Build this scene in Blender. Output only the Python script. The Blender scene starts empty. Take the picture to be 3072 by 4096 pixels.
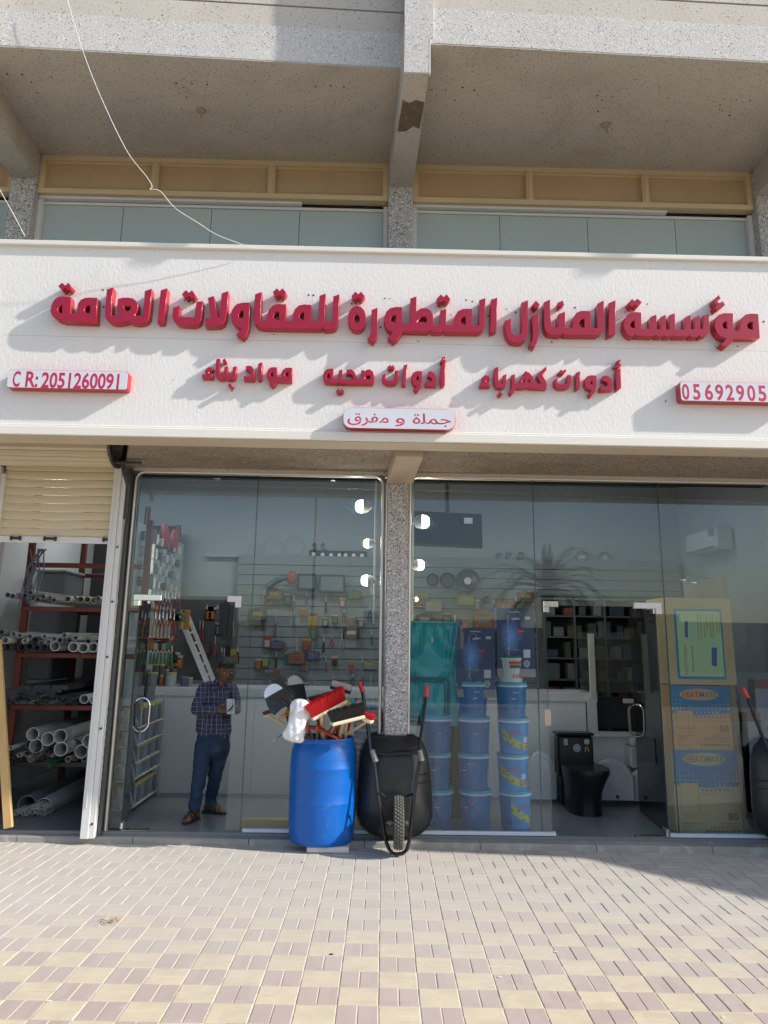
import bpy, math, random
from mathutils import Vector, Matrix
R = math.radians
rnd = random.Random(7)
SC = bpy.context.scene
COL = SC.collection
# ------------------------------------------------------------------ camera
F_PX, PITCH, YAW, ROLL, EYE, PCY = 3142.0, R(13.0), R(0.9), 0.0155, 1.746, 1835.0
_s, _c = math.sin, math.cos
FW = Vector((_s(YAW)*_c(PITCH), _c(YAW)*_c(PITCH), _s(PITCH)))
_r0 = Vector((_c(YAW), -_s(YAW), 0)); _u0 = _r0.cross(FW)
CR = _r0*_c(ROLL) + _u0*_s(ROLL); CU = _u0*_c(ROLL) - _r0*_s(ROLL)
cam_d = bpy.data.cameras.new('camera'); cam = bpy.data.objects.new('camera', cam_d); COL.objects.link(cam)
cam.matrix_world = Matrix(((CR.x, CU.x, -FW.x, 0), (CR.y, CU.y, -FW.y, 0), (CR.z, CU.z, -FW.z, EYE), (0, 0, 0, 1)))
cam_d.sensor_fit = 'VERTICAL'; cam_d.sensor_height = 36; cam_d.lens = F_PX/4096*36
cam_d.shift_y = -(2048-PCY)/4096; cam_d.clip_start = .05; cam_d.clip_end = 2000
SC.camera = cam
def ray(px, py): return FW*F_PX + CR*(px-1536) - CU*(py-PCY)
def P(px, py, Y):
    d = ray(px, py); return Vector((d.x*Y/d.y, Y, EYE + d.z*Y/d.y))
def G(px, py, z=0.0):
    d = ray(px, py); t = (z-EYE)/d.z; return Vector((d.x*t, d.y*t, z))
# ------------------------------------------------------------------ sky, sun, exposure
SUN = Vector((.42, -.105, .275)).normalized()
wd = bpy.data.worlds.new('World'); SC.world = wd; wd.use_nodes = True
nt = wd.node_tree; nt.nodes.clear()
sky = nt.nodes.new('ShaderNodeTexSky'); sky.sky_type = 'NISHITA'; sky.sun_disc = False
sky.sun_elevation = math.asin(SUN.z); sky.sun_rotation = math.atan2(SUN.x, SUN.y)
sky.altitude = 0; sky.air_density = 1.0; sky.dust_density = 1.2; sky.ozone_density = 1.0
bg = nt.nodes.new('ShaderNodeBackground'); bg.inputs[1].default_value = .15
wo = nt.nodes.new('ShaderNodeOutputWorld'); nt.links.new(sky.outputs[0], bg.inputs[0]); nt.links.new(bg.outputs[0], wo.inputs[0])
sd = bpy.data.lights.new('sun', 'SUN'); sd.energy = 4.0; sd.angle = R(.9); sd.color = (1, .965, .90)
so = bpy.data.objects.new('sun', sd); COL.objects.link(so); so.rotation_euler = SUN.to_track_quat('Z', 'Y').to_euler(); so.location = (6, -2, 9)
SC.view_settings.view_transform = 'Standard'; SC.view_settings.look = 'None'
SC.view_settings.exposure = 0.50; SC.view_settings.gamma = 1; SC.view_settings.use_curve_mapping = False
SC.render.engine = 'CYCLES'; SC.cycles.max_bounces = 8; SC.cycles.transparent_max_bounces = 16
SC.cycles.caustics_reflective = False; SC.cycles.caustics_refractive = False
# ------------------------------------------------------------------ materials
MATS = {}
def new_mat(name):
    m = bpy.data.materials.new(name); m.use_nodes = True; n = m.node_tree; n.nodes.clear()
    out = n.nodes.new('ShaderNodeOutputMaterial'); return m, n, out
def N(n, t, **kw):
    x = n.nodes.new(t)
    for k, v in kw.items(): setattr(x, k, v)
    return x
def L(n, a, b): n.links.new(a, b)
def rgba(c): return (c[0], c[1], c[2], 1)
def mixc(n, fac, a, b, mode='MIX'):
    m = N(n, 'ShaderNodeMix', data_type='RGBA', blend_type=mode)
    for sock, v in ((m.inputs[0], fac), (m.inputs[6], a), (m.inputs[7], b)):
        if hasattr(v, 'is_linked'): L(n, v, sock)
        elif isinstance(v, (int, float)): sock.default_value = v
        else: sock.default_value = rgba(v)
    return m.outputs[2]
def ramp(n, src, p0, p1, c0=(0, 0, 0), c1=(1, 1, 1)):
    r = N(n, 'ShaderNodeValToRGB'); r.color_ramp.elements[0].position = p0; r.color_ramp.elements[1].position = p1
    r.color_ramp.elements[0].color = rgba(c0); r.color_ramp.elements[1].color = rgba(c1)
    L(n, src, r.inputs[0]); return r.outputs[0]
def noise(n, co, scale, detail=3, rough=.55, dist=0):
    x = N(n, 'ShaderNodeTexNoise'); x.inputs['Scale'].default_value = scale; x.inputs['Detail'].default_value = detail
    x.inputs['Roughness'].default_value = rough; x.inputs['Distortion'].default_value = dist
    L(n, co, x.inputs['Vector']); return x.outputs[0]
def mat(name, col, rough=.6, metal=0, var=.15, vs=4, bump=0, bs=60, speck=None, stain=None, coat=0, spec=.5, stretch=None, jitter=0):
    if name in MATS: return MATS[name]
    m, n, out = new_mat(name)
    b = N(n, 'ShaderNodeBsdfPrincipled'); L(n, b.outputs[0], out.inputs[0])
    tc = N(n, 'ShaderNodeTexCoord'); co = tc.outputs['Object']
    if stretch:
        mp = N(n, 'ShaderNodeMapping'); mp.inputs['Scale'].default_value = stretch; L(n, co, mp.inputs[0]); co = mp.outputs[0]
    dark = tuple(c*(1-var) for c in col); light = tuple(min(1, c*(1+var*.7)) for c in col)
    c = mixc(n, noise(n, co, vs, 5), dark, light)
    if jitter:
        oi = N(n, 'ShaderNodeObjectInfo'); hs = N(n, 'ShaderNodeMath', operation='MULTIPLY_ADD'); hs.inputs[1].default_value = jitter; hs.inputs[2].default_value = 1-jitter/2
        L(n, oi.outputs['Random'], hs.inputs[0]); cc = N(n, 'ShaderNodeCombineXYZ')
        for i in range(3): L(n, hs.outputs[0], cc.inputs[i])
        c = mixc(n, 1.0, c, cc.outputs[0], 'MULTIPLY')
    for st in ([stain] if stain else []):
        c = mixc(n, ramp(n, noise(n, co, st[1], 6, .65, .4), st[2], st[3]), c, st[0])
    if speck:
        for sp in (speck if isinstance(speck, list) else [speck]):
            c = mixc(n, ramp(n, noise(n, co, sp[1], 2, .5), sp[2], sp[2]+.06), c, sp[0])
    L(n, c, b.inputs['Base Color'])
    b.inputs['Roughness'].default_value = rough; b.inputs['Metallic'].default_value = metal
    b.inputs['Coat Weight'].default_value = coat; b.inputs['Specular IOR Level'].default_value = spec
    if bump:
        bp = N(n, 'ShaderNodeBump'); bp.inputs['Strength'].default_value = bump; bp.inputs['Distance'].default_value = .01
        L(n, noise(n, co, bs, 4, .6), bp.inputs['Height']); L(n, bp.outputs[0], b.inputs['Normal'])
    MATS[name] = m; return m
def emit(name, col, strength):
    if name in MATS: return MATS[name]
    m, n, out = new_mat(name); e = N(n, 'ShaderNodeEmission'); e.inputs[0].default_value = rgba(col); e.inputs[1].default_value = strength
    L(n, e.outputs[0], out.inputs[0]); MATS[name] = m; return m
def glass(name, tint, ior, rough=0.0, base=0.0):
    if name in MATS: return MATS[name]
    m, n, out = new_mat(name)
    tr = N(n, 'ShaderNodeBsdfTransparent'); tr.inputs[0].default_value = rgba(tint)
    gl = N(n, 'ShaderNodeBsdfGlossy'); gl.inputs['Roughness'].default_value = rough; gl.inputs[0].default_value = (.90, .96, 1.0, 1)
    fr = N(n, 'ShaderNodeFresnel'); fr.inputs[0].default_value = ior
    mx = N(n, 'ShaderNodeMixShader'); L(n, tr.outputs[0], mx.inputs[1]); L(n, gl.outputs[0], mx.inputs[2]); L(n, fr.outputs[0], mx.inputs[0])
    # the faint film of dust on shop glass
    df = N(n, 'ShaderNodeBsdfDiffuse'); df.inputs[0].default_value = (.55, .55, .52, 1)
    tc = N(n, 'ShaderNodeTexCoord'); mp = N(n, 'ShaderNodeMapping'); mp.inputs['Scale'].default_value = (1, 1, .5); L(n, tc.outputs['Object'], mp.inputs[0])
    dv = N(n, 'ShaderNodeMath', operation='MULTIPLY_ADD'); dv.inputs[1].default_value = base; dv.inputs[2].default_value = base*.3
    L(n, noise(n, mp.outputs[0], 2.5, 6, .7), dv.inputs[0])
    m2 = N(n, 'ShaderNodeMixShader'); L(n, dv.outputs[0], m2.inputs[0]); L(n, mx.outputs[0], m2.inputs[1]); L(n, df.outputs[0], m2.inputs[2])
    L(n, m2.outputs[0], out.inputs[0]); MATS[name] = m; return m
# ------------------------------------------------------------------ mesh helpers
class MB:
    def __init__(s): s.v = []; s.f = []; s.m = []; s.mi = 0
    def add(s, vs, fs):
        b = len(s.v); s.v += [Vector(v) for v in vs]; s.f += [tuple(b+i for i in f) for f in fs]; s.m += [s.mi]*len(fs); return s
    def box(s, a, b, M=None):
        x0, y0, z0 = a; x1, y1, z1 = b
        vs = [Vector(p) for p in ((x0,y0,z0),(x1,y0,z0),(x1,y1,z0),(x0,y1,z0),(x0,y0,z1),(x1,y0,z1),(x1,y1,z1),(x0,y1,z1))]
        if M: vs = [M @ v for v in vs]
        return s.add(vs, ((0,3,2,1),(4,5,6,7),(0,1,5,4),(1,2,6,5),(2,3,7,6),(3,0,4,7)))
    def rbox(s, a, b, r=.01, M=None):
        # box with chamfered edges
        a = Vector(a); b = Vector(b); c = (a+b)/2; h = (b-a)/2; r = min(r, *(x*.95 for x in h))
        vs = []; idx = {}
        for sx in (-1,1):
            for sy in (-1,1):
                for sz in (-1,1):
                    for ax in range(3):
                        d = [h.x-r, h.y-r, h.z-r]; d[ax] += r
                        p = c + Vector((sx*d[0], sy*d[1], sz*d[2])); idx[(sx,sy,sz,ax)] = len(vs); vs.append(M @ p if M else p)
        fs = []
        for ax in range(3):
            o = [i for i in range(3) if i != ax]
            for sg in (-1, 1):
                q = []
                for (p1, p2) in ((-1,-1),(1,-1),(1,1),(-1,1)):
                    k = [0,0,0]; k[ax] = sg; k[o[0]] = p1; k[o[1]] = p2; q.append(idx[(*k, ax)])
                fs.append(tuple(q))
        for ax in range(3):
            o = [i for i in range(3) if i != ax]
            for p1 in (-1,1):
                for p2 in (-1,1):
                    q = []
                    for (e, w) in ((-1, o[0]), (1, o[0]), (1, o[1]), (-1, o[1])):
                        k = [0,0,0]; k[ax] = e; k[o[0]] = p1; k[o[1]] = p2; q.append(idx[(*k, w)])
                    fs.append(tuple(q))
        for sx in (-1,1):
            for sy in (-1,1):
                for sz in (-1,1): fs.append(tuple(idx[(sx,sy,sz,i)] for i in range(3)))
        return s.add(vs, fs)
    def ring(s, c, x, y, r, n): return [c + (x*math.cos(2*math.pi*i/n) + y*math.sin(2*math.pi*i/n))*r for i in range(n)]
    def cyl(s, p0, p1, r0, r1=None, n=12, cap=True, wall=0):
        p0 = Vector(p0); p1 = Vector(p1); r1 = r0 if r1 is None else r1
        z = (p1-p0).normalized(); x = z.orthogonal().normalized(); y = z.cross(x)
        if wall:   # open pipe: outer skin, inner bore, annular ends
            vs = s.ring(p0,x,y,r0,n)+s.ring(p1,x,y,r1,n)+s.ring(p0,x,y,r0-wall,n)+s.ring(p1,x,y,r1-wall,n); fs = []
            for i in range(n):
                j = (i+1) % n
                fs += [(i,j,n+j,n+i),(2*n+j,2*n+i,3*n+i,3*n+j),(j,i,2*n+i,2*n+j),(n+i,n+j,3*n+j,3*n+i)]
            return s.add(vs, fs)
        vs = s.ring(p0,x,y,r0,n)+s.ring(p1,x,y,r1,n); fs = [(i,(i+1)%n,n+(i+1)%n,n+i) for i in range(n)]
        if cap: fs += [tuple(range(n-1,-1,-1)), tuple(range(n,2*n))]
        return s.add(vs, fs)
    def lathe(s, prof, c=(0,0,0), n=24, ax='z', M=None):
        c = Vector(c); vs = []; fs = []
        for (r, h) in prof:
            for i in range(n):
                a = 2*math.pi*i/n; q = Vector((r*math.cos(a), r*math.sin(a), h))
                if ax == 'y': q = Vector((q.x, h, q.y))
                if ax == 'x': q = Vector((h, q.x, q.y))
                q = q + c; vs.append(M @ q if M else q)
        for k in range(len(prof)-1):
            for i in range(n): j = (i+1) % n; fs.append((k*n+i, k*n+j, (k+1)*n+j, (k+1)*n+i))
        return s.add(vs, fs)
    def tube(s, pts, r, n=8, closed=False, flat=1.0):
        pts = [Vector(p) for p in pts]; m = len(pts); vs = []; fs = []; prev = None
        rr = r if isinstance(r, (list, tuple)) else [r]*m
        for i, p in enumerate(pts):
            t = (pts[(i+1) % m]-pts[i-1]) if closed else (pts[min(i+1, m-1)]-pts[max(i-1, 0)])
            t = t.normalized() if t.length > 1e-9 else Vector((0,0,1))
            x = t.orthogonal() if prev is None else prev - t*prev.dot(t)
            x = x.normalized() if x.length > 1e-6 else t.orthogonal().normalized()
            prev = x; y = t.cross(x)
            vs += [p + (x*math.cos(2*math.pi*k/n)+y*math.sin(2*math.pi*k/n)*flat)*rr[i] for k in range(n)]
        for i in range(m if closed else m-1):
            a = i*n; b = ((i+1) % m)*n
            for k in range(n): l = (k+1) % n; fs.append((a+k, a+l, b+l, b+k))
        if not closed: fs += [tuple(range(n-1,-1,-1)), tuple(range((m-1)*n, m*n))]
        return s.add(vs, fs)
    def prism(s, poly, d0, d1, M):   # polygon in local xy, extruded local z from d0 to d1, placed by M
        n = len(poly); vs = [M @ Vector((x,y,d0)) for x,y in poly]+[M @ Vector((x,y,d1)) for x,y in poly]
        return s.add(vs, [tuple(range(n-1,-1,-1)), tuple(range(n,2*n))]+[(i,(i+1)%n,n+(i+1)%n,n+i) for i in range(n)])
    def ball(s, c, r, n=12, sc=(1,1,1), M=None):
        k = max(4, n//2); prof = [(max(1e-4, math.sin(math.pi*i/k)), -math.cos(math.pi*i/k)) for i in range(k+1)]
        vs = []; fs = []
        for (q, h) in prof:
            for i in range(n):
                a = 2*math.pi*i/n; p = Vector((q*math.cos(a)*r*sc[0], q*math.sin(a)*r*sc[1], h*r*sc[2])); p = (M @ p) if M else p; vs.append(p+Vector(c))
        for j in range(k):
            for i in range(n): l = (i+1) % n; fs.append((j*n+i, j*n+l, (j+1)*n+l, (j+1)*n+i))
        return s.add(vs, fs)
def mesh_of(mb, name, mats, org=(0,0,0), smooth=False, weld=False):
    me = bpy.data.meshes.new(name); o = Vector(org)
    me.from_pydata([tuple(v-o) for v in mb.v], [], mb.f); me.update()
    for m in (mats if isinstance(mats, (list, tuple)) else [mats]): me.materials.append(m)
    if any(mb.m): me.polygons.foreach_set('material_index', mb.m)
    import bmesh
    bm = bmesh.new(); bm.from_mesh(me); 
    if weld: bmesh.ops.remove_doubles(bm, verts=bm.verts, dist=1e-5)
    bmesh.ops.recalc_face_normals(bm, faces=bm.faces); bm.to_mesh(me); bm.free()
    if smooth:
        me.polygons.foreach_set('use_smooth', [True]*len(me.polygons))
        try: me.set_sharp_from_angle(angle=R(smooth if smooth is not True else 40))
        except Exception: pass
    return me
def root_loc(o):
    v = Vector((0,0,0))
    while o is not None: v += o.location; o = o.parent
    return v
def part(name, mb, mats, parent, label=None, smooth=False, kind=None):
    me = mb if isinstance(mb, bpy.types.Mesh) else mesh_of(mb, name, mats, root_loc(parent), smooth)
    o = bpy.data.objects.new(name, me); COL.objects.link(o); o.parent = parent
    if label: o['label'] = label
    if kind: o['kind'] = kind
    return o
def thing(name, label, cat, loc=(0,0,0), group=None):
    o = bpy.data.objects.new(name, None); COL.objects.link(o); o.location = loc; o.empty_display_size = .1
    o['label'] = label; o['category'] = cat
    if group: o['group'] = group
    return o
def solo(name, mb, mats, label, cat, loc=None, group=None, smooth=False):
    if loc is None:
        xs = [v for v in mb.v]; loc = (sum(v.x for v in xs)/len(xs), sum(v.y for v in xs)/len(xs), min(v.z for v in xs))
    o = bpy.data.objects.new(name, mesh_of(mb, name, mats, loc, smooth)); COL.objects.link(o); o.location = loc
    o['label'] = label; o['category'] = cat
    if group: o['group'] = group
    return o
def struct(name, mb, mats, smooth=False, kind='structure'):
    o = bpy.data.objects.new(name, mesh_of(mb, name, mats, (0,0,0), smooth)); COL.objects.link(o); o['kind'] = kind; return o
def copy_tree(o, parent=None):
    c = o.copy(); COL.objects.link(c); c.parent = parent
    for ch in list(o.children): copy_tree(ch, c)
    return c
def frame(o, x, y, z=None):
    x = Vector(x).normalized(); y = Vector(y); y = (y - x*y.dot(x)).normalized(); z = x.cross(y); o = Vector(o)
    return Matrix(((x.x,y.x,z.x,o.x),(x.y,y.y,z.y,o.y),(x.z,y.z,z.z,o.z),(0,0,0,1)))
FRONT = lambda o: frame(o, (1,0,0), (0,0,1))   # local x right, y up, z toward the street (-y)
def text_mesh(s, h, M, mat_, w=None, ext=.0008, bold=0.0, align='CENTER', sx=1.0, name='lettering'):
    """lettering as flat raised print: height h of capitals, width w if given, placed by M (baseline centre)"""
    cu = bpy.data.curves.new(name, 'FONT'); cu.body = s; cu.size = h/.73; cu.align_x = align; cu.offset = bold*h; cu.extrude = ext; cu.resolution_u = 3
    ob = bpy.data.objects.new(name, cu); COL.objects.link(ob); bpy.context.view_layer.update()
    me = bpy.data.meshes.new_from_object(ob.evaluated_get(bpy.context.evaluated_depsgraph_get()))
    bpy.data.objects.remove(ob); bpy.data.curves.remove(cu)
    if len(me.vertices) == 0: return me
    xs = [v.co.x for v in me.vertices]; k = sx
    if w: k = w/(max(xs)-min(xs))
    cx = (max(xs)+min(xs))/2 if align == 'CENTER' else min(xs)
    for v in me.vertices: v.co = M @ Vector(((v.co.x-cx)*k, v.co.y, v.co.z+ext))
    me.name = name; me.materials.clear(); me.materials.append(mat_); return me
def text_part(s, h, M, mat_, parent, name='lettering', **kw):
    me = text_mesh(s, h, M, mat_, name=name, **kw); l = root_loc(parent)
    for v in me.vertices: v.co -= l
    return part(name, me, None, parent)
# ------------------------------------------------------------------ setting and building
YF, YG, ZS, ZT, ZF = 6.2, 7.5, 3.315, 5.03, .085     # sign face, glass plane, soffit, sign top, shop floor
conc_face = mat('fair_faced_concrete', (.60, .585, .56), .9, var=.1, vs=3, bump=.5, bs=90, speck=[((.22,.21,.20), 75, .60), ((.74,.72,.69), 55, .60)], stain=((.55,.46,.35), 1.3, .64, .78))  # pale speckled concrete of slab edges, bracket faces and fins
conc_smooth = mat('smooth_render', (.57, .525, .46), .9, var=.14, vs=2.5, bump=.35, bs=60, speck=((.25,.20,.16), 60, .63))
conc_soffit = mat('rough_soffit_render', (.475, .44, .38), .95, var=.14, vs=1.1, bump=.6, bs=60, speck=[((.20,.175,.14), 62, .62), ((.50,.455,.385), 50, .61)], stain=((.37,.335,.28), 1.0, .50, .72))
granite = mat('pillar_terrazzo', (.46, .44, .43), .8, var=.1, vs=3, bump=.5, bs=120, speck=[((.10,.095,.10), 85, .55), ((.72,.70,.69), 75, .56)])
tanpaint = mat('tan_enamel', (.62, .48, .29), .5, var=.08, vs=3)
tanpanel = mat('tan_sheet', (.52, .365, .215), .45, var=.14, vs=1.2, stain=((.40,.30,.19), 1.6, .55, .75))
upglass = mat('backpainted_glass', (.45, .535, .525), .20, var=.07, vs=1, spec=.6)
alu = mat('aluminium', (.62, .61, .60), .38, metal=.6, var=.08, vs=6)
aluwhite = mat('white_painted_frame', (.70, .69, .68), .45, var=.08, vs=5)
chrome = mat('chrome', (.80, .80, .80), .12, metal=1, var=.02)
black = mat('black_plastic', (.02, .02, .022), .45, var=.1)
darkgap = mat('near_black', (.03, .03, .03), .8)
wallw = mat('white_emulsion', (.62, .63, .61), .8, var=.06, vs=1.2)
stucco = mat('sign_panel_render', (.77, .758, .728), .75, var=.05, vs=1.6, stain=((.72,.70,.66), 2.4, .58, .80), bump=.30, bs=45, stretch=(1, 1, .55))
trimw = mat('cream_trim', (.76, .73, .66), .6, var=.06, vs=3)
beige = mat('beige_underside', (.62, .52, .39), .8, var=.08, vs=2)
floor_m = mat('shop_floor_tile', (.19, .20, .205), .25, var=.1, vs=1.5)
kerb_m = mat('kerb_concrete', (.34, .32, .29), .85, var=.22, vs=4, bump=.4, bs=50, stain=((.5,.47,.42), 5, .55, .7))
sand_m = mat('jointing_sand', (.66, .60, .50), .95, var=.15, vs=8, bump=.3, bs=80)
asphalt = mat('asphalt', (.06, .06, .058), .9, var=.2, vs=3, bump=.4, bs=80)
dirt = mat('sandy_ground', (.45, .38, .29), .95, var=.2, vs=.4)

def paver_mat(name, col, col2, snap):
    m, n, out = new_mat(name); b = N(n, 'ShaderNodeBsdfPrincipled'); L(n, b.outputs[0], out.inputs[0]); b.inputs['Roughness'].default_value = .92
    ge = N(n, 'ShaderNodeNewGeometry'); co = ge.outputs['Position']
    sn = N(n, 'ShaderNodeVectorMath', operation='SNAP'); sn.inputs[1].default_value = snap
    sh = N(n, 'ShaderNodeVectorMath', operation='ADD'); sh.inputs[1].default_value = (50, 50, 50); L(n, co, sh.inputs[0]); L(n, sh.outputs[0], sn.inputs[0])
    wn = N(n, 'ShaderNodeTexWhiteNoise', noise_dimensions='2D'); L(n, sn.outputs[0], wn.inputs['Vector'])
    c = mixc(n, wn.outputs[0], col, col2)
    c = mixc(n, ramp(n, noise(n, co, 9, 5, .6), .35, .75), c, tuple(x*1.12 for x in col))
    # light dust trodden over the bricks nearest the shop
    sx = N(n, 'ShaderNodeSeparateXYZ'); L(n, co, sx.inputs[0])
    ad = N(n, 'ShaderNodeMath', operation='MULTIPLY_ADD'); ad.inputs[1].default_value = 1.5; L(n, noise(n, co, 1.1, 4, .6), ad.inputs[0]); L(n, sx.outputs['Y'], ad.inputs[2])
    dm = N(n, 'ShaderNodeMath', operation='MULTIPLY'); dm.inputs[1].default_value = .1; L(n, ad.outputs[0], dm.inputs[0])
    f = ramp(n, dm.outputs[0], .50, .66); f2 = N(n, 'ShaderNodeMath', operation='MULTIPLY'); f2.inputs[1].default_value = .80; L(n, f, f2.inputs[0])
    c = mixc(n, f2.outputs[0], c, (.50, .465, .415))
    st_ = ramp(n, noise(n, co, .8, 7, .72, .5), .56, .74); sm_ = N(n, 'ShaderNodeMath', operation='MULTIPLY'); sm_.inputs[1].default_value = .30; L(n, st_, sm_.inputs[0]); c = mixc(n, sm_.outputs[0], c, (.27,.235,.20))
    st_ = ramp(n, noise(n, co, 3.1, 5, .7, .3), .66, .70); sm_ = N(n, 'ShaderNodeMath', operation='MULTIPLY'); sm_.inputs[1].default_value = .35; L(n, st_, sm_.inputs[0]); c = mixc(n, sm_.outputs[0], c, (.62,.57,.50))
    L(n, c, b.inputs['Base Color'])
    bp = N(n, 'ShaderNodeBump'); bp.inputs['Strength'].default_value = .35; bp.inputs['Distance'].default_value = .004
    L(n, noise(n, co, 140, 3, .7), bp.inputs['Height']); L(n, bp.outputs[0], b.inputs['Normal'])
    return m
pav_y = paver_mat('yellow_paver', (.55, .465, .325), (.495, .42, .305), (.203, .1015, 10))
pav_p = paver_mat('mauve_paver', (.395, .31, .275), (.45, .37, .33), (.1015, .203, 10))

# ground: one sheet to the horizon, road behind the camera, pavement bed
m = MB(); m.add([(-300,-300,-.14),(300,-300,-.14),(300,300,-.14),(-300,300,-.14)], [(0,1,2,3)]); struct('ground', m, dirt)
m = MB(); m.add([(-300,-58,-.13),(300,-58,-.13),(300,-10.5,-.13),(-300,-10.5,-.13)], [(0,1,2,3)]); struct('road', m, asphalt)
pave = bpy.data.objects.new('pavement', None); COL.objects.link(pave); pave['kind'] = 'structure'
m = MB(); m.box((-14,-4,-.135), (14,7.6,-.0038)); part('bedding_sand', m, sand_m, pave)
TILT = R(1.03); GO = Vector((.083-.0003, 4.355, 0)); ex = Vector((math.cos(TILT), -math.sin(TILT), 0)); ey = Vector((math.sin(TILT), math.cos(TILT), 0)); C = .2033
def brick_mb(hx, hy):
    # a paver centred on the origin, worn chamfered top at z=0, 8 mm shown depth
    b = MB(); g = .0020; ch = .0034; x, y = hx-g, hy-g
    vs = [(-x,-y,-.03),(x,-y,-.03),(x,y,-.03),(-x,y,-.03),(-x,-y,-ch),(x,-y,-ch),(x,y,-ch),(-x,y,-ch),(-x+ch,-y+ch,0),(x-ch,-y+ch,0),(x-ch,y-ch,0),(-x+ch,y-ch,0)]
    return b.add(vs, [(0,1,5,4),(1,2,6,5),(2,3,7,6),(3,0,4,7),(4,5,9,8),(5,6,10,9),(6,7,11,10),(7,4,8,11),(8,9,10,11)])
bx_y, bx_p = brick_mb(C/2, C/4), brick_mb(C/4, C/2)
me_y = mesh_of(bx_y, 'paver', pav_y); me_p = mesh_of(bx_p, 'paver', pav_p)
cells = []
for j in range(-38, 16):
    for i in range(-46, 46):
        for k in (0, 1):
            yellow = (i+j) % 2 == 1
            u = (i+.5)*C + (0 if yellow else (k-.5)*C/2); v = (j+.5)*C + ((k-.5)*C/2 if yellow else 0)
            q = GO + ex*u + ey*v
            if q.y > 7.36 - .018*q.x or abs(q.x) > 9: continue
            cells.append((yellow, q))
vis = []
for ye, q in cells:
    dd = q - Vector((0,0,EYE)); zc = dd.dot(FW)
    if zc > .5:
        px = 1536+F_PX*dd.dot(CR)/zc; py = PCY-F_PX*dd.dot(CU)/zc
        if -60 < px < 3130 and py < 4130: vis.append((zc, ye, q))
vis.sort(key=lambda t: t[0]); near = {(round(q.x,4), round(q.y,4)) for _, _, q in vis[:298]}
stuff = MB(); rows = ((bx_y, 0), (bx_p, 1))
rotz = Matrix.Rotation(-TILT, 4, 'Z')
for ye, q in cells:
    dz = rnd.uniform(-.0014, .0012); t1, t2 = rnd.uniform(-.006,.006), rnd.uniform(-.006,.006)
    M = Matrix.Translation((q.x+rnd.uniform(-.0008,.0008), q.y+rnd.uniform(-.0008,.0008), dz)) @ rotz @ Matrix.Rotation(t1,4,'X') @ Matrix.Rotation(t2,4,'Y') @ Matrix.Rotation(rnd.uniform(-.006,.006),4,'Z')
    if (round(q.x,4), round(q.y,4)) in near:
        o = bpy.data.objects.new('paver', me_y if ye else me_p); COL.objects.link(o); o.parent = pave; o.matrix_local = M
    else:
        src = bx_y if ye else bx_p; stuff.mi = 0 if ye else 1; stuff.add([M @ v for v in src.v], src.f)
o = part('paver_field', stuff, [pav_y, pav_p], pave, kind='stuff')
# kerb step along the shop fronts
kerb = bpy.data.objects.new('kerb_step', None); COL.objects.link(kerb); kerb['kind'] = 'structure'
x = -9.0
while x < 9:
    m = MB(); x2 = x+1.0-.006; f = lambda t: 7.345-.018*t
    m.add([(x,f(x),-.1),(x2,f(x2),-.1),(x2,7.62,-.1),(x,7.62,-.1),(x,f(x),.04),(x2,f(x2),.04),(x2,f(x2)+.012,.052),(x,f(x)+.012,.052),(x2,7.62,.052),(x,7.62,.052)],
          [(0,1,5,4),(4,5,6,7),(7,6,8,9),(1,2,8,6,5),(0,4,7,9,3),(2,3,9,8),(0,3,2,1)])
    part('kerb_stone', m, kerb_m, kerb); x += 1.0
m = MB(); m.box((-9,7.47,.0), (9,12.2,ZF)); m.box((-9,7.455,.0),(9,7.469,ZF-.004)); struct('shop_floor', m, floor_m)

# the building: columns, slabs, beams, spandrels, upper windows as parts
bld = thing('shop_building', 'speckled concrete building with deep overhanging slabs above the white shop sign', 'building', (0, 7.4, 0))
def column(x0, x1, low=True):
    m = MB(); m.rbox((x0,7.3,ZT-.6), (x1,7.75,6.62), .012); part('column', m, granite, bld, smooth=False)
    if low:
        m = MB(); m.rbox((x0+.035,7.42,ZF-.03), (x1-.008,7.8,ZS+.0), .012); part('pillar', m, granite, bld)
    # tapering cantilever bracket under the slab
    m = MB(); y0, y1 = 5.645, 7.298
    m.add([(x0+.09,y0,6.36),(x1+.04,y0,6.36),(x1+.04,y0,6.93),(x0+.09,y0,6.93),(x0,y1,6.33),(x1,y1,6.33),(x1,y1,6.93),(x0,y1,6.93)],
          [(0,1,2,3),(0,4,5,1),(1,5,6,2),(0,3,7,4),(3,2,6,7),(4,7,6,5)])
    part('bracket', m, conc_soffit, bld)
    m = MB(); m.box((x0+.088,y0-.022,6.34), (x1+.042,y0-.002,6.688)); part('bracket_face', m, conc_face, bld)
    m = MB(); m.box((x1+.0425,y0-.024,6.33), (x1+.052,y0+.01,6.686)); part('corner_bead', m, trimw, bld)
    m = MB(); edge = [(.092,5.99),(.15,6.03),(.21,5.985),(.282,6.01),(.262,6.36),(.20,6.33),(.14,6.40),(.062,6.41)]
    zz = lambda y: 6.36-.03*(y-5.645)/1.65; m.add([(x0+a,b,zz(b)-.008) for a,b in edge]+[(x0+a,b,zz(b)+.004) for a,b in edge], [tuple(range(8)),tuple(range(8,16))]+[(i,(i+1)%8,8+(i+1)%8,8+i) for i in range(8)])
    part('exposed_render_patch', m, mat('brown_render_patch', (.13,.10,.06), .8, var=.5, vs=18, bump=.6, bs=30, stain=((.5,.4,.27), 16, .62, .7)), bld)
for a in (-3.77, .118, 3.955): column(a, a+.255, a == .118)
m = MB(); m.rbox((-4.2,7.42,ZF), (-3.6,7.8,ZS)); part('pillar', m, granite, bld)
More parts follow.
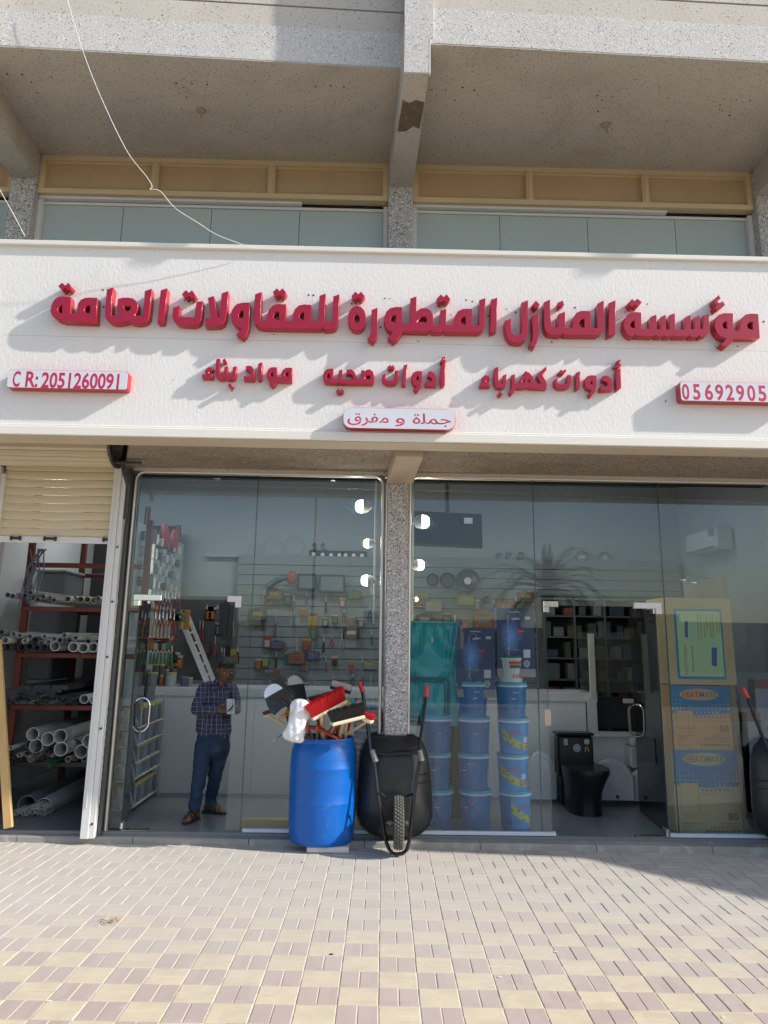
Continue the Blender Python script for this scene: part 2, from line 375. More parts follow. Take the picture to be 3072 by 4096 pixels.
m = MB(); m.rbox((3.96,7.42,ZF), (4.25,7.8,ZS)); part('pillar', m, granite, bld)
for (xa, xb, yl, yr) in ((-7.6,-3.42,5.86,5.80),(-3.42,.205,5.80,5.95),(.408,4.05,5.645,5.78),(4.29,8.0,5.7,5.75)):
    def slab(z0, z1, dy, mt, nm):
        m = MB(); vs = [(xa,yl+dy,z0),(xb,yr+dy,z0),(xb,7.75,z0),(xa,7.75,z0)]; m.add(vs+[(v[0],v[1],z1) for v in vs], [(0,3,2,1),(4,5,6,7),(0,1,5,4),(1,2,6,5),(2,3,7,6),(3,0,4,7)]); part(nm, m, mt, bld)
    slab(6.65, 7.0, 0, conc_face, 'slab_edge'); slab(7.0, 7.22, .012, conc_smooth, 'parapet_band'); slab(7.22, 7.235, .05, darkgap, 'groove'); slab(7.235, 9.3, .008, conc_smooth, 'parapet')
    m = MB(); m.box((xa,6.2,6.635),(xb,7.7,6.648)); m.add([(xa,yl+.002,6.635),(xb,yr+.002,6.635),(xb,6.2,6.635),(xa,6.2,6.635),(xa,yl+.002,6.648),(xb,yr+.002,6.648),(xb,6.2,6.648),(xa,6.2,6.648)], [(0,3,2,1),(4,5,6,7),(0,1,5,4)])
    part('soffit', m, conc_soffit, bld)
for xa in (-3.682, .207, 4.044):    # fin faces carrying the bracket up the parapet
    m = MB(); m.box((xa, 5.624, 6.69), (xa+.239, 5.9, 9.3)); part('fin', m, conc_face, bld)
for k, (px, py) in enumerate(((820,450),(1245,505))): pass
# drilled holes and stubs under the slabs
hole = MB()
def soffhole(px, py, r):
    q = G(px, py, 6.634); hole.lathe([(r*.3,-.004),(r,-.003),(r,.0)], (q.x,q.y,6.634), 8); hole.lathe([(.0005,-.004),(r*.3,-.004)], (q.x,q.y,6.634), 8)
for px, py in ((28,295),(88,298),(125,328),(205,308),(705,332),(735,350),(768,334),(828,338),(745,388),(1262,345),(1322,343),(1376,347),(150,370),(1728,358),(1783,360),(1850,350),(1897,360),(1818,400),(2389,382),(2408,400),(2393,446),(2450,385),(2945,400),(3000,402),(2895,395),(2918,462),(2880,420)): soffhole(px, py, rnd.uniform(.006,.010))
part('drill_holes', hole, black, bld, kind='stuff')
for px, py in ((805,440),(2424,498)):
    q = G(px, py, 6.634); m = MB(); m.lathe([(.0005,0),(.045,0),(.042,-.018),(.018,-.022),(.0005,-.022)], (q.x,q.y,6.634), 14); m.cyl((q.x,q.y,6.61),(q.x,q.y,6.55),.006,n=6); m.cyl((q.x+.008,q.y,6.61),(q.x+.012,q.y,6.53),.004,n=6)
    part('ceiling_rose', m, mat('aged_rose', (.36,.27,.19), .8), bld)
# spandrel panels and upper windows
def bay(x0, x1, muls, joints):
    z0, z1 = 6.195, 6.64; fr = MB(); t = .055
    fr.box((x0,7.36,z1-t),(x1,7.46,z1)); fr.box((x0,7.35,z0),(x1,7.46,z0+t)); fr.box((x0,7.362,z0+t),(x0+t,7.46,z1-t)); fr.box((x1-t,7.362,z0+t),(x1,7.46,z1-t))
    for q in muls: fr.box((q-.036,7.364,z0+t),(q+.036,7.46,z1-t)); fr.box((q-.012,7.352,z0+t),(q+.012,7.363,z1-t))
    f = part('spandrel_frame', fr, tanpaint, bld)
    xs = [x0+t]+[q for q in muls]+[x1-t]
    for a, b in zip(xs, xs[1:]):
        m = MB(); m.box((a,7.42,z0+t-.01),(b,7.44,z1-t+.01)); part('spandrel_panel', m, tanpanel, f)
        m = MB(); m.box((a+.036 if a in muls else a,7.398,z0+t),(b-.036 if b in muls else b,7.42,z0+t+.018)); m.box((a+.036 if a in muls else a,7.398,z1-t-.016),(b-.036 if b in muls else b,7.42,z1-t)); part('bead', m, tanpaint, f)
    w = MB(); w.box((x0+.005,7.40,6.165),(x1-.9,7.46,6.193)); w.box((x0,7.41,4.6),(x0+.045,7.5,6.16)); w.box((x1-.045,7.41,4.6),(x1,7.5,6.16)); w.box((x0+.045,7.46,6.13),(x1-.045,7.5,6.16))
    wf = part('window_frame', w, aluwhite, bld); xs = [x0+.045]+joints+[x1-.045]
    for a, b in zip(xs, xs[1:]): m = MB(); m.box((a+.003,7.48,4.62),(b-.003,7.49,6.128)); part('pane', m, upglass, wf)
    m = MB(); m.box((x0+.046,7.492,4.6),(x1-.046,7.50,6.128)); part('backing', m, darkgap, wf)
bay(-3.512, .116, [P(625,690,7.4).x, P(1088,720,7.4).x], [P(492,860,7.48).x, P(845,880,7.48).x, P(1197,900,7.48).x])
bay(.376, 3.952, [P(2116,740,7.4).x, P(2578,760,7.4).x], [P(1999,900,7.48).x, P(2350,920,7.48).x, P(2702,940,7.48).x])
bay(-7.4, -3.773, [-6.2,-5.0], [-6.5,-5.6,-4.7]); bay(4.213, 7.8, [5.4,6.6], [5.1,6.0,6.9])
# beams over the shop fronts
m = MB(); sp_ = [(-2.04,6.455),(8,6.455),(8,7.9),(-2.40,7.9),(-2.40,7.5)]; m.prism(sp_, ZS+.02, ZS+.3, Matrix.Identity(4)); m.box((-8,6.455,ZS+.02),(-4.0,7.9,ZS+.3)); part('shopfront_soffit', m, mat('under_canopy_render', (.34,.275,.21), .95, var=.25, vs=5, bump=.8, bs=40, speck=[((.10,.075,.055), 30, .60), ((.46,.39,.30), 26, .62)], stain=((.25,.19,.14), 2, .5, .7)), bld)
m = MB(); m.add([(.205,6.5,ZS-.045),(.435,6.5,ZS-.045),(.395,7.40,ZS-.10),(.15,7.40,ZS-.10),(.205,6.5,ZS+.019),(.435,6.5,ZS+.019),(.395,7.42,ZS+.019),(.15,7.42,ZS+.019)], [(0,3,2,1),(0,1,5,4),(1,2,6,5),(2,3,7,6),(3,0,4,7)])
part('beam_end', m, mat('patched_render', (.50,.40,.30), .9, var=.2, vs=6, bump=.4, bs=30), bld)
m = MB(); m.box((-2.6,7.44,ZS-.012),(8,7.62,ZS+.018)); part('lintel', m, conc_smooth, bld)
m = MB(); m.box((-8,7.62,ZS+.02),(8,7.9,4.6)); part('upper_wall', m, wallw, bld)
m = MB(); m.box((-8,7.76,4.61),(8,8.0,9.3)); part('rear_wall', m, conc_smooth, bld)
m = MB(); m.box((-8,7.5,6.14),(8,7.75,6.2)); part('window_head', m, darkgap, bld)
for a, b in ((-3.59,-2.60),): pass
# ------------------------------------------------------------------ the sign fascia
fas = thing('sign_fascia', 'long white rendered sign board spanning the shop front above the windows', 'sign board', (0, YF, ZS))
m = MB(); m.box((-7.5,YF,ZS+.085),(8,YF+.235,4.172)); part('lower_panel', m, stucco, fas)
m = MB(); m.box((-7.5,YF+.001,4.1745),(8,YF+.235,ZT-.03)); part('upper_panel', m, stucco, fas)
m = MB(); m.rbox((-7.5,YF-.035,ZT-.045),(8,YF+.25,ZT+.0), .006); part('coping', m, trimw, fas)
m = MB(); m.rbox((-7.5,YF-.028,ZS+.002),(8,YF-.001,ZS+.078), .006); m.rbox((-7.5,YF-.014,ZS+.079),(8,YF-.001,ZS+.095), .004); part('bottom_trim', m, trimw, fas)
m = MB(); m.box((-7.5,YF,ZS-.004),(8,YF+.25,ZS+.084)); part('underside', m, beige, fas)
# screw stains on the face
m = MB()
for px, py in ((412,1160),(415,1228),(693,1520),(738,1202),(830,1217),(845,1255),(1235,1180),(1254,1181),(1540,1193),(1560,1194),(1407,1215),(1752,1227),(1865,1200),(1890,1205),(1673,1365),(2027,1236),(2062,1250),(2060,1320),(2207,1369),(2300,1230),(2500,1248),(2590,1216),(2860,1386),(2950,1385),(3055,1286),(928,1565),(2663,1605),(1522,1310),(1953,1263),(1805,1258),(1095,1338)):
    q = P(px, py, YF); r = rnd.uniform(.004,.009); m.cyl((q.x,YF-.0015,q.z),(q.x,YF+.01,q.z),r,n=7)
part('screw_holes', m, black, fas, kind='stuff')
# ------------------------------------------------------------------ lettering cut from red acrylic
red_face = mat('red_letter_face', (.35, .009, .038), .38, var=.2, vs=9)
red_side = mat('red_letter_side', (.42, .014, .030), .32, var=.08)
def letters(things_, crop, YL, depth):
    """each outline is traced in crop coordinates and cut from a slab standing proud of the board"""
    cx, cy, cw, W = crop; k = cw/W; curves = []
    for (root, loops) in things_:
        cu = bpy.data.curves.new('letter', 'CURVE'); cu.dimensions = '2D'; cu.fill_mode = 'BOTH'; cu.extrude = depth/2; cu.bevel_depth = .003; cu.bevel_resolution = 0; cu.offset = -.004
        for lp in loops:
            sp = cu.splines.new('POLY'); sp.use_cyclic_u = True; sp.points.add(len(lp)-1)
            for i, (a, b) in enumerate(lp): q = P(cx+a*k, cy+b*k, YL); sp.points[i].co = (q.x, q.z, 0, 1)
        ob = bpy.data.objects.new('letter', cu); COL.objects.link(ob); curves.append((root, ob, cu))
    bpy.context.view_layer.update(); dg = bpy.context.evaluated_depsgraph_get()
    for root, ob, cu in curves:
        me = bpy.data.meshes.new_from_object(ob.evaluated_get(dg)); bpy.data.objects.remove(ob); bpy.data.curves.remove(cu)
        l = root_loc(root)
        for v in me.vertices: v.co = Vector((v.co.x, YL+depth/2+.003-v.co.z, v.co.y)) - l
        me.materials.clear(); me.materials.append(red_face); me.materials.append(red_side); me.name = 'letter'
        me.update()
        for p in me.polygons: p.material_index = 0 if p.normal.y < -.9 else 1
        part('letter', me, None, root)
C3, C4, C5, C6, C7 = (150,1080,650,1659), (700,1100,700,1659), (1350,1130,700,1659), (1980,1150,550,1659), (2450,1160,622,1659)
C8, D1, D2 = (780,1400,500,1659), (1260,1400,560,1659), (1880,1400,640,1659)
D = .088; YL = YF-D-.004
def word(label, x, z): return thing('sign_lettering', label, 'sign lettering', (x, YF-.002, z), 'red raised lettering on the white sign board')
w1 = word('large red raised Arabic word at the left end of the main title row', -2.3, 4.4)
w2 = word('large red raised Arabic word second from the left in the main title row', -.7, 4.4)
w3 = word('large red raised Arabic word in the middle of the main title row', .6, 4.3)
w4 = word('large red raised Arabic word second from the right in the main title row', 1.7, 4.3)
w5 = word('large red raised Arabic word with a hamza, rightmost in the main title row', 2.8, 4.3)
letters([
 (w1, [[(128,420),(135,370),(150,330),(175,295),(210,272),(250,265),(340,272),(338,440),(402,440),(402,380),(412,340),(440,300),(480,282),(530,277),(612,282),(600,536),(245,522),(243,500),(225,512),(180,495),(145,465)],
       [(208,400),(225,365),(250,355),(248,438),(225,432),(212,418)], [(478,405),(492,370),(515,362),(537,362),(535,440),(500,436),(483,422)]]),
 (w1, [[(207,162),(250,124),(282,156),(314,124),(352,170),(312,212),(281,180),(250,212)]]),
 (w1, [[(705,197),(773,173),(760,300),(752,462),(850,462),(822,425),(808,370),(815,335),(818,292),(870,280),(925,278),(975,287),(1010,315),(1028,350),(1025,400),(1005,440),(990,465),(1072,467),(1085,330),(1093,212),(1166,187),(1158,330),(1140,480),(1120,515),(1080,538),(1020,545),(960,535),(920,520),(870,535),(800,543),(745,535),(705,510),(688,470),(690,380),(697,290)], [(872,360),(955,368),(945,395),(920,425),(895,400)]]),
 (w1, [[(1255,205),(1325,182),(1312,360),(1285,535),(1222,540),(1235,400),(1247,300)]]),
], C3, YL, D)
letters([
 (w2, [[(-22,310),(42,285),(38,395),(185,398),(195,300),(203,250),(265,245),(258,350),(245,430),(220,462),(180,475),(80,473),(20,460),(-15,430),(-28,395),(-25,350)]]),
 (w2, [[(62,180),(104,138),(132,166),(160,140),(200,190),(165,228),(132,198),(104,222)]]),
 (w2, [[(307,215),(368,195),(385,280),(402,400),(415,395),(430,280),(440,172),(506,148),(498,300),(480,420),(460,460),(420,483),(285,485),(285,408),(340,405),(325,300)]]),
 (w2, [[(711,258),(708,400),(700,500),(680,560),(640,605),(577,562),(620,525),(632,500),(600,492),(560,470),(535,430),(528,380),(535,340),(560,295),(595,268),(650,258)], [(603,375),(625,340),(648,335),(645,408),(620,405),(605,392)]]),
 (w2, [[(757,180),(823,157),(815,300),(810,430),(865,430),(872,380),(890,325),(925,285),(975,272),(1055,275),(1050,432),(1112,432),(1115,380),(1135,320),(1175,285),(1225,276),(1295,280),(1288,435),(1355,438),(1362,300),(1368,195),(1430,172),(1425,300),(1420,440),(1488,440),(1495,300),(1500,200),(1560,178),(1553,330),(1545,460),(1525,500),(1490,517),(1410,517),(1410,490),(1385,510),(1340,512),(1100,508),(830,502),(785,490),(755,460),(745,420),(748,300)], [(935,390),(955,350),(985,345),(985,425),(955,418),(938,405)], [(1180,390),(1200,355),(1222,350),(1220,425),(1200,418),(1183,405)]]),
 (w2, [[(925,160),(965,122),(991,148),(1018,122),(1058,165),(1020,212),(991,186),(960,212)]]),
], C4, YL, D)
letters([
 (w3, [[(185,218),(225,228),(258,265),(272,320),(272,370),(255,420),(220,450),(185,458),(145,448),(110,410),(97,360),(98,310),(115,260),(148,228)], [(185,297),(205,325),(208,355),(198,375),(185,382),(165,368),(157,345),(165,320)]]),
 (w3, [[(132,125),(170,82),(196,108),(222,82),(262,128),(220,168),(195,142),(165,170)]]),
 (w3, [[(322,258),(382,235),(382,400),(378,500),(360,540),(335,572),(285,532),(312,495),(320,440),(322,330)]]),
 (w3, [[(617,230),(612,385),(685,385),(690,150),(750,127),(748,270),(790,242),(840,238),(885,262),(908,310),(912,395),(970,398),(975,262),(1033,245),(1030,398),(1090,400),(1105,370),(1110,320),(1140,270),(1190,247),(1280,245),(1277,402),(1340,403),(1345,165),(1405,142),(1400,300),(1395,420),(1375,455),(1340,475),(1020,472),(1010,455),(985,472),(900,470),(885,455),(850,468),(615,462),(605,490),(575,530),(535,570),(475,528),(505,495),(520,468),(480,455),(455,420),(440,370),(442,330),(460,275),(500,240),(560,228)],
       [(505,345),(525,312),(552,308),(548,380),(520,372),(508,360)], [(755,372),(800,325),(832,322),(845,345),(838,377)], [(1168,355),(1190,328),(1215,320),(1213,398),(1185,390),(1172,375)]]),
 (w3, [[(940,152),(980,108),(1006,135),(1035,108),(1073,155),(1035,195),(1006,170),(975,198)]]),
 (w3, [[(1455,160),(1517,140),(1508,460),(1445,480)]]),
], C5, YL, D)
letters([
 (w4, [[(120,400),(200,368),(195,480),(205,540),(240,572),(280,575),(310,550),(322,500),(320,180),(402,148),(402,400),(400,560),(370,630),(320,668),(260,672),(190,650),(145,600),(120,530),(115,460)]]),
 (w4, [[(447,335),(530,305),(532,480),(530,600),(505,670),(475,730),(412,690),(445,640),(455,560),(448,450)]]),
 (w4, [[(450,205),(495,152),(545,205),(495,262)]]),
 (w4, [[(590,175),(668,140),(670,330),(685,480),(760,480),(765,320),(848,285),(850,482),(935,485),(935,420),(950,350),(985,300),(1040,278),(1155,280),(1160,485),(1235,485),(1240,190),(1315,150),(1318,350),(1315,500),(1290,550),(1250,580),(840,575),(828,555),(780,578),(690,575),(640,560),(605,520),(590,450),(588,300)], [(1015,435),(1035,395),(1060,378),(1080,375),(1078,482),(1045,475),(1022,460)]]),
 (w4, [[(758,180),(822,152),(838,208),(775,240)]]),
 (w4, [[(1375,185),(1458,148),(1455,560),(1368,590)]]),
], C6, YL, D)
letters([
 (w5, [[(310,238),(312,412),(400,412),(410,282),(472,258),(475,420),(512,412),(515,285),(573,260),(575,420),(605,412),(610,265),(668,242),(672,415),(770,418),(778,285),(838,262),(840,415),(870,412),(875,290),(935,265),(940,412),(962,412),(968,272),(1032,248),(1035,400),(1025,460),(1000,490),(960,502),(935,505),(930,485),(905,505),(835,502),(825,485),(795,498),(668,498),(655,485),(630,498),(570,500),(560,485),(535,497),(475,497),(465,480),(430,495),(250,490),(245,470),(225,500),(180,490),(140,455),(118,400),(118,350),(130,300),(165,255),(210,235),(260,232)], [(190,370),(210,335),(238,325),(237,405),(212,402),(195,388)]]),
 (w5, [[(165,140),(210,92),(235,115),(268,88),(318,128),(270,182),(240,158),(205,188)]]),
 (w5, [[(1290,245),(1288,430),(1355,432),(1360,370),(1380,300),(1420,260),(1480,248),(1558,252),(1575,512),(1290,512),(1275,560),(1215,615),(1150,580),(1190,545),(1210,515),(1150,495),(1110,450),(1090,400),(1088,350),(1100,300),(1135,262),(1190,243)], [(1175,370),(1190,342),(1220,335),(1222,412),(1195,408),(1180,392)], [(1438,375),(1460,345),(1498,340),(1495,420),(1460,415),(1445,400)]]),
 (w5, [[(1078,100),(1135,50),(1158,90),(1130,105),(1125,125),(1145,135),(1180,115),(1205,160),(1110,225),(1090,175),(1112,160),(1085,140)]]),
], C7, YL, D)
D_ = .06; YL2 = YF-D_-.004
w6 = word('small red raised Arabic phrase at the left of the second sign row', -1.2, 3.9)
w7 = word('small red raised Arabic phrase in the middle of the second sign row', .1, 3.9)
w8 = word('small red raised Arabic phrase at the right of the second sign row', 1.5, 3.9)
letters([
 (w6, [[(130,265),(175,225),(235,225),(238,265),(200,285),(185,300),(240,315),(235,375),(90,375),(92,318),(150,318),(130,300)]]),
 (w6, [[(278,120),(330,108),(328,320),(380,330),(388,225),(436,205),(432,330),(490,330),(500,225),(552,208),(545,350),(525,385),(480,398),(420,392),(405,378),(370,395),(320,392),(285,370),(270,330),(272,220)]]),
 (w6, [[(360,128),(400,108),(422,155),(375,180)]]), (w6, [[(430,465),(462,438),(510,480),(478,510)]]),
 (w6, [[(672,210),(735,205),(770,230),(788,280),(790,350),(785,405),(645,402),(642,345),(735,345),(730,290),(715,270),(670,270)]]),
 (w6, [[(835,180),(892,155),(888,300),(882,400),(832,405)]]),
 (w6, [[(1088,225),(1090,355),(1140,358),(1145,300),(1165,260),(1210,230),(1292,232),(1285,425),(1085,415),(1068,460),(1030,500),(980,462),(1010,430),(965,395),(947,350),(950,300),(970,250),(1010,225)], [(1000,330),(1015,300),(1035,290),(1033,355),(1008,350)], [(1195,330),(1215,298),(1240,290),(1237,352),(1210,348)]]),
], C8, YL2, D_)
letters([
 (w7, [[(220,220),(215,345),(278,345),(282,240),(325,225),(325,345),(365,345),(455,342),(440,300),(410,285),(370,290),(375,228),(430,225),(465,250),(490,300),(510,350),(540,345),(545,240),(575,235),(590,250),(610,232),(650,225),(690,255),(705,310),(700,380),(680,408),(320,402),(300,392),(275,400),(170,398),(160,390),(120,395),(98,360),(90,310),(105,255),(140,225),(185,217)], [(138,312),(155,282),(175,278),(172,338),(145,332)], [(588,335),(620,303),(652,303),(657,340)]]),
 (w7, [[(248,485),(275,452),(298,475),(325,455),(348,485),(320,520),(298,500),(275,525)]]),
 (w7, [[(795,290),(835,275),(838,345),(870,358),(930,358),(942,330),(945,240),(997,242),(990,340),(970,395),(920,415),(850,412),(805,385),(790,340)]]),
 (w7, [[(855,205),(885,170),(905,190),(925,172),(948,205),(922,238),(902,220),(880,240)]]),
 (w7, [[(1050,180),(1097,162),(1080,330),(1070,425),(1025,420),(1035,320)]]),
 (w7, [[(1275,248),(1272,350),(1260,430),(1200,505),(1165,465),(1205,432),(1165,410),(1140,360),(1140,310),(1165,265),(1210,245)], [(1198,342),(1210,312),(1226,308),(1224,358),(1205,358)]]),
 (w7, [[(1340,252),(1380,248),(1420,275),(1440,320),(1440,430),(1305,430),(1305,370),(1385,365),(1380,335),(1360,320),(1330,320)]]),
 (w7, [[(1490,175),(1545,165),(1540,420),(1485,440),(1480,300)]]),
 (w7, [[(1500,85),(1550,72),(1548,95),(1525,102),(1552,115),(1550,150),(1480,160),(1482,125),(1505,118)]]),
], D1, YL2, D_)
letters([
 (w8, [[(120,285),(155,260),(208,262),(205,298),(175,310),(170,325),(212,325),(208,385),(100,385),(108,335),(140,330)]]),
 (w8, [[(250,190),(295,168),(298,330),(305,345),(335,345),(340,265),(382,245),(378,345),(360,390),(320,402),(270,390),(250,350),(247,260)]]),
 (w8, [[(285,460),(312,425),(345,450),(315,485)]]),
 (w8, [[(425,262),(468,245),(470,345),(508,345),(520,300),(545,265),(570,255),(555,240),(575,215),(620,235),(655,280),(672,345),(730,345),(715,310),(695,285),(690,260),(795,160),(795,205),(755,250),(760,270),(790,320),(800,360),(795,405),(640,400),(600,390),(540,400),(470,395),(460,430),(430,468),(400,440),(425,400),(430,330)], [(543,320),(562,298),(565,338)], [(600,300),(625,320),(612,338)]]),
 (w8, [[(870,310),(910,290),(912,340),(935,352),(1000,352),(1010,255),(1055,260),(1050,350),(1030,390),(985,405),(910,402),(875,370)]]),
 (w8, [[(910,235),(945,200),(965,215),(985,195),(1005,215),(965,255),(950,243),(935,260)]]),
 (w8, [[(1098,235),(1145,215),(1142,395),(1095,420)]]),
 (w8, [[(1315,262),(1315,380),(1300,430),(1255,490),(1225,460),(1250,430),(1255,410),(1210,400),(1190,365),(1190,310),(1215,270),(1260,258)], [(1248,337),(1265,313),(1270,354),(1253,352)]]),
 (w8, [[(1378,265),(1430,262),(1465,290),(1478,340),(1478,420),(1350,425),(1352,375),(1425,368),(1420,335),(1400,325),(1370,325)]]),
 (w8, [[(1515,205),(1565,185),(1570,395),(1522,425),(1512,320)]]),
 (w8, [[(1525,110),(1560,92),(1568,115),(1550,130),(1568,150),(1565,175),(1495,190),(1495,162),(1530,150)]]),
], D2, YL2, D_)
# three white light boxes with red edges
acryl = mat('opal_acrylic', (.66, .67, .71), .3, var=.02); print_red = mat('red_print', (.50, .02, .09), .5)
def rrect(x0, z0, x1, z1, r, n=5):
    out = []
    for (cx, cz, a0) in ((x1-r,z1-r,0),(x0+r,z1-r,90),(x0+r,z0+r,180),(x1-r,z0+r,270)):
        for i in range(n+1): a = R(a0+90*i/n); out.append((cx+r*math.cos(a), cz+r*math.sin(a)))
    return out
def lightbox(label, tl, br, r, texts, d=.092):
    yb = YF-d-.002; a, b = P(*tl, yb), P(*br, yb); cx, cz = (a.x+b.x)/2, (a.z+b.z)/2
    t = thing('light_box_sign', label, 'sign', (cx, YF-.002, cz))
    M = frame((0, 0, 0), (1,0,0), (0,0,1)); M = Matrix.Translation((0, YF-.002, 0)) @ M
    m = MB(); m.prism(rrect(a.x,b.z,b.x,a.z,r), 0, d-.006, M); part('red_edge', m, red_side, t)
    m = MB(); m.prism(rrect(a.x+.004,b.z+.004,b.x-.004,a.z-.004,r*.9), d-.006, d+.001, M); part('white_face', m, acryl, t)
    for (s, px, py, pxw, h, bold) in texts:
        q = P(px, py, yb-.002); w = P(px+pxw/2, py, yb).x-P(px-pxw/2, py, yb).x
        text_part(s, h, FRONT((q.x, yb+.0005, q.z)), print_red, t, w=w, bold=bold)
    return t
def hgt(px, y0, y1, Y): return P(px, y0, Y).z-P(px, y1, Y).z
YB = YF-.094
lightbox('white light box reading CR 2051260091 at the lower left of the sign', (34,1476), (507,1560), .02, [('C', 62, 1545, 30, hgt(62,1482,1545,YB), .035), ('R:', 124, 1546, 50, hgt(120,1482,1545,YB), .035), ('2051260091', 318, 1552, 312, hgt(300,1490,1552,YB), .035)])
lightbox('white light box with the phone number 05692905 cut off at the right', (2718,1524), (3200,1613), .025, [('0', 2745, 1597, 30, hgt(2745,1534,1597,YB), .035), ('5', 2789, 1597, 30, hgt(2745,1534,1597,YB), .035), ('6', 2838, 1598, 33, hgt(2745,1534,1597,YB), .035), ('9', 2880, 1599, 33, hgt(2745,1534,1597,YB), .035), ('2', 2922, 1600, 33, hgt(2745,1534,1597,YB), .035), ('9', 2964, 1601, 33, hgt(2745,1534,1597,YB), .035), ('0', 3008, 1602, 33, hgt(2745,1534,1597,YB), .035), ('5', 3052, 1603, 33, hgt(2745,1534,1597,YB), .035)])
lightbox('small rounded white light box with thin red Arabic script at the sign bottom', (1373,1628), (1822,1721), .07, [('\uFED5\uFEAE\uFED4\uFEE3', 1472, 1690, 165, .088, .012), ('\uFEED', 1600, 1692, 38, .088, .012), ('\uFE93\uFEE0\uFEE4\uFE9F', 1728, 1696, 155, .088, .012)])
# service cables hanging down from the parapet
cable = mat('white_cable', (.75, .74, .70), .5)
def wire(label, pts, r=.003):
    m = MB(); q = [P(*p) for p in pts]; sm = []
    for i in range(len(q)-1):
        a, b, c, d = q[max(i-1,0)], q[i], q[i+1], q[min(i+2,len(q)-1)]
        for k in range(5):
            t = k/5; sm.append(.5*((2*b)+(c-a)*t+(2*a-5*b+4*c-d)*t*t+(-a+3*b-3*c+d)*t**3))
    m.tube(sm+[q[-1]], r, 6); return solo('cable', m, cable, label, 'cable')
wire('long white cable hanging down across the left overhang with a knot', [(262,-60,5.70),(270,0,5.70),(330,200,5.72),(402,385,5.75),(505,600,5.80),(585,705,5.84),(608,745,5.85),(600,758,5.85),(640,764,5.86),(700,832,5.92),(790,890,6.0),(870,940,6.06),(990,985,6.14),(1010,992,6.16)])
wire('short white cable at the far left edge running down to the sign top', [(-60,640,5.9),(0,760,5.95),(50,850,6.05),(100,945,6.14)])
# ------------------------------------------------------------------ glazing
glz = glass('shop_glass', (.92, .955, .96), 1.48, 0, .005); glz2 = glass('door_glass', (.84, .89, .88), 1.4, 0, .02)
gedge = mat('green_glass_edge', (.10, .20, .18), .2)
def xg(px, py, Y=YG): return P(px, py, Y).x
XL0, XL1 = (xg(548,1960)+xg(432,3310))/2, xg(1519,2500)
XR0, XR1 = xg(1640,2500), 3.93
XH1, XD1, XJ1 = (xg(562,2400)+xg(483,3309))/2, (xg(957,2400)+xg(889,3317))/2, (xg(1015,2300)+xg(960,3310))/2
XJ2, XD2, XH2, XJ3 = (xg(2148,2200)+xg(2158,3325))/2, xg(2185,2420), (xg(2640,2410)+xg(2652,3360))/2, (xg(2640,2100)+xg(2715,3310))/2
ZD = (P(700,2400,YG).z + P(2400,2425,YG).z)/2; ZTOP = ZS-.015; ZB = .10
def pane(x0, x1, z0, z1, par, mt=None, label=None):
    m = MB(); m.box((x0+.002,YG,z0),(x1-.002,YG+.010,z1)); part('glass_pane', m, mt or glz, par, label)
    e = MB(); e.box((x0+.0015,YG+.0005,z0),(x0+.0045,YG+.0135,z1)); e.box((x1-.0045,YG+.0005,z0),(x1-.0015,YG+.0135,z1)); part('glass_edge', e, gedge, par)
def shopfront(label, x0, x1, panes, loopx, sills, fits):
    t = thing('shopfront_window', label, 'shop window', ((x0+x1)/2, YG, ZF)); r = .09; y = YG-.028
    pts = [(x0-.012,y,ZF)]+[(x0-.012,y,ZTOP-r)]+[(x0-.012+r-r*math.cos(R(a)),y,ZTOP-r+r*math.sin(R(a))) for a in (22,45,67,90)]+[(x1+.012-r+r*math.sin(R(a)),y,ZTOP-r+r*math.cos(R(a))) for a in (0,22,45,67,90)]+[(x1+.012,y,ZF)]
    m = MB(); m.tube(pts, .016, 8); part('trim_tube', m, mat('satin_metal_trim', (.60,.57,.53), .35, metal=.7), t, smooth=True)
    m = MB(); m.box((x0-.03,YG-.01,ZF),(x0-.001,YG+.05,ZTOP)); m.box((x1+.001,YG-.01,ZF),(x1+.03,YG+.05,ZTOP)); m.box((x0,YG-.008,ZTOP-.002),(x1,YG+.05,ZTOP+.02))
    for sx, xx in ((1,x0),(-1,x1)): m.prism([(xx,ZTOP),(xx+sx*r,ZTOP),(xx+sx*r*.35,ZTOP-r*.1),(xx+sx*r*.08,ZTOP-r*.4),(xx,ZTOP-r)], -.012, .0, frame((0,YG-.012,0),(1,0,0),(0,0,1)))
    part('frame', m, mat('grey_frame', (.36,.32,.27), .6), t)
    for a, b, c, d in panes: pane(a, b, c, d, t)
    for a, b in sills: m = MB(); m.rbox((a,YG-.03,ZF-.012),(b,YG+.03,ZF+.03), .004); part('sill', m, mat('pale_blue_sill', (.60,.66,.74), .4), t)
    for (fx0, fx1, z, dirx, cx) in fits:
        m = MB(); m.rbox((fx0,YG-.016,z),(fx1,YG+.022,z+.055), .003); m.rbox((cx-.0275,YG-.0165,z-.05),(cx+.0275,YG+.0225,z+.0005), .003); part('patch_fitting', m, aluwhite if dirx else chrome, t)
    return t
sf1 = shopfront('left shop window with an open glass door in front of the standing man', XL0, XL1, [(XL0,XH1-.004,ZB,ZD),(XL0,XJ1,ZD+.004,ZTOP),(XD1+.004,XJ1,ZB,ZD),(XJ1,XL1,ZB,ZTOP)], None, [(XJ1+.02,XL1)], [(XH1-.06,XH1+.2,ZD-.012,0,XH1-.03),(XD1-.09,XD1+.04,ZD-.012,1,XD1+.012)])
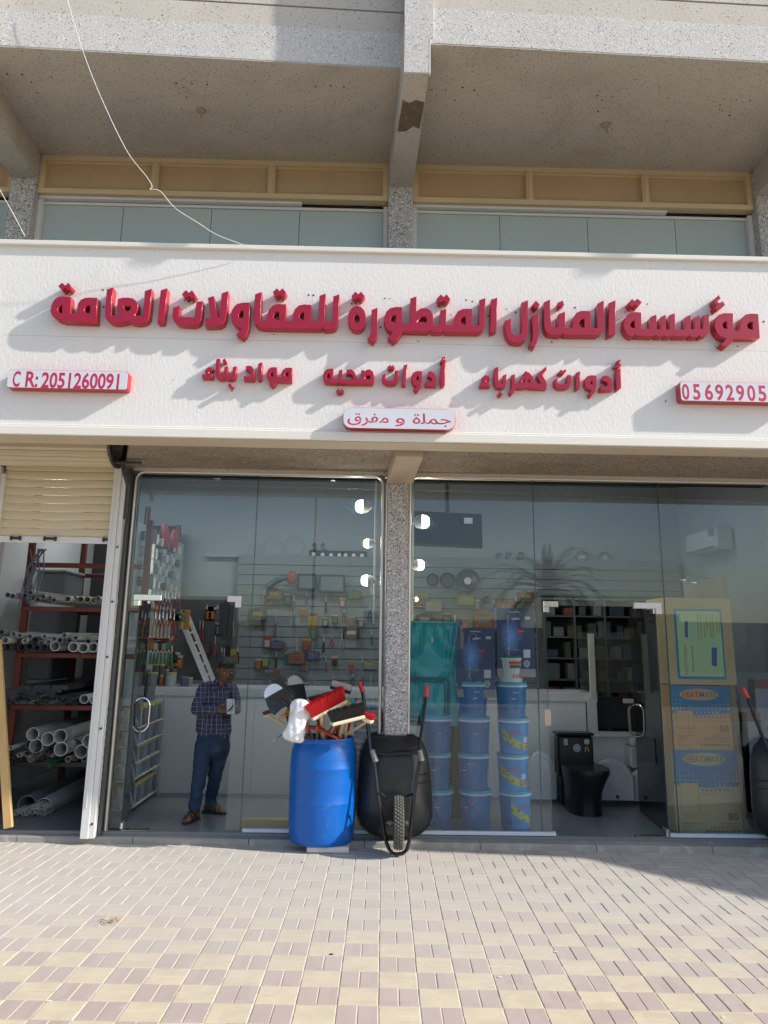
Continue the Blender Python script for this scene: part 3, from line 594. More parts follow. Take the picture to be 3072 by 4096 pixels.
sf2 = shopfront('right shop window with paint bucket stacks and an open glass door', XR0, XR1, [(XR0,XJ2,ZB,ZTOP),(XJ2,XD2-.004,ZB,ZD),(XJ2,XJ3,ZD+.004,ZTOP),(XH2+.004,XJ3,ZB,ZD),(XJ3,XR1,ZB,ZTOP)], None, [(XR0,XD2+.02),(XJ3-.09,XR1)], [(XD2-.03,XD2+.11,ZD-.012,0,XD2-.003),(XH2-.2,XH2+.06,ZD-.012,1,XH2+.033)])
def door(label, xh, wd, ang, sgn):
    t = thing('glass_door', label, 'door', (xh, YG+.005, ZF)); M = Matrix.Translation((xh, YG+.005, 0)) @ Matrix.Rotation(R(ang), 4, 'Z')
    m = MB(); m.box((.01 if sgn > 0 else -wd, -.005, ZF+.012),(wd if sgn > 0 else -.01, .005, ZD-.012), M); part('leaf', m, glz2, t)
    e = MB()
    for xx in (.006, wd): e.box((sgn*xx-.002,-.006,ZF+.012),(sgn*xx+.002,.006,ZD-.012), M)
    part('leaf_edge', e, darkgap, t)
    hx = sgn*(wd-.07); z0, z1 = P(600,2922,8.4).z, P(600,2790,8.4).z; m = MB(); zc = (z0+z1)/2; h = (z1-z0)/2; r = .07; pts = []
    for k in range(24):
        a = 2*math.pi*k/24; cy_ = math.sin(a); cx_ = math.cos(a); pts.append(M @ Vector((hx, cx_*.078, zc+(h-.078)*(1 if cy_ > 0 else -1)+cy_*.078)))
    m.tube(pts, .0125, 8, closed=True); part('handle', m, chrome, t, smooth=True)
    m = MB(); m.rbox((sgn*.0 if sgn > 0 else -.14,-.014,ZF+.006),(.14 if sgn > 0 else 0,.014,ZF+.06), .003, M); m.rbox((sgn*.0 if sgn > 0 else -.14,-.0142,ZD-.06),(.14 if sgn > 0 else 0,.0142,ZD-.008), .003, M); part('hinge_patch', m, chrome, t)
    return t
door('open glass shop door hinged on the left beside the pipe store', XH1, XD1-XH1-.02, 99, 1)
door('open glass shop door hinged on the right beside the carton stack', XH2, XH2-XD2-.02, -95, -1)
m = MB(); m.rbox((XH1+.01,YG-.03,ZF+.0005),(XH1+.25,YG+.05,ZF+.006), .002); solo('floor_closer', m, chrome, 'metal floor closer plate under the left glass door', 'door closer')
m = MB(); m.rbox((XH2-.3,YG-.03,ZF+.0005),(XH2-.0,YG+.05,ZF+.006), .002); solo('floor_closer', m, chrome, 'metal floor closer plate under the right glass door', 'door closer')
# stickers on the glass
q = P(2192,2870,YG); m = MB(); m.box((q.x-.03,YG-.002,q.z-.07),(q.x+.028,YG-.0008,q.z+.07)); solo('door_sticker', m, mat('tan_sticker', (.55,.42,.32), .6, var=.5, vs=30), 'small tan sticker on the glass edge beside the right doorway', 'sticker')
# ------------------------------------------------------------------ across the street (seen mirrored in the glass)
house_m = mat('house_render', (.26,.20,.15), .9, var=.15, vs=.3); house2_m = mat('house_render_dark', (.19,.155,.12), .9, var=.15, vs=.3); win_m = mat('house_window', (.05,.06,.07), .15)
def house(x0, x1, y, d, h, mt, label, k):
    t = thing('house', label, 'house', ((x0+x1)/2, y, -.14), 'houses across the street')
    m = MB(); m.box((x0,y-d,-.14),(x1,y,h)); part('wall', m, mt, t)
    m = MB(); m.box((x0-.15,y-d-.15,h),(x1+.15,y+.15,h+.5)); m.box((x0+.6,y-d*.7,h+.5),(x0+(x1-x0)*.4,y-d*.2,h+1.3)); part('roof_parapet', m, mt, t)
    n = int((x1-x0)/3.2)
    for i in range(n):
        for zz in (.9,):
            xx = x0+1.2+i*3.1; m = MB(); m.box((xx,y+.01,zz),(xx+1.1,y+.05,zz+1.1)); w = part('window', m, win_m, t); m = MB(); m.box((xx-.1,y+.012,zz-.12),(xx+1.2,y+.12,zz-.01)); part('sill', m, house_m, w)
house(-26,-12,-62,12,2.9,house_m,'brown single storey house across the street, left end of the row',0); house(-11,-2.5,-60,11,2.5,house2_m,'dark brown low house across the street, second from the left',1)
house(-1.2,9,-64,12,3.3,house_m,'brown house with a roof room in the middle of the row across the street',2); house(11,23,-66,12,2.7,house2_m,'dark brown house across the street, second from the right',3); house(25,40,-62,12,3.4,house_m,'broad brown house across the street, right end of the row',4)
m = MB(); m.box((-60,-44.3,-.14),(60,-44,1.2)); solo('boundary_wall', m, house2_m, 'long brown boundary wall across the street in front of the houses', 'wall', (0,-44.2,-.14))
m = MB(); m.cyl((-2.75,-24,-.14),(-2.75,-24,10.5),.10,.06,10); lp = thing('street_lamp', 'tall thin street lamp mast across the road mirrored in the shop glass', 'street lamp', (-2.75,-24,-.14)); part('mast', m, mat('grey_mast',(.25,.25,.25),.5,metal=.6), lp)
m = MB(); m.tube([(-2.75,-24,10.4),(-2.75,-23.4,10.8),(-2.75,-22.4,10.9)],.04,6); m.rbox((-2.87,-22.6,10.84),(-2.63,-21.8,10.96),.03); part('lamp_head', m, MATS['grey_mast'], lp)
# date palm
pm = thing('palm_tree', 'date palm with a shaggy crown growing across the road', 'tree', (5.45,-9.2,-.14)); bark = mat('palm_bark', (.20,.15,.10), .95, var=.4, vs=9, bump=1, bs=12); frond = mat('palm_frond', (.085,.105,.05), .6, var=.3, vs=3, jitter=.3); dryf = mat('dry_frond', (.30,.24,.15), .8, var=.3)
m = MB(); m.lathe([(.24,0),(.20,.3),(.17,1.0),(.165,2.0),(.18,3.3),(.22,3.9),(.12,4.25),(.01,4.4)], (5.45,-9.2,-.75), 12)
for i in range(70):
    a = i*2.4; z = .2+i*.053; m.rbox((-.05,0,0),(.05,.07,.07),.01, Matrix.Translation((5.45,-9.2,z-.75)) @ Matrix.Rotation(a,4,'Z') @ Matrix.Translation((0,.155,0)) @ Matrix.Rotation(-.5,4,'X'))
part('trunk', m, bark, pm)
m = MB()
for i in range(16): a = i*2.4; m.tube([(5.45+.05*math.cos(a),-9.2+.05*math.sin(a),3.2),(5.45+(.06+.02*(i%4))*math.cos(a),-9.2+(.06+.02*(i%4))*math.sin(a),3.8),(5.45+(.10+.05*(i%4))*math.cos(a),-9.2+(.10+.05*(i%4))*math.sin(a),4.5+.12*(i%3))],[.07,.05,.012],6)
part('tied_centre_fronds', m, dryf, pm)
for i in range(44):
    a = i*2.399+rnd.uniform(-.3,.3); el = R(52-i*1.9+rnd.uniform(-8,8)); Lf = rnd.uniform(1.7,2.2); m = MB(); d = Vector((math.cos(a),math.sin(a),0)); pts = []
    for k in range(11):
        t = k/10; ang = el - t*t*R(75); pts.append((pts[-1] if pts else Vector((5.45,-9.2,3.38))) + (d*math.cos(ang)+Vector((0,0,math.sin(ang))))*Lf/10)
    m.tube(pts, [.018*(1-k/12) for k in range(11)], 5)
    for k in range(1,41):
        t = k/41*10; i0 = int(t); p = pts[i0].lerp(pts[min(i0+1,10)], t-i0); td = (pts[min(i0+1,10)]-pts[i0]).normalized() if i0 < 10 else td
        side = td.cross(Vector((0,0,1))).normalized(); ll = .34*math.sin(math.pi*(.12+.83*k/41))+.05
        for sg in (-1,1):
            q = p + (side*sg*.8+td*.75+Vector((0,0,.1-.25*rnd.random()))).normalized()*ll; w = td*.013
            m.add([p-w,p+w,q],[(0,1,2)])
    part('frond', m, dryf if i > 40 else frond, pm)
# unseen sheet, added and shaped to cast the pavement shadow at the right
m = MB(); A = [Vector((5.8,5.92,3.55)),Vector((7.25,5.74,3.55)),Vector((8.45,4.45,3.55)),Vector((13.5,3.0,3.55)),Vector((13.5,7.0,3.55)),Vector((5.8,7.0,3.55))]
m.add([*A,*[v+Vector((0,0,.01)) for v in A]], [tuple(range(6)),tuple(range(11,5,-1))]+[(i,(i+1)%6,6+(i+1)%6,6+i) for i in range(6)])
sl = thing('added_shadow_sheet', 'unseen beige sheet on posts, added to shade the pavement at the right', 'shadow caster', (9.5,5,-.13)); part('fabric', m, mat('shadow_sheet_cloth',(.5,.42,.3),.9), sl)
m = MB(); m.cyl((8.45,4.5,-.1),(8.45,4.5,3.55),.035,n=8); part('post', m, alu, sl); m = MB(); m.cyl((13.4,3.1,-.1),(13.4,3.1,3.55),.035,n=8); part('post', m, alu, sl)
# ------------------------------------------------------------------ shop interior shell
shopw = mat('dimmed_shop_wall', (.36, .40, .42), .8, var=.08, vs=1.2)  # darker copy of the white wall, interior dimness put into the colour
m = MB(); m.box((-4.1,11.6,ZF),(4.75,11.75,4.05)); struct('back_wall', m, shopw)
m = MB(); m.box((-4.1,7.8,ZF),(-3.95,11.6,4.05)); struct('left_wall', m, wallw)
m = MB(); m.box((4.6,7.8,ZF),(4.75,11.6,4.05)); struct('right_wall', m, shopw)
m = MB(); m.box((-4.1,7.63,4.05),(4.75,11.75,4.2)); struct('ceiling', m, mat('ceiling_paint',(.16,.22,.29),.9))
m = MB(); m.box((-2.4,11.5,P(1200,2232,11.5).z),(4.5,11.6,P(1200,2222,11.5).z)); solo('wall_ledge', m, mat('ledge_grey',(.4,.42,.43),.6), 'thin grey ledge running along the back wall above the goods', 'ledge')
for x in (-2.1,-.55):     # ceiling struts
    m = MB(); m.rbox((x,8.6,3.92),(x+.07,10.4,4.05)); m.rbox((x,10.3,3.8),(x+.07,10.4,3.95)); solo('ceiling_strut', m, alu, 'grey metal ceiling strut %s' % ('above the partition panel' if x < -1 else 'nearer the pillar'), 'strut', group='ceiling struts')
# lamps: LED bulbs on their display boards, two by two either side of the pillar
def bulb(px, py, rpx, warm, sgn, lab, Y=7.95, en=7):
    q = P(px, py, Y); r = rpx*Y/F_PX; t = thing('led_bulb', lab, 'light bulb', tuple(q), 'lit bulbs either side of the pillar')
    col = (1,.78,.48) if warm else (.90,.95,1)
    m = MB(); m.lathe([(.001,-r*1.15),(r*.55,-r*1.1),(r*.9,-r*.75),(r,-r*.2),(r,.0)], q, 16, 'x', None); 
    if sgn < 0:
        for v in m.v: v.x = 2*q.x - v.x
    part('dome', m, emit('bulb_warm' if warm else 'bulb_white', col, 6.5 if warm else 8), t, smooth=True)
    m = MB(); m.lathe([(r,0),(r*.95,r*.5),(r*.75,r*.9),(r*.45,r*1.05),(r*.3,r*1.4),(.001,r*1.42)], q, 16, 'x')
    if sgn < 0:
        for v in m.v: v.x = 2*q.x - v.x
    part('base', m, mat('bulb_base',(.45,.46,.47),.4), t, smooth=True)
    l = bpy.data.lights.new('bulb_light','POINT'); l.energy = en; l.color = col; l.shadow_soft_size = r; o = bpy.data.objects.new('bulb_light', l); COL.objects.link(o); o.location = q + Vector((-sgn*r*1.6, .02, 0))
bulb(1452,2026,27,False,1,'white lit bulb left of the pillar, topmost of its column')
bulb(1475,2174,19,True,1,'warm lit bulb left of the pillar, in the middle of its column')
bulb(1470,2322,22,False,1,'white lit bulb left of the pillar, lowest of its column')
bulb(1686,2087,28,True,-1,'warm lit bulb right of the pillar in front of the hanging screen')
bulb(1672,2260,22,False,-1,'white lit bulb right of the pillar below the hanging screen')
bulb(1662,2397,9,True,-1,'small warm lit bulb right of the pillar, lowest there')
for k, (x, lab) in enumerate(((P(1500,2200,8.02).x,'left'),(P(1650,2200,8.02).x,'right'))):
    m = MB(); m.box((x-.01,7.95,1.9),(x+.01,8.25,3.35)); solo('bulb_board', m, wallw, 'narrow white lamp display board %s of the pillar' % lab, 'display board')
# fill lamps added under the shop ceiling to brighten the interior, out of view
for x, y in ((-1.0,9.8),(2.4,9.9),(-3.3,9.8)):
    lab = {-1.0:'left',2.4:'right',-3.3:'pipe store'}[x]
    t = thing('added_fill_lamp', 'long fill lamp added on the ceiling over the %s part of the shop' % lab, 'fill lamp', (x,y,4.05)); m = MB(); m.rbox((x-.6,y-.05,4.0),(x+.6,y+.05,4.049)); part('housing', m, aluwhite, t)
    m = MB(); m.cyl((x-.57,y,3.98),(x+.57,y,3.98),.018,n=8); part('tube', m, emit('fill_tube_white',(.9,.96,1),4), t)
    l = bpy.data.lights.new('fill_light','AREA'); l.shape = 'RECTANGLE'; l.size = 1.1; l.size_y = .08; l.energy = 15 if x < 0 else 8; l.color = (.9,.96,1); o = bpy.data.objects.new('fill_light', l); COL.objects.link(o); o.location = (x,y,3.94)
# ------------------------------------------------------------------ roller shutter and pipe store
slat_m = mat('cream_shutter_slat', (.64,.54,.36), .4, var=.06, vs=2)
YS = 7.36; xs0, xs1 = P(6,2000,YS).x, (P(464,1950,YS).x+P(352,3200,YS).x)/2
sh = thing('roller_shutter', 'cream slatted roller shutter half raised above the pipe store', 'roller shutter', ((xs0+xs1)/2, YS, 2.5))
zb = P(230,2146,YS).z; pitch = .0775; z = zb
k = 0
while z < ZS+.12:
    m = MB(); prof = [(0,0),(-.007,.012),(-.009,.04),(-.006,.068),(-.001,.0745),(.004,.072),(.004,.004)]
    vs = [(x, YS+a, z+b) for x in (xs0+.012,xs1-.012) for a,b in prof]; n = 7
    m.add(vs, [tuple(range(n)), tuple(range(2*n-1,n-1,-1))]+[(i,(i+1)%n,n+(i+1)%n,n+i) for i in range(n)]); part('slat', m, slat_m, sh); z += pitch
rc = .24; yc, zc_ = YS-rc, ZS+.20
for k in range(11):
    a0 = R(2-k*16); a1 = R(2-(k+1)*16+1.2); m = MB(); vs = []
    for x in (xs0-.12,xs1+.03):
        for a, q in ((a0,rc),((a0+a1)/2,rc+.012),(a1,rc),(a1,rc-.012),(a0,rc-.012)): vs.append((x, yc+q*math.cos(a), zc_+q*math.sin(a)))
    m.add(vs, [(0,1,2,3,4),(9,8,7,6,5)]+[(i,(i+1)%5,5+(i+1)%5,5+i) for i in range(5)]); part('rolled_slat', m, slat_m, sh)
m = MB(); m.rbox((xs0+.012,YS-.015,zb-.062),(xs1-.012,YS+.012,zb-.002),.004); part('bottom_rail', m, aluwhite, sh)
for px, w in ((62,.10),(200,.12),(432,.10)):
    q = P(px, 2160, YS-.02); m = MB(); m.rbox((q.x-w/2,YS-.04,zb-.035),(q.x+w/2,YS-.016,zb-.012),.006); m.rbox((q.x-w/2,YS-.03,zb-.045),(q.x-w/2+.02,YS-.012,zb-.004),.003); m.rbox((q.x+w/2-.02,YS-.03,zb-.045),(q.x+w/2,YS-.012,zb-.004),.003); part('latch', m, black, sh)
xr = (P(499,1933,YS-.04).x+P(380,3330,YS-.04).x)/2
for a, b in ((xs1-.02,xr),(xs0-.08,xs0+.025)):
    m = MB(); m.rbox((a,YS-.05,.052),(b-.045,YS+.035,ZS-.02),.004); m.rbox((b-.044,YS-.035,.052),(b,YS+.035,ZS-.09),.004); m.rbox((a+.028,YS-.056,.3),(a+.034,YS-.048,3.2),.002); part('guide_rail', m, aluwhite, sh)
for zz in (.17,.95,1.56,2.05,2.55): 
    m = MB(); m.cyl((xr-.024,YS-.045,zz),(xr-.024,YS-.03,zz),.010,n=8); part('bolt', m, black, sh)
m = MB(); m.lathe([(.20,0),(.262,0),(.262,.02),(.20,.02),(.20,0)],(xs1+.04,yc,zc_),24,'x'); m.rbox((xs1+.05,7.05,ZS-.03),(xs1+.30,7.09,ZS-.008),.003); m.rbox((xs1+.10,7.08,ZS-.25),(xs1+.135,7.11,ZS-.03),.003, Matrix.Translation((xs1+.1,7.1,ZS-.03)) @ Matrix.Rotation(R(-20),4,'Y') @ Matrix.Translation((-xs1-.1,-7.1,-ZS+.03))); m.box((xr+.002,7.33,ZS-.5),(xr+.03,7.36,ZS-.02)); part('end_bracket', m, mat('dark_steel',(.08,.08,.08),.5,metal=.5), sh)
m = MB(); m.box((xr+.003,7.40,.052),(XL0-.032,7.72,ZS-.0)); solo('door_jamb', m, mat('dark_jamb',(.075,.085,.085),.25), 'dark glossy jamb between the shutter rail and the left shop window', 'jamb', (xr,7.5,.052))
m = MB(); m.box((-4.0,6.46,3.85),(-2.0,7.62,3.9)); m.box((-4.0,6.455,ZS+.09),(-2.05,6.47,3.85)); m.box((-2.6,7.45,ZS-.01),(-2.41,7.62,3.85)); part('shutter_recess', m, darkgap, bld)
redst = mat('red_oxide_steel', (.17,.040,.028), .6, var=.15, vs=8)
YR = 8.2
rack = thing('pipe_rack', 'tall red steel rack holding rows of plastic pipes in the store', 'rack', (-3.1, 9, ZF))
def upright(px, py, px2, py2, y, w=.06, top=3.3):
    a = (P(px,py,y).x+P(px2,py2,y).x)/2; m = MB(); m.rbox((a-w/2,y-.03,ZF),(a+w/2,y+.03,top),.004); part('post', m, redst, rack); return a
xa = upright(117,2297,43,2934,YR+.05); xb = upright(597,2100,550,2760,YR+.05,top=P(597,2078,YR).z)
for y2 in (9.6,11.2):
    for xx in (xa+.05,-2.74): m = MB(); m.rbox((xx-.03,y2-.03,ZF),(xx+.03,y2+.03,3.3),.004); part('post', m, redst, rack)
lev = {}
for nm, (px, py) in dict(a=(300,2258),b=(300,2433),c=(300,2618),d=(300,2826),e=(300,3052)).items():
    z = P(px,py,YR).z; lev[nm] = z
    for y2 in (YR,9.6,11.2): m = MB(); m.rbox((xa,y2-.025,z-.035),(xb if y2 == YR else -2.71,y2+.025,z+.012),.004); part('beam', m, redst if nm != 'e' else black, rack)
pw, pg, pd, pb = mat('white_pvc',(.62,.63,.60),.4,jitter=.15), mat('grey_pvc',(.30,.31,.31),.4,jitter=.2), mat('dark_grey_pvc',(.085,.09,.095),.4,jitter=.2), mat('beige_pvc',(.50,.47,.38),.45,jitter=.15)
pgr = mat('green_ppr',(.03,.22,.06),.45); bore = None
def pipe(px, py, rpx, mt, yf, label, grp, ln=2.9, wall=.14):
    yf += rnd.uniform(-.06,.10); q = P(px, py, yf); r = rpx*yf/F_PX*.985; m = MB(); e = q + Vector((rnd.uniform(-.03,.03), ln, rnd.uniform(-.02,.02)))
    m.cyl(q, e, r, n=16 if rpx > 14 else 10, wall=max(.0025, r*wall)); solo('pipe', m, mt, label, 'pipe', tuple(q), grp, smooth=50)
k_ = .5425
for (x, y) in ((55,1252),(90,1260),(130,1256),(180,1257),(222,1237),(232,1277),(275,1287),(316,1266),(362,1274),(397,1293)): pipe(x*k_,1700+y*k_,10,pg,8.05,'grey conduit pipe lying in the left group on the upper rack shelf','grey conduits on the upper shelf')
for (x, y) in ((498,1283),(547,1283),(593,1287),(643,1287),(692,1292),(718,1284),(765,1300),(800,1302)): pipe(x*k_,1700+y*k_,13,pb,8.05,'beige pipe lying in the right group on the upper rack shelf','beige pipes on the upper shelf')
for (x, y, mt) in ((10,1528,pg),(95,1543,pw),(140,1552,pw),(218,1562,pw),(325,1560,pw),(397,1577,pw),(440,1588,pg),(472,1552,pw),(556,1570,pw),(510,1588,pg),(648,1597,pg),(720,1600,pg),(180,1592,pw),(300,1608,pw),(352,1600,pw),(768,1580,pw),(35,1588,pw),(258,1584,pd)): pipe(x*k_,1700+y*k_,11 if x != 35 else 14,mt,8.05,'small pipe in the upper layer of the crowded middle rack shelf','small pipes on the middle shelf')
for (x, y) in ((405,155),(540,162),(614,168),(685,165),(745,165)): pipe(x*k_,2500+y*k_,19.5,pw,8.0,'wide white pipe on the middle shelf, %s of its five' % {405:'leftmost',540:'second',614:'third',685:'fourth',745:'rightmost'}[x],'wide white pipes on the middle shelf')
for (x, y) in ((2,163),(50,163),(105,163),(157,165),(215,160),(270,168),(325,168)): pipe(x*k_,2500+y*k_,14,pd,8.05,'dark grey pipe in the bottom layer of the middle shelf, %s' % {2:'at the frame edge',50:'second from the left',105:'third from the left',157:'fourth from the left',215:'the double walled one',270:'sixth from the left',325:'rightmost'}[x],'dark pipes on the middle shelf')
r2 = random.Random(3)
for i in range(34): pipe((70+i*13.6+r2.uniform(-4,4))*k_,2500+(548+r2.uniform(-14,26))*k_,r2.uniform(5.5,8.5),pd if r2.random() < .7 else pg,8.05,'thin dark conduit end on the fourth rack shelf','thin dark conduits on the fourth shelf')
for (x, y) in ((620,546),(697,552)): pipe(x*k_,2500+y*k_,17.5,pw,8.0,'medium white pipe at the right end of the fourth rack shelf, %s one' % ('left' if x < 650 else 'right'),'medium white pipes on the fourth shelf')
for i in range(9):
    q = P((25+i*42)*k_, 2500+(505-(i%3)*18)*k_, 8.25); m = MB(); m.rbox((q.x-.005,8.2+i*.015,q.z-.02),(q.x+.16,11,q.z+.03),.004); solo('cable_trunking', m, pd, 'flat dark trunking length stacked above the thin conduits', 'trunking', group='dark trunking above the thin conduits')
for (x, y, r) in ((240,805,45),(352,840,46),(443,820,47),(265,893,48),(447,915,48),(657,855,46),(598,932,46),(705,935,44),(225,880,36),(560,880,40)): pipe(x*k_,2500+y*k_,r*k_,pw if r > 42 else pb,7.95 if r > 42 else 8.15,'large white drain pipe in the rack heap, %s' % {240:'leftmost of the upper row',352:'second of the upper row',443:'third of the upper row',265:'leftmost of the lower row',447:'middle of the lower row',657:'upper one beside the shutter rail',598:'lower right of the heap',705:'lowest one beside the shutter rail',225:'half hidden at the far left',560:'half hidden in the middle'}[x],'large drain pipes on the lowest shelf',wall=.085)
pipe(78*k_,2500+908*k_,8.5,pw,7.95,'thin white pipe at the left of the drain pipe heap','thin white pipe')
for i in range(24): pipe((75+r2.uniform(0,350))*k_,2500+(955+r2.uniform(-22,42))*k_,r2.uniform(6,9.5),pb if r2.random() < .4 else pd,8.05,'thin pipe end below the heap of large drain pipes','thin pipes under the drain pipes')
for (x, y) in ((355,1003),(368,1042),(350,1050),(400,1006),(382,1012),(635,1047),(662,1040),(648,1020)): pipe(x*k_,2500+y*k_,5.5,pgr,8.0,'thin green water pipe hanging out below the drain pipes','green pipes below the drain pipes')
for (x, y) in ((553,978),(620,990),(500,990)): pipe(x*k_,2500+y*k_,11,pb,8.1,'beige pipe below the right end of the drain pipe heap','beige pipes under the drain pipes')
for (x, y, r) in ((197,1332,66),(322,1345,61)): pipe(x*k_,2500+y*k_,r*k_,pg if r > 63 else pw,8.15,'very wide pale pipe lying on the store floor, %s of the two' % ('left' if x < 200 else 'right'),'wide pipes on the store floor',wall=.06)
for i in range(20):
    q = P((235+r2.uniform(0,125))*k_,2500+(1330+r2.uniform(10,68))*k_,8.05); pipe((235+r2.uniform(0,125))*k_,2500+(1330+r2.uniform(10,66))*k_,r2.uniform(7,10),pw,8.0,'small white pipe stuffed around the wide pipe on the store floor','small pipes in the wide floor pipe')
for i in range(9): pipe((105+i*13)*k_,2500+(1385+r2.uniform(-10,14))*k_,r2.uniform(6,9),pw,8.0,'small white pipe on the floor beside the plank','small pipes on the store floor')
for (a, b, c, d, y) in ((135,2290,262,2405,9.0),(110,2440,240,2560,9.0),(100,2610,210,2720,9.0)):
    p0, p1 = P(a,d,y), P(c,b,y); t = thing('storage_bin', 'grey plastic bin stored on the %s rack level' % {135:'top',110:'second',100:'third'}[a], 'bin', ((p0.x+p1.x)/2, y+.3, p0.z)); m = MB(); m.rbox((p0.x,y,p0.z),(p1.x,y+.6,p1.z),.02); part('body', m, mat('grey_bin',(.27,.29,.31),.5), t); m = MB(); m.rbox((p0.x-.02,y-.02,p1.z-.0),(p1.x+.02,y+.62,p1.z+.03),.01); part('rim', m, mat('grey_bin_rim',(.36,.38,.40),.5), t)
m = MB(); m.box((-3.94,11.3,ZF),(-2.75,11.4,3.3)); solo('dark_backing', m, darkgap, 'plain dark panel across the back of the pipe store', 'backing panel')  # flat dark panel behind the rack, no goods modelled
for i in range(9):
    q = P(125+rnd.uniform(-22,25), 2215, YR-.1); m = MB(); m.tube([q+Vector((rnd.uniform(-.05,.12),0,.05)), q+Vector((rnd.uniform(-.08,.10),-.02,-.15)), q+Vector((rnd.uniform(-.05,.04),0,-.34-rnd.random()*.2))], .007, 5); solo('hanging_strap', m, mat('grey_strap',(.16,.19,.24),.7), 'grey strap dangling from the top of the left red post', 'strap', group='straps on the left red post')
# plank at the left edge
a, b = P(34,3312,7.30), P(-12,2560,7.42); wood = mat('pale_pine', (.56,.36,.15), .7, var=.18, vs=3, stretch=(6,6,.6), stain=((.3,.18,.08), 9, .62, .7))
z = (b-a).normalized(); x = Vector((1,0,0)); x = (x-z*x.dot(z)).normalized(); M = frame(a, x, z.cross(x)); m = MB(); m.rbox((-.036,-.02,0),(.036,.02,(b-a).length),.004, Matrix(((x.x,z.cross(x).x,z.x,a.x),(x.y,z.cross(x).y,z.y,a.y),(x.z,z.cross(x).z,z.z,a.z),(0,0,0,1))))
solo('wood_plank', m, wood, 'upright pale wooden plank at the left edge in front of the pipes', 'plank')
# ------------------------------------------------------------------ blue barrel and the tools in it
blue = mat('blue_hdpe', (.002, .115, .47), .34, var=.12, vs=3, stain=((.10,.20,.38), 5, .60, .80), spec=.45, bump=.15, bs=7)
front = G(1277, 3391, .055); BR = .292; BC = Vector((front.x, front.y+BR-.02, .055)); BH = P(1277, 2958, front.y+.03).z-.055
bar = thing('barrel', 'open blue plastic barrel full of brooms and shovels beside the pillar', 'barrel', tuple(BC))
prof = [(.001,.012),(.22,.012),(.245,.002),(.262,.0),(.274,.012),(.279,.04),(.284,.09),(.289,.20),(.292,.30)]
h = BH
prof += [(.2925,h*.372),(.2945,h*.383),(.2945,h*.392),(.2915,h*.402),(.293,h*.5),(.293,h*.62),(.2925,h*.70),(.295,h*.712),(.295,h*.722),(.291,h*.733),(.289,h*.80),(.285,h*.85),(.276,h*.90),(.262,h*.938),(.255,h*.957),(.256,h*.965),(.264,h*.972),(.266,h*.985),(.263,h),(.250,h),(.246,h*.985),(.250,h*.95),(.275,h*.85),(.28,h*.5),(.27,.05),(.001,.04)]
prof = [(r*BR/.292, z) for r, z in prof]
m = MB(); m.lathe(prof, BC, 48); part('shell', m, blue, bar, smooth=50)
m = MB(); m.lathe([(BR*.89,h*.966),(BR*.918,h*.964),(BR*.918,h*.976),(BR*.89,h*.98)], BC, 48); part('rim_band', m, mat('rim_blue',(.01,.13,.60),.3), bar, smooth=50)
q0, q1 = G(1226,3412,.0), G(1397,3402,.0); m = MB(); m.rbox((q0.x,q0.y-.01,.002),(q1.x,q0.y+.24,.05),.008); solo('tile_offcut', m, mat('white_stone',(.66,.64,.60),.7,var=.12,vs=12), 'broken white stone slab wedged under the front of the blue barrel', 'stone slab')
wood_h = mat('orange_wood_handle', (.42,.16,.05), .45, var=.2, vs=4, stretch=(1,1,.2)); wood_l = mat('light_wood_handle', (.62,.47,.29), .5, var=.15, vs=5)
steel_d = mat('dark_painted_steel', (.022,.024,.028), .32, metal=.3, var=.2, vs=9); bluewhite = mat('pale_blade', (.62,.68,.80), .35, var=.06)
def B(x, y, Y): k = 520/1659; return P(1040+x*k, 2640+y*k, Y)
def in_barrel(head, dx, dy, r):
    # a straight handle from its head over the rim, down to where it meets the inside of the drum
    head = Vector(head); o = (head-BC).xy; rim = BC.xy + Vector((dx, dy)) + (o.normalized()*min(o.length*.5, .20) if o.length > 1e-3 else Vector((0,0))); 
    q = rim-BC.xy; q = q.normalized()*min(q.length, .225) if q.length > 0 else q
    rp = Vector((BC.x+q.x, BC.y+q.y, BC.z+BH+.03)); d = (rp-head).normalized(); e = rp.copy()
    while e.z > .16 and (e.xy-BC.xy).length < .235: e += d*.01
    m = MB(); m.tube([e-d*.01, rp, head], [r*1.05, r, r*.92], 8); return m
def handle_to(par, head, dx=0, dy=0, mt=wood_h, r=.0135, name='handle', tilt=None):
    return part(name, in_barrel(head, dx, dy, r), mt, par, smooth=True)
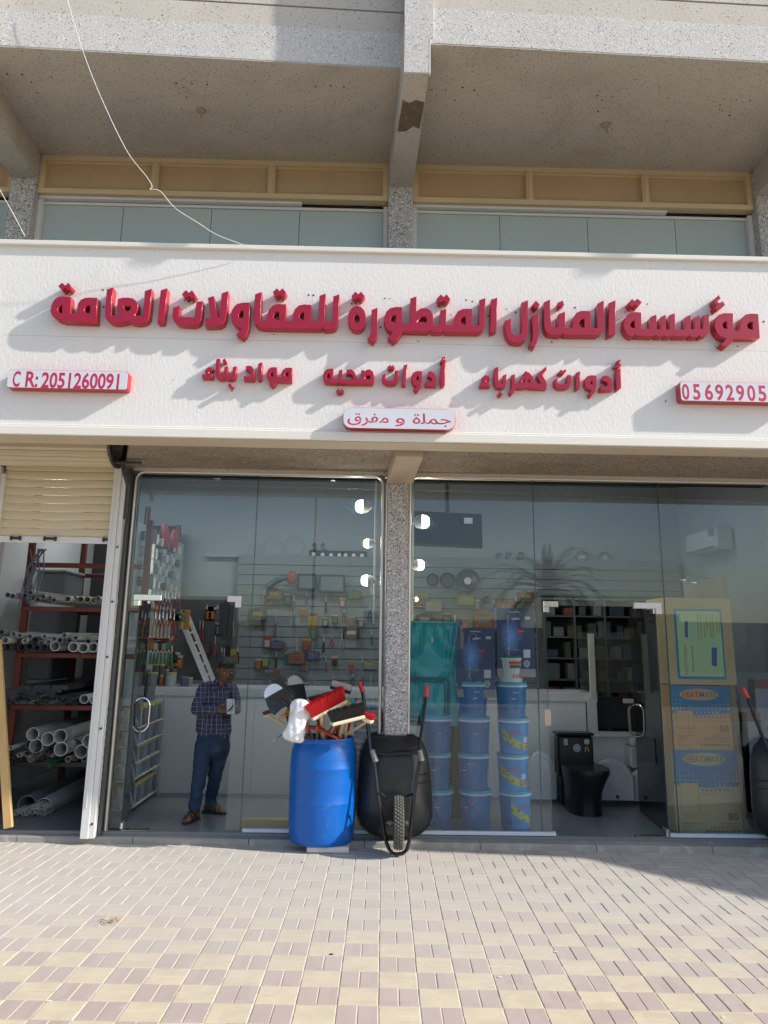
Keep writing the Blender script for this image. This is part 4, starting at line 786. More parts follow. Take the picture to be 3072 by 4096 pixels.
def shovel(label, outline, cut, Y, sock, tipm, dx, curve=.035):
    """blade traced as an outline, dished and thick; tip half in one material, root in another"""
    pts = [B(x,y,Y) for x, y in outline]; c = sum(pts, Vector())/len(pts); t = thing('shovel', label, 'shovel', tuple(c), 'shovels standing in the barrel')
    S = B(*sock, Y+.03); ax = (c-S).normalized(); side = ax.cross(Vector((0,-1,0))).normalized()
    L0, L1 = B(*cut[0],Y), B(*cut[1],Y); nrm = (L1-L0).cross(Vector((0,1,0)));
    if nrm.dot(c+ax*.12-L0) < 0: nrm = -nrm
    def clip(poly, keep):
        out = []
        for i in range(len(poly)):
            a, b = poly[i], poly[(i+1)%len(poly)]; da, db = nrm.dot(a-L0)*keep, nrm.dot(b-L0)*keep
            if da >= 0: out.append(a)
            if da*db < 0: out.append(a.lerp(b, da/(da-db)))
        return out
    for keep, mt, nm in ((1,tipm,'blade_tip'),(-1,steel_d,'blade')):
        poly = clip(pts, keep); 
        if len(poly) < 3: continue
        cc = sum(poly, Vector())/len(poly); m = MB(); n = len(poly); rings = []
        for f in (1,.75,.5,.25):
            rings.append([cc.lerp(p, f) for p in poly])
        def dish(p, o): 
            s_ = side.dot(p-c)/.12; return p + Vector((0, curve*(s_*s_-.6)*-1 + o, 0))
        for o in (0, .004):
            b = len(m.v); vs = [dish(p,o) for rg in rings for p in rg]+[dish(cc,o)]; fs = []
            for k in range(3):
                for i in range(n): j=(i+1)%n; fs.append((k*n+i,k*n+j,(k+1)*n+j,(k+1)*n+i))
            for i in range(n): fs.append((3*n+i,3*n+(i+1)%n,4*n))
            m.add(vs, fs)
        m.add([], [])
        tot = 4*n+1; m.f += [(i,(i+1)%n,tot+(i+1)%n,tot+i) for i in range(n)]; m.m += [0]*n
        part(nm, m, mt, t, smooth=True)
    m = MB(); m.cyl(S-ax*.10, S+ax*.10, .021, .014, 10); part('socket', m, steel_d, t, smooth=True)
    handle_to(t, S-ax*.02, dx, -.02, wood_h); return t
shovel('shovel with pale round tip and black root leaning out left of the barrel', [(60,490),(48,440),(58,395),(85,350),(125,318),(180,302),(230,312),(275,345),(310,390),(345,430),(385,505),(400,555),(350,585),(270,625),(185,708),(140,665),(95,590)], ((52,498),(300,355)), 7.02, (380,600), bluewhite, -.07)
shovel('shovel with grey rounded tip standing upright in the back of the barrel', [(318,290),(345,255),(380,215),(425,195),(475,205),(520,240),(552,285),(568,340),(585,420),(600,500),(560,560),(480,570),(425,540),(395,470),(370,390),(345,340)], ((330,330),(560,298)), 7.28, (520,640), mat('pale_grey_blade',(.42,.40,.37),.4), -.02)
# dark leaf rake
rk = thing('leaf_rake', 'dark green plastic leaf rake arching behind the pale tipped shovel', 'rake', tuple(B(250,280,7.15))); green_d = mat('dark_green_plastic', (.035,.05,.045), .5)
m = MB(); arc = [B(x,y,7.15) for x,y in ((75,205),(130,180),(190,172),(250,190),(310,230),(350,270))]; m.tube(arc, .008, 6); m.tube([B(185,190,7.15),B(250,300,7.16),B(330,390,7.18),(B(410,480,7.2))],[.006,.012,.016,.02],6); part('frame', m, green_d, rk)
for i in range(14):
    a = i/13; p = arc[0].lerp(arc[2], a*2) if a < .5 else arc[2].lerp(arc[5], a*2-1); m = MB(); m.tube([B(400,470,7.19), B(400,470,7.19).lerp(p,.6)+Vector((0,-.02,.01)), p, p+Vector((-.008,-.03,-.022))], [.005,.003,.0025,.0015], 5); part('tine', m, green_d, rk)
handle_to(rk, B(410,480,7.2), -.1, .03, mat('black_handle',(.03,.03,.03),.4))
# mop head in a white plastic bag
m = MB(); ax0, ax1 = B(552,500,6.98), B(410,1050,6.98); n = 36; vs = []; fs = []
prof_ = [(0,.02),(.03,.052),(.07,.068),(.12,.076),(.2,.081),(.3,.082),(.4,.079),(.5,.077),(.6,.076),(.7,.078),(.8,.082),(.87,.083),(.92,.078),(.97,.062),(1,.01)]
zz = (ax1-ax0); xx = zz.cross(Vector((0,1,0))).normalized(); yy = Vector((0,1,0))
for t_, r_ in prof_:
    for k in range(n):
        a = 2*math.pi*k/n; w = 1+.11*math.sin(a*4+t_*8)+.06*math.sin(a*7-t_*11); vs.append(ax0+zz*t_+(xx*math.cos(a)*r_*w*1.12*.92+yy*math.sin(a)*r_*.7*w))
for i in range(len(prof_)-1):
    for k in range(n): l = (k+1)%n; fs.append((i*n+k,i*n+l,(i+1)*n+l,(i+1)*n+k))
fs += [tuple(range(n)), tuple(range((len(prof_)-1)*n,len(prof_)*n))]; m.add(vs, fs)
mp = thing('bagged_mop', 'new mop head wrapped in a white plastic bag hanging over the barrel rim', 'mop', tuple(ax0)); part('bag', m, mat('white_plastic_bag',(.80,.80,.82),.28,var=.08,vs=20,bump=.9,bs=24,coat=.4), mp, smooth=60)
m = MB(); m.tube([B(600,560,7.0),B(605,700,7.06),B(600,930,7.15)], .012, 7); part('handle', m, wood_h, mp)
# brooms
def broom(label, a, b, Ya, Yb, bh, mt, bm, base=.03, dep=.07, tip=None, dx=0, hm=wood_l, lean=(0,-.15,1), alt=None, hf=.5):
    pa, pb = B(*a,Ya), B(*b,Yb); x = (pb-pa); ln = x.length; x.normalize(); up = Vector(lean); up = (up-x*up.dot(x)).normalized(); y = up.cross(x); c = (pa+pb)/2
    t = thing('push_broom', label, 'broom', tuple(c), 'brooms standing upside down in the barrel'); M = Matrix(((x.x,y.x,up.x,c.x),(x.y,y.y,up.y,c.y),(x.z,y.z,up.z,c.z),(0,0,0,1)))
    m = MB(); m.rbox((-ln/2,-dep/2,-base),(ln/2,dep/2,0),.008,M); part('head_block', m, bm, t)
    m = MB(); m2 = MB(); nx, ny = max(8,int(ln/.0078)), 7
    for i in range(nx):
        for j in range(ny):
            fx = (i+.5)/nx-.5; fy = (j+.5)/ny-.5; p0 = Vector((fx*ln*.97, fy*dep*.85, -.001)); flare = Vector((fx*ln*.14+rnd.uniform(-.004,.004), fy*dep*.5+rnd.uniform(-.004,.004), bh*rnd.uniform(.9,1.04)))
            q = m2 if (alt and (abs(fx) > .33)) else m
            q.cyl(M @ p0, M @ (p0+flare*rnd.uniform(.86,1.0)), .0028, .0044, 4)
    part('bristles', m, mt, t, kind='stuff')
    if m2.v: part('end_bristles', m2, alt, t, kind='stuff')
    handle_to(t, M @ Vector((ln*(hf-.5),0,-base)), dx, 0, hm); return t
creamw = mat('cream_wood_block', (.74,.65,.45), .6, var=.1, vs=8)
redb, blkb = mat('red_bristle',(.62,.012,.018),.5,var=.15), mat('black_bristle',(.018,.018,.020),.5)
broom('push broom with long red bristles and a cream block above the barrel', (650,735), (1090,500), 6.96, 7.06, .125, redb, creamw, dx=.0, hf=.25)
broom('push broom with black bristles on a cream wooden block', (905,795), (1325,690), 6.91, 6.97, .10, blkb, creamw, dx=.08, hf=.35, dep=.085)
broom('scrubbing brush with yellow bristles and turquoise ends', (880,652), (1200,560), 7.06, 7.12, .04, mat('yellow_bristle',(.75,.60,.04),.5), mat('turquoise_block',(.02,.35,.50),.4), alt=mat('turquoise_bristle',(.05,.42,.55),.5), dx=.05, base=.02, dep=.08, hm=wood_h)
broom('small red hand broom at the right edge of the barrel load', (1330,725), (1445,772), 7.0, 6.98, .052, redb, creamw, dx=.12, dep=.09, lean=(.35,-.1,1), hf=.4)
broom('small dark red brush sticking out at the far left of the barrel', (40,700), (150,668), 7.12, 7.14, .022, mat('dark_red_bristle',(.18,.03,.02),.5), mat('white_block',(.6,.58,.55),.5), dx=-.15, dep=.05, base=.015)
broom('flat brown sweeping brush lying behind the red broom', (640,520), (885,452), 7.22, 7.3, .03, mat('brown_bristle',(.07,.03,.022),.6), mat('dark_block',(.05,.035,.03),.5), dx=-.04, dep=.06)
# grey block squeegee
t = thing('sponge_squeegee', 'black squeegee with a pale grey sponge block, highest at the right of the barrel', 'squeegee', tuple(B(1030,330,7.25)))
x = (B(1172,310,7.22)-B(915,240,7.22)); ln = x.length; x.normalize(); M = frame(B(1040,325,7.22), x, Vector((0,0,1))); m = MB(); m.rbox((-ln/2,-.027,-.01),(ln/2,.027,.045),.012,M); part('sponge', m, mat('grey_sponge',(.36,.33,.30),.8,var=.06), t)
m = MB(); m.rbox((-ln/2-.004,-.055,-.07),(ln/2+.004,.012,-.011),.006,M); m.rbox((-.03,-.14,-.05),(.03,-.05,-.02),.005,M); part('holder', m, black, t); handle_to(t, M @ Vector((0,-.12,-.035)), .06, .02, black)
# pickaxe, orange rake, spike, loose handles
t = thing('pickaxe', 'red pickaxe head lying across the barrel mouth with an orange eye', 'pickaxe', tuple(B(735,870,7.08))); redp = mat('red_tool_paint',(.30,.03,.02),.4); orp = mat('orange_tool_paint',(.52,.10,.02),.4,var=.2)
m = MB(); m.tube([B(590,845,7.14),B(660,862,7.12),B(735,872,7.08),B(830,912,7.04),B(920,965,6.99),B(1030,1030,6.94)], [.012,.018,.026,.02,.014,.004], 6); part('head', m, redp, t)
m = MB(); m.ball(B(735,870,7.08), .030, 10, (1,1,.9)); part('eye', m, orp, t, smooth=True); handle_to(t, B(735,780,7.1), .02, .02, mat('red_handle',(.30,.05,.03),.4), .014)
t = thing('garden_rake', 'orange steel garden rake at the left of the barrel below the pale shovel', 'rake', tuple(B(310,680,7.05))); ory = mat('orange_yellow_steel',(.58,.26,.03),.45)
for (a,b,c) in (((205,760),(300,700),(410,600)),((230,745),(330,650),(400,570)),((260,770),(345,700),(420,690)),((340,640),(380,680),(410,760))): m = MB(); m.tube([B(*a,7.03),B(*b,7.05),B(*c,7.08)],[.004,.009,.010],5); part('tine', m, ory, t)
m = MB(); m.cyl(B(345,690,7.06),B(400,860,7.12),.018,n=8); part('socket', m, black, t); handle_to(t, B(400,860,7.12), -.12, 0, wood_h)
m = MB(); m.tube([B(340,915,7.05),B(230,985,6.98),B(148,1050,6.93)],[.008,.006,.001],6); solo('steel_spike', m, mat('grey_green_steel',(.18,.21,.20),.4,metal=.5), 'thin grey steel spike sticking out left of the bagged mop', 'spike')
for i, (x, y, X_, mt) in enumerate(((965,780,-.02,wood_h),(995,790,.02,orp),(1065,770,.06,wood_l),(1110,750,.10,wood_l),(835,690,0,wood_l),(745,740,.0,wood_h),(1230,490,.13,redp))):
    a = B(x,y,7.12); m = in_barrel(a, X_, 0, .0125); solo('broomstick', m, mt, 'bare %s tool handle standing in the blue barrel' % ('red' if mt is redp else 'orange' if mt in (orp, wood_h) else 'pale wood'), 'tool handle', tuple(a), 'bare handles in the barrel')
# ------------------------------------------------------------------ wheelbarrows
def K(x, y, Y): k = 800/1659; return P(1000+x*k, 2600+y*k, Y)
blk_tray = mat('black_tray_steel', (.022,.024,.026), .38, var=.25, vs=5, stain=((.07,.07,.07), 6, .6, .8)); tubem = mat('black_tube', (.012,.012,.014), .22)
def wheelbarrow(label):
    t = thing('wheelbarrow', label, 'wheelbarrow', tuple(K(1200,1640,7.15)))
    rim = [(1015,705),(1350,705),(1420,745),(1465,830),(1490,960),(1503,1200),(1508,1380),(1480,1460),(1400,1530),(1300,1560),(1100,1560),(1000,1525),(920,1450),(885,1360),(885,1220),(900,1000),(915,860),(960,755)]
    def Yr(y): return 7.43-(y-705)/855*.03
    R0 = [K(x,y,Yr(y)) for x,y in rim]; cen = (1200,1090)
    def lay(s_, dY, sh=0): return [K(cen[0]+(x-cen[0])*s_, cen[1]+sh+(y-cen[1])*s_, Yr(y)+dY) for x,y in rim]
    m = MB(); A = R0; Bq = lay(.93,-.05); Cq = lay(.66,-.155,-10); Dq = lay(.45,-.175,-20); n = len(rim); m.add(A+Bq+Cq+Dq, [tuple(range(3*n,4*n))]+[(k*n+i,k*n+(i+1)%n,(k+1)*n+(i+1)%n,(k+1)*n+i) for k in range(3) for i in range(n)]); part('tray', m, blk_tray, t, smooth=35)
    m = MB(); A2 = [v+Vector((0,.012,0)) for v in A]; B2 = [v+Vector((0,.012,0)) for v in Bq]; C2 = [v+Vector((0,.012,0)) for v in Cq]; D2 = [v+Vector((0,.008,0)) for v in Dq]; m.add(A2+B2+C2+D2, [tuple(range(3*n,4*n))]+[(k*n+i,k*n+(i+1)%n,(k+1)*n+(i+1)%n,(k+1)*n+i) for k in range(3) for i in range(n)]); part('tray_inside', m, blk_tray, t, smooth=35)
    m = MB(); m.tube([v+Vector((0,-.002,0)) for v in R0], .009, 8, closed=True); part('tray_rim', m, tubem, t, smooth=True)
    for yy in (1040,1105): 
        m = MB(); m.tube([K(905,yy+10,7.36),K(1010,yy,7.26),K(1400,yy,7.26),K(1480,yy-15,7.36)], .006, 6); part('tray_rib', m, blk_tray, t)
    m = MB(); left = [(930,330,7.40),(960,520,7.35),(1000,830,7.21),(1035,960,7.19),(1060,1180,7.14),(1085,1330,7.10),(1112,1500,7.07),(1130,1590,7.06),(1150,1645,7.06),(1180,1685,7.06),(1215,1695,7.06)]
    right = [(1265,1688,7.06),(1300,1660,7.06),(1320,1590,7.06),(1338,1450,7.08),(1362,1200,7.14),(1385,1050,7.17),(1410,900,7.2),(1405,800,7.22),(1430,620,7.3),(1463,380,7.40)]
    m.tube([K(*q) for q in left+right], .0155, 8); part('frame_tube', m, tubem, t, smooth=True)
    for (a,b,nm) in (((906,268,7.41),(937,350,7.40),'left'),((1468,300,7.41),(1462,388,7.40),'right')):
        m = MB(); pa, pb = K(*a), K(*b); d = (pb-pa).normalized(); m.tube([pa-d*.004, pa, pa.lerp(pb,.3), pa.lerp(pb,.5), pa.lerp(pb,.75), pb, pb+d*.003], [.012,.0205,.019,.0215,.019,.022,.017], 10); part('grip', m, mat('red_grip',(.62,.03,.025),.4), t, smooth=True)
    m = MB(); m.tube([K(1025,855,7.20),K(1150,862,7.19),K(1280,855,7.19),K(1405,855,7.20)], .013, 8); m.tube([K(1025,830,7.21),K(1230,838,7.2),K(1405,828,7.21)], .008, 6); part('cross_bar', m, tubem, t, smooth=True)
    m = MB(); zn = mat('scuffed_zinc',(.22,.22,.22),.4,metal=.5,var=.4,vs=30)
    for (a,b) in (((1012,830,7.185),(1045,930,7.165)),((1408,830,7.19),(1425,920,7.18))): m.tube([K(*a),K(*b)],[.024,.027],8)
    part('clamp', m, zn, t)
    m = MB(); m.tube([K(1065,1190,7.12),K(1120,1215,7.16),K(1300,1215,7.16),K(1358,1190,7.12)],.011,6); part('brace', m, tubem, t)
    # wheel with a knobbly tyre
    W = K(1232,1432,7.10); rad = (K(1232,1215,7.10).z-K(1232,1645,7.10).z)/2*1.0; w = .042; ty = MB()
    pr = [(rad*.62,-w*.8),(rad*.75,-w),(rad*.9,-w*.95),(rad*.97,-w*.6),(rad,0),(rad*.97,w*.6),(rad*.9,w*.95),(rad*.75,w),(rad*.62,w*.8),(rad*.62,-w*.8)]
    ty.lathe(pr, W, 40, 'x'); part('tyre', ty, mat('dusty_tyre',(.10,.095,.08),.85,var=.3,vs=20), t, smooth=50)
    kn = MB()
    for i in range(44):
        a = 2*math.pi*i/44
        for j, (xo, ro) in enumerate(((-.030,.975),(-.010,1.0),(.012,1.0),(.031,.975))):
            aa = a+(.07 if j%2 else 0); Mk = Matrix.Translation(W) @ Matrix.Rotation(aa,4,'X') @ Matrix.Translation((xo,0,rad*ro)); kn.rbox((-.0075,-.009,-.004),(.0075,.009,.0085),.002,Mk)
    part('tread_blocks', kn, mat('tyre_tread',(.15,.14,.115),.9,var=.35,vs=25), t, kind='stuff')
    m = MB(); m.lathe([(.02,-.03),(rad*.62,-.03),(rad*.64,-.022),(rad*.64,.022),(rad*.62,.03),(.02,.03)], W, 24, 'x'); part('rim', m, tubem, t)
    m = MB(); m.cyl(W+Vector((-.105,0,0)), W+Vector((.105,0,0)), .009, n=8); m.cyl(W+Vector((-.085,0,0)), W+Vector((-.06,0,0)), .02, n=10); m.cyl(W+Vector((.06,0,0)), W+Vector((.085,0,0)), .02, n=10); part('axle', m, zn, t)
    return t
wb = wheelbarrow('black wheelbarrow with red grips standing on its nose against the pillar')
wb2 = copy_tree(wb); wb2['label'] = 'black wheelbarrow with red grips standing on its nose at the right edge of the picture'; wb2['group'] = wb['group'] = 'black wheelbarrows stood on end'
wb2.location = wb.location + Vector((3.50, .0, .0)); wb2.rotation_euler = (0, 0, R(-3))
# roll of blue and white wrapped goods between barrel and pillar, behind the glass
def wrapmat():
    m, n, out = new_mat('blue_white_wrap'); b = N(n,'ShaderNodeBsdfPrincipled'); L(n,b.outputs[0],out.inputs[0]); b.inputs['Roughness'].default_value=.3
    tc = N(n,'ShaderNodeTexCoord'); sx = N(n,'ShaderNodeSeparateXYZ'); L(n,tc.outputs['Object'],sx.inputs[0]); at = N(n,'ShaderNodeMath',operation='ARCTAN2'); L(n,sx.outputs[0],at.inputs[0]); L(n,sx.outputs[1],at.inputs[1])
    cb = N(n,'ShaderNodeCombineXYZ'); L(n,at.outputs[0],cb.inputs[0]); L(n,sx.outputs[2],cb.inputs[1]); br = N(n,'ShaderNodeTexBrick'); L(n,cb.outputs[0],br.inputs[0]); br.inputs['Scale'].default_value=1; br.inputs['Brick Width'].default_value=.33; br.inputs['Row Height'].default_value=.055; br.inputs['Mortar Size'].default_value=.014
    br.inputs['Color1'].default_value=(.08,.16,.32,1); br.inputs['Color2'].default_value=(.16,.26,.42,1); br.inputs['Mortar'].default_value=(.6,.64,.66,1); L(n,br.outputs[0],b.inputs[0]); return m
wm = wrapmat()
for k in range(4):
    q = P(1462,3300,7.80); m = MB(); z0 = ZF+.004+k*.262; m.lathe([(.001,z0),(.125,z0),(.142,z0+.03),(.142,z0+.23),(.125,z0+.258),(.001,z0+.258)], (q.x+(.006 if k%2 else -.006),7.80,0), 20)
    solo('wrapped_roll', m, wm, 'blue and white printed film roll, %s of the stack behind the barrel' % ('lowest','second from the bottom','second from the top','topmost')[k], 'wrapped roll', group='stacked wrapped rolls', smooth=40)
# ------------------------------------------------------------------ paint buckets
navy = mat('navy_bucket', (.018,.19,.50), .3, var=.05); sky_b = mat('sky_blue_bucket', (.06,.33,.78), .3, var=.06); lidm = mat('aqua_lid', (.04,.44,.72), .35); bandm = mat('pale_lid_band', (.78,.86,.90), .35)
inkw = mat('white_ink', (.62,.66,.74), .5); inkr = mat('red_ink', (.80,.10,.06), .5); inkn = mat('navy_ink', (.05,.07,.2), .5)
def landmat():
    m, n, out = new_mat('landscape_print'); b = N(n,'ShaderNodeBsdfPrincipled'); L(n,b.outputs[0],out.inputs[0]); tc = N(n,'ShaderNodeTexCoord'); r = N(n,'ShaderNodeValToRGB'); L(n,noise(n,tc.outputs['Object'],26,4,.7),r.inputs[0]); e = r.color_ramp.elements
    e[0].position=.32; e[0].color=(.03,.07,.03,1); e[1].position=.75; e[1].color=(.75,.78,.7,1)
    for p,c in ((.42,(.22,.30,.05,1)),(.5,(.62,.60,.10,1)),(.6,(.45,.50,.42,1))): x = e.new(p); x.color=c
    L(n,r.outputs[0],b.inputs[0]); b.inputs['Roughness'].default_value=.35; return m
land = landmat()
def patch(mb, c, r0, r1, h, a0, a1, zf0, zf1, off=.0008, n=10):
    """patch on a tapering drum between angles (0 = facing the street) and heights given as functions of 0..1"""
    vs = []
    for i in range(n+1):
        t = i/n; a = a0+(a1-a0)*t
        for z in (zf0(t), zf1(t)):
            r = r0+(r1-r0)*z/h+off; vs.append(Vector(c)+Vector((math.sin(a)*r,-math.cos(a)*r,z)))
    mb.add(vs, [(2*i,2*i+2,2*i+3,2*i+1) for i in range(n)])
def drum_text(s, hh, w, a_c, z, c, r0, r1, h, mt, par, bold=.03):
    me = text_mesh(s, hh, Matrix.Identity(4), mt, w=w, ext=.0004, bold=bold); l = root_loc(par)
    for v in me.vertices:
        zz_ = z+v.co.y; r = r0+(r1-r0)*zz_/h+.0012+v.co.z; a = a_c+v.co.x/r; v.co = Vector(c)+Vector((math.sin(a)*r,-math.cos(a)*r,zz_))-l
    part('lettering', me, None, par)
def bucket(px, Yc, z0, kind, lab, r=.148, h=.322, rot=0):
    q = P(px, 3000, Yc); c = Vector((q.x, Yc, z0)); t = thing('paint_bucket', lab, 'paint bucket', tuple(c), 'stacked blue paint buckets' if kind != 'asg' else None)
    r0, r1 = r*.87, r*.985
    body = {'navy':navy,'front':sky_b,'asg':mat('white_bucket',(.66,.68,.66),.35),'green':mat('green_bucket',(.03,.12,.04),.4)}[kind]
    m = MB(); m.lathe([(.001,.004),(r0*.97,.004),(r0,.0),(r0,.01),(r1,h*.86),(r1,h*.88)], c, 32); part('body', m, body, t, smooth=40)
    m = MB(); m.lathe([(r1,h*.865),(r*1.03,h*.87),(r*1.03,h*.915),(r1,h*.92)], c, 32); part('rim_band', m, bandm if kind != 'green' else body, t, smooth=40)
    m = MB(); m.lathe([(r*1.0,h*.915),(r*1.01,h*.97),(r*.98,h*.995),(r*.9,h*.998),(r*.88,h*.985),(.001,h*.985)], c, 32); part('lid', m, {'asg':mat('green_lid',(.02,.17,.07),.4),'green':body}.get(kind,lidm), t, smooth=40)
    hh = h*.86
    if kind == 'navy':
        m = MB()
        for i in range(11):
            z = .055+i*.0145; patch(m, c, r0, r1, hh, rot-.55+rnd.uniform(0,.1), rot+rnd.uniform(-.1,.12), lambda t,z=z: z, lambda t,z=z: z+.0035, n=4)
            if i < 7: patch(m, c, r0, r1, hh, rot+.15, rot+.45+rnd.uniform(0,.2), lambda t,z=z: z, lambda t,z=z: z+.003, n=4)
        part('fine_print', m, mat('pale_blue_ink',(.20,.27,.50),.5), t, kind='stuff')
        drum_text('M.S', .018, .055, rot+.1, hh-.055, c, r0, r1, hh, inkr if rnd.random()<.5 else inkw, t)
        m = MB(); a1 = rot+.7 if rot > -.2 else rot+.4; pts = []
        for i in range(9):
            tt = i/8; a = a1-1.0*tt; z = hh*.93-.085*math.sin(math.pi*min(tt*.62,1)); rr = r0+(r1-r0)*z/hh+.005; pts.append(c+Vector((math.sin(a)*rr,-math.cos(a)*rr,z)))
        m.tube(pts, .002, 5); part('bail_handle', m, alu, t); m = MB(); m.tube([pts[5],pts[6],pts[7]], .0065, 6); part('bail_grip', m, mat('white_grip',(.7,.72,.75),.4), t)
        if abs(rot) > .15:
            s_ = 1 if rot < 0 else -1; m = MB(); patch(m, c, r0, r1, hh, s_*.95+rot*.0, s_*1.5, lambda t: .004, lambda t: hh-.004, n=5); part('blue_label_edge', m, sky_b, t)
            m = MB(); patch(m, c, r0, r1, hh, s_*1.0, s_*1.5, lambda t: .07, lambda t: .16+.05*t, .0014, n=5); part('landscape_edge', m, land, t)
    if kind == 'front':
        drum_text('M.S', .046, .105, rot-.18, hh*.60, c, r0, r1, hh, inkr, t, .0); drum_text('Paint', .012, .045, rot+.46, hh*.60, c, r0, r1, hh, mat('pink_ink',(.5,.2,.3),.5), t, .01)
        m = MB(); patch(m, c, r0, r1, hh, rot-1.15, rot+1.0, lambda t: .035+.11*(1-t)**2.2+.0*t, lambda t: .075+.165*(1-t)**1.6, n=16); part('landscape_print', m, land, t)
        m = MB(); patch(m, c, r0, r1, hh, rot+.42, rot+.85, lambda t: hh*.36, lambda t: hh*.55, .0018, n=4); part('white_sticker', m, inkw, t)
        m = MB(); patch(m, c, r0, r1, hh, rot+.6, rot+1.0, lambda t: .05, lambda t: .072, .0018, n=4); part('orange_sticker', m, mat('orange_ink',(.6,.16,.05),.5), t)
        if rot > .3: m = MB(); patch(m, c, r0, r1, hh, -1.5, rot-1.05, lambda t: .002, lambda t: hh-.002, .0022, n=6); part('navy_label_back', m, navy, t)
    if kind == 'asg':
        m = MB(); patch(m, c, r0, r1, hh, -.2, 1.1, lambda t: hh*.78, lambda t: hh*.93, n=8); part('red_band', m, inkr, t); m = MB(); patch(m, c, r0, r1, hh, -.15, 1.1, lambda t: hh*.62, lambda t: hh*.76, n=8); part('green_band', m, mat('green_ink',(.03,.2,.08),.5), t)
        drum_text('ASG', .045, .10, .42, hh*.18, c, r0, r1, hh, inkr, t, .0)
    return t
YB_ = 7.84; BH_ = .322; names = ('lowest','second from the bottom','third from the bottom','fourth from the bottom')
for k, kd, ro in ((0,'navy',-.25),(1,'navy',-.3),(2,'navy',-.05)): bucket(1742+[6,-2,3][k], YB_+.02, ZF+k*BH_, 'navy', 'navy paint bucket, %s in the left stack behind the wheelbarrow' % names[k], rot=ro+.25)
for k, ro in ((0,-.45),(1,-.4),(2,.05),(3,.1)): bucket(1896+[5,-2,3,-4][k], YB_, ZF+k*BH_, 'navy', 'navy paint bucket, %s in the middle stack below a shower carton' % names[k], rot=ro)
for k, kd, ro in ((0,'front',.62),(1,'front',.0),(2,'front',.12),(3,'navy',.05)): bucket(2052+[4,-2,3,-3][k], YB_, ZF+k*BH_, kd, '%s paint bucket, %s in the right stack nearest the doorway' % ('sky blue' if kd=='front' else 'navy', names[k]), rot=ro)
bucket(2045, YB_, ZF+4*BH_, 'asg', 'white paint bucket with green lid reading ASG on top of the right stack', r=.139, h=.245)
for k in range(3): bucket(1820, 8.25, ZF+k*.33, 'green', 'dark green bucket standing between the left and middle paint stacks, level %s' % ('one','two','three')[k])
# turquoise wrapped panel on the left stack
teal = mat('turquoise_plastic', (.02,.50,.55), .3, var=.12, vs=5, coat=.4); tb, tt_ = P(1640,2905,7.9), P(1832,2490,7.9)
t = thing('plastic_panel', 'turquoise plastic furniture panel in clear film on the left bucket stack', 'plastic panel', ((tb.x+tt_.x)/2,7.95,tb.z))
m = MB(); nx, nz = 28, 24; x0, x1, z0, z1 = tb.x-.1, tt_.x, tb.z, tt_.z; vs = []; fs = []
for j in range(nz+1):
    for i in range(nx+1):
        u, v = i/nx, j/nz; fan = (u-.5)*(1+.8*v); vs.append((x0+u*(x1-x0), 7.95-.012*math.sin(fan*60)*(v**.5)-.004*math.sin(v*23+u*9), z0+v*(z1-z0)))
for j in range(nz):
    for i in range(nx): fs.append((j*(nx+1)+i,j*(nx+1)+i+1,(j+1)*(nx+1)+i+1,(j+1)*(nx+1)+i))
m.add(vs, fs); m.box((x0,7.97,z0),(x1,8.15,z1)); part('body', m, teal, t, smooth=50)
m = MB(); M = frame((0,0,0),(1,0,0),(0,0,1)); a, b = P(1640,2885,7.9), P(1795,2716,7.9); rr_ = rrect(a.x-.05,a.z,b.x,b.z,.05); m.tube([Vector((x,7.925,z)) for x,z in rr_], .012, 6, closed=True); rr2 = rrect(a.x-.03,a.z+.035,b.x-.035,b.z-.03,.04); m.tube([Vector((x,7.93,z)) for x,z in rr2], .007, 6, closed=True); part('moulded_frame', m, mat('dark_turquoise',(.008,.15,.20),.3), t, smooth=True)
m = MB(); m.box((x0,7.915,z1-.01),(x1,8.16,z1+.012)); part('top_lip', m, mat('pale_turquoise',(.10,.45,.45),.3), t)
q = P(1730,2560,7.92); m = MB(); m.box((q.x-.012,7.93,q.z-.025),(q.x+.012,7.934,q.z+.025)); part('price_label', m, inkw, t)
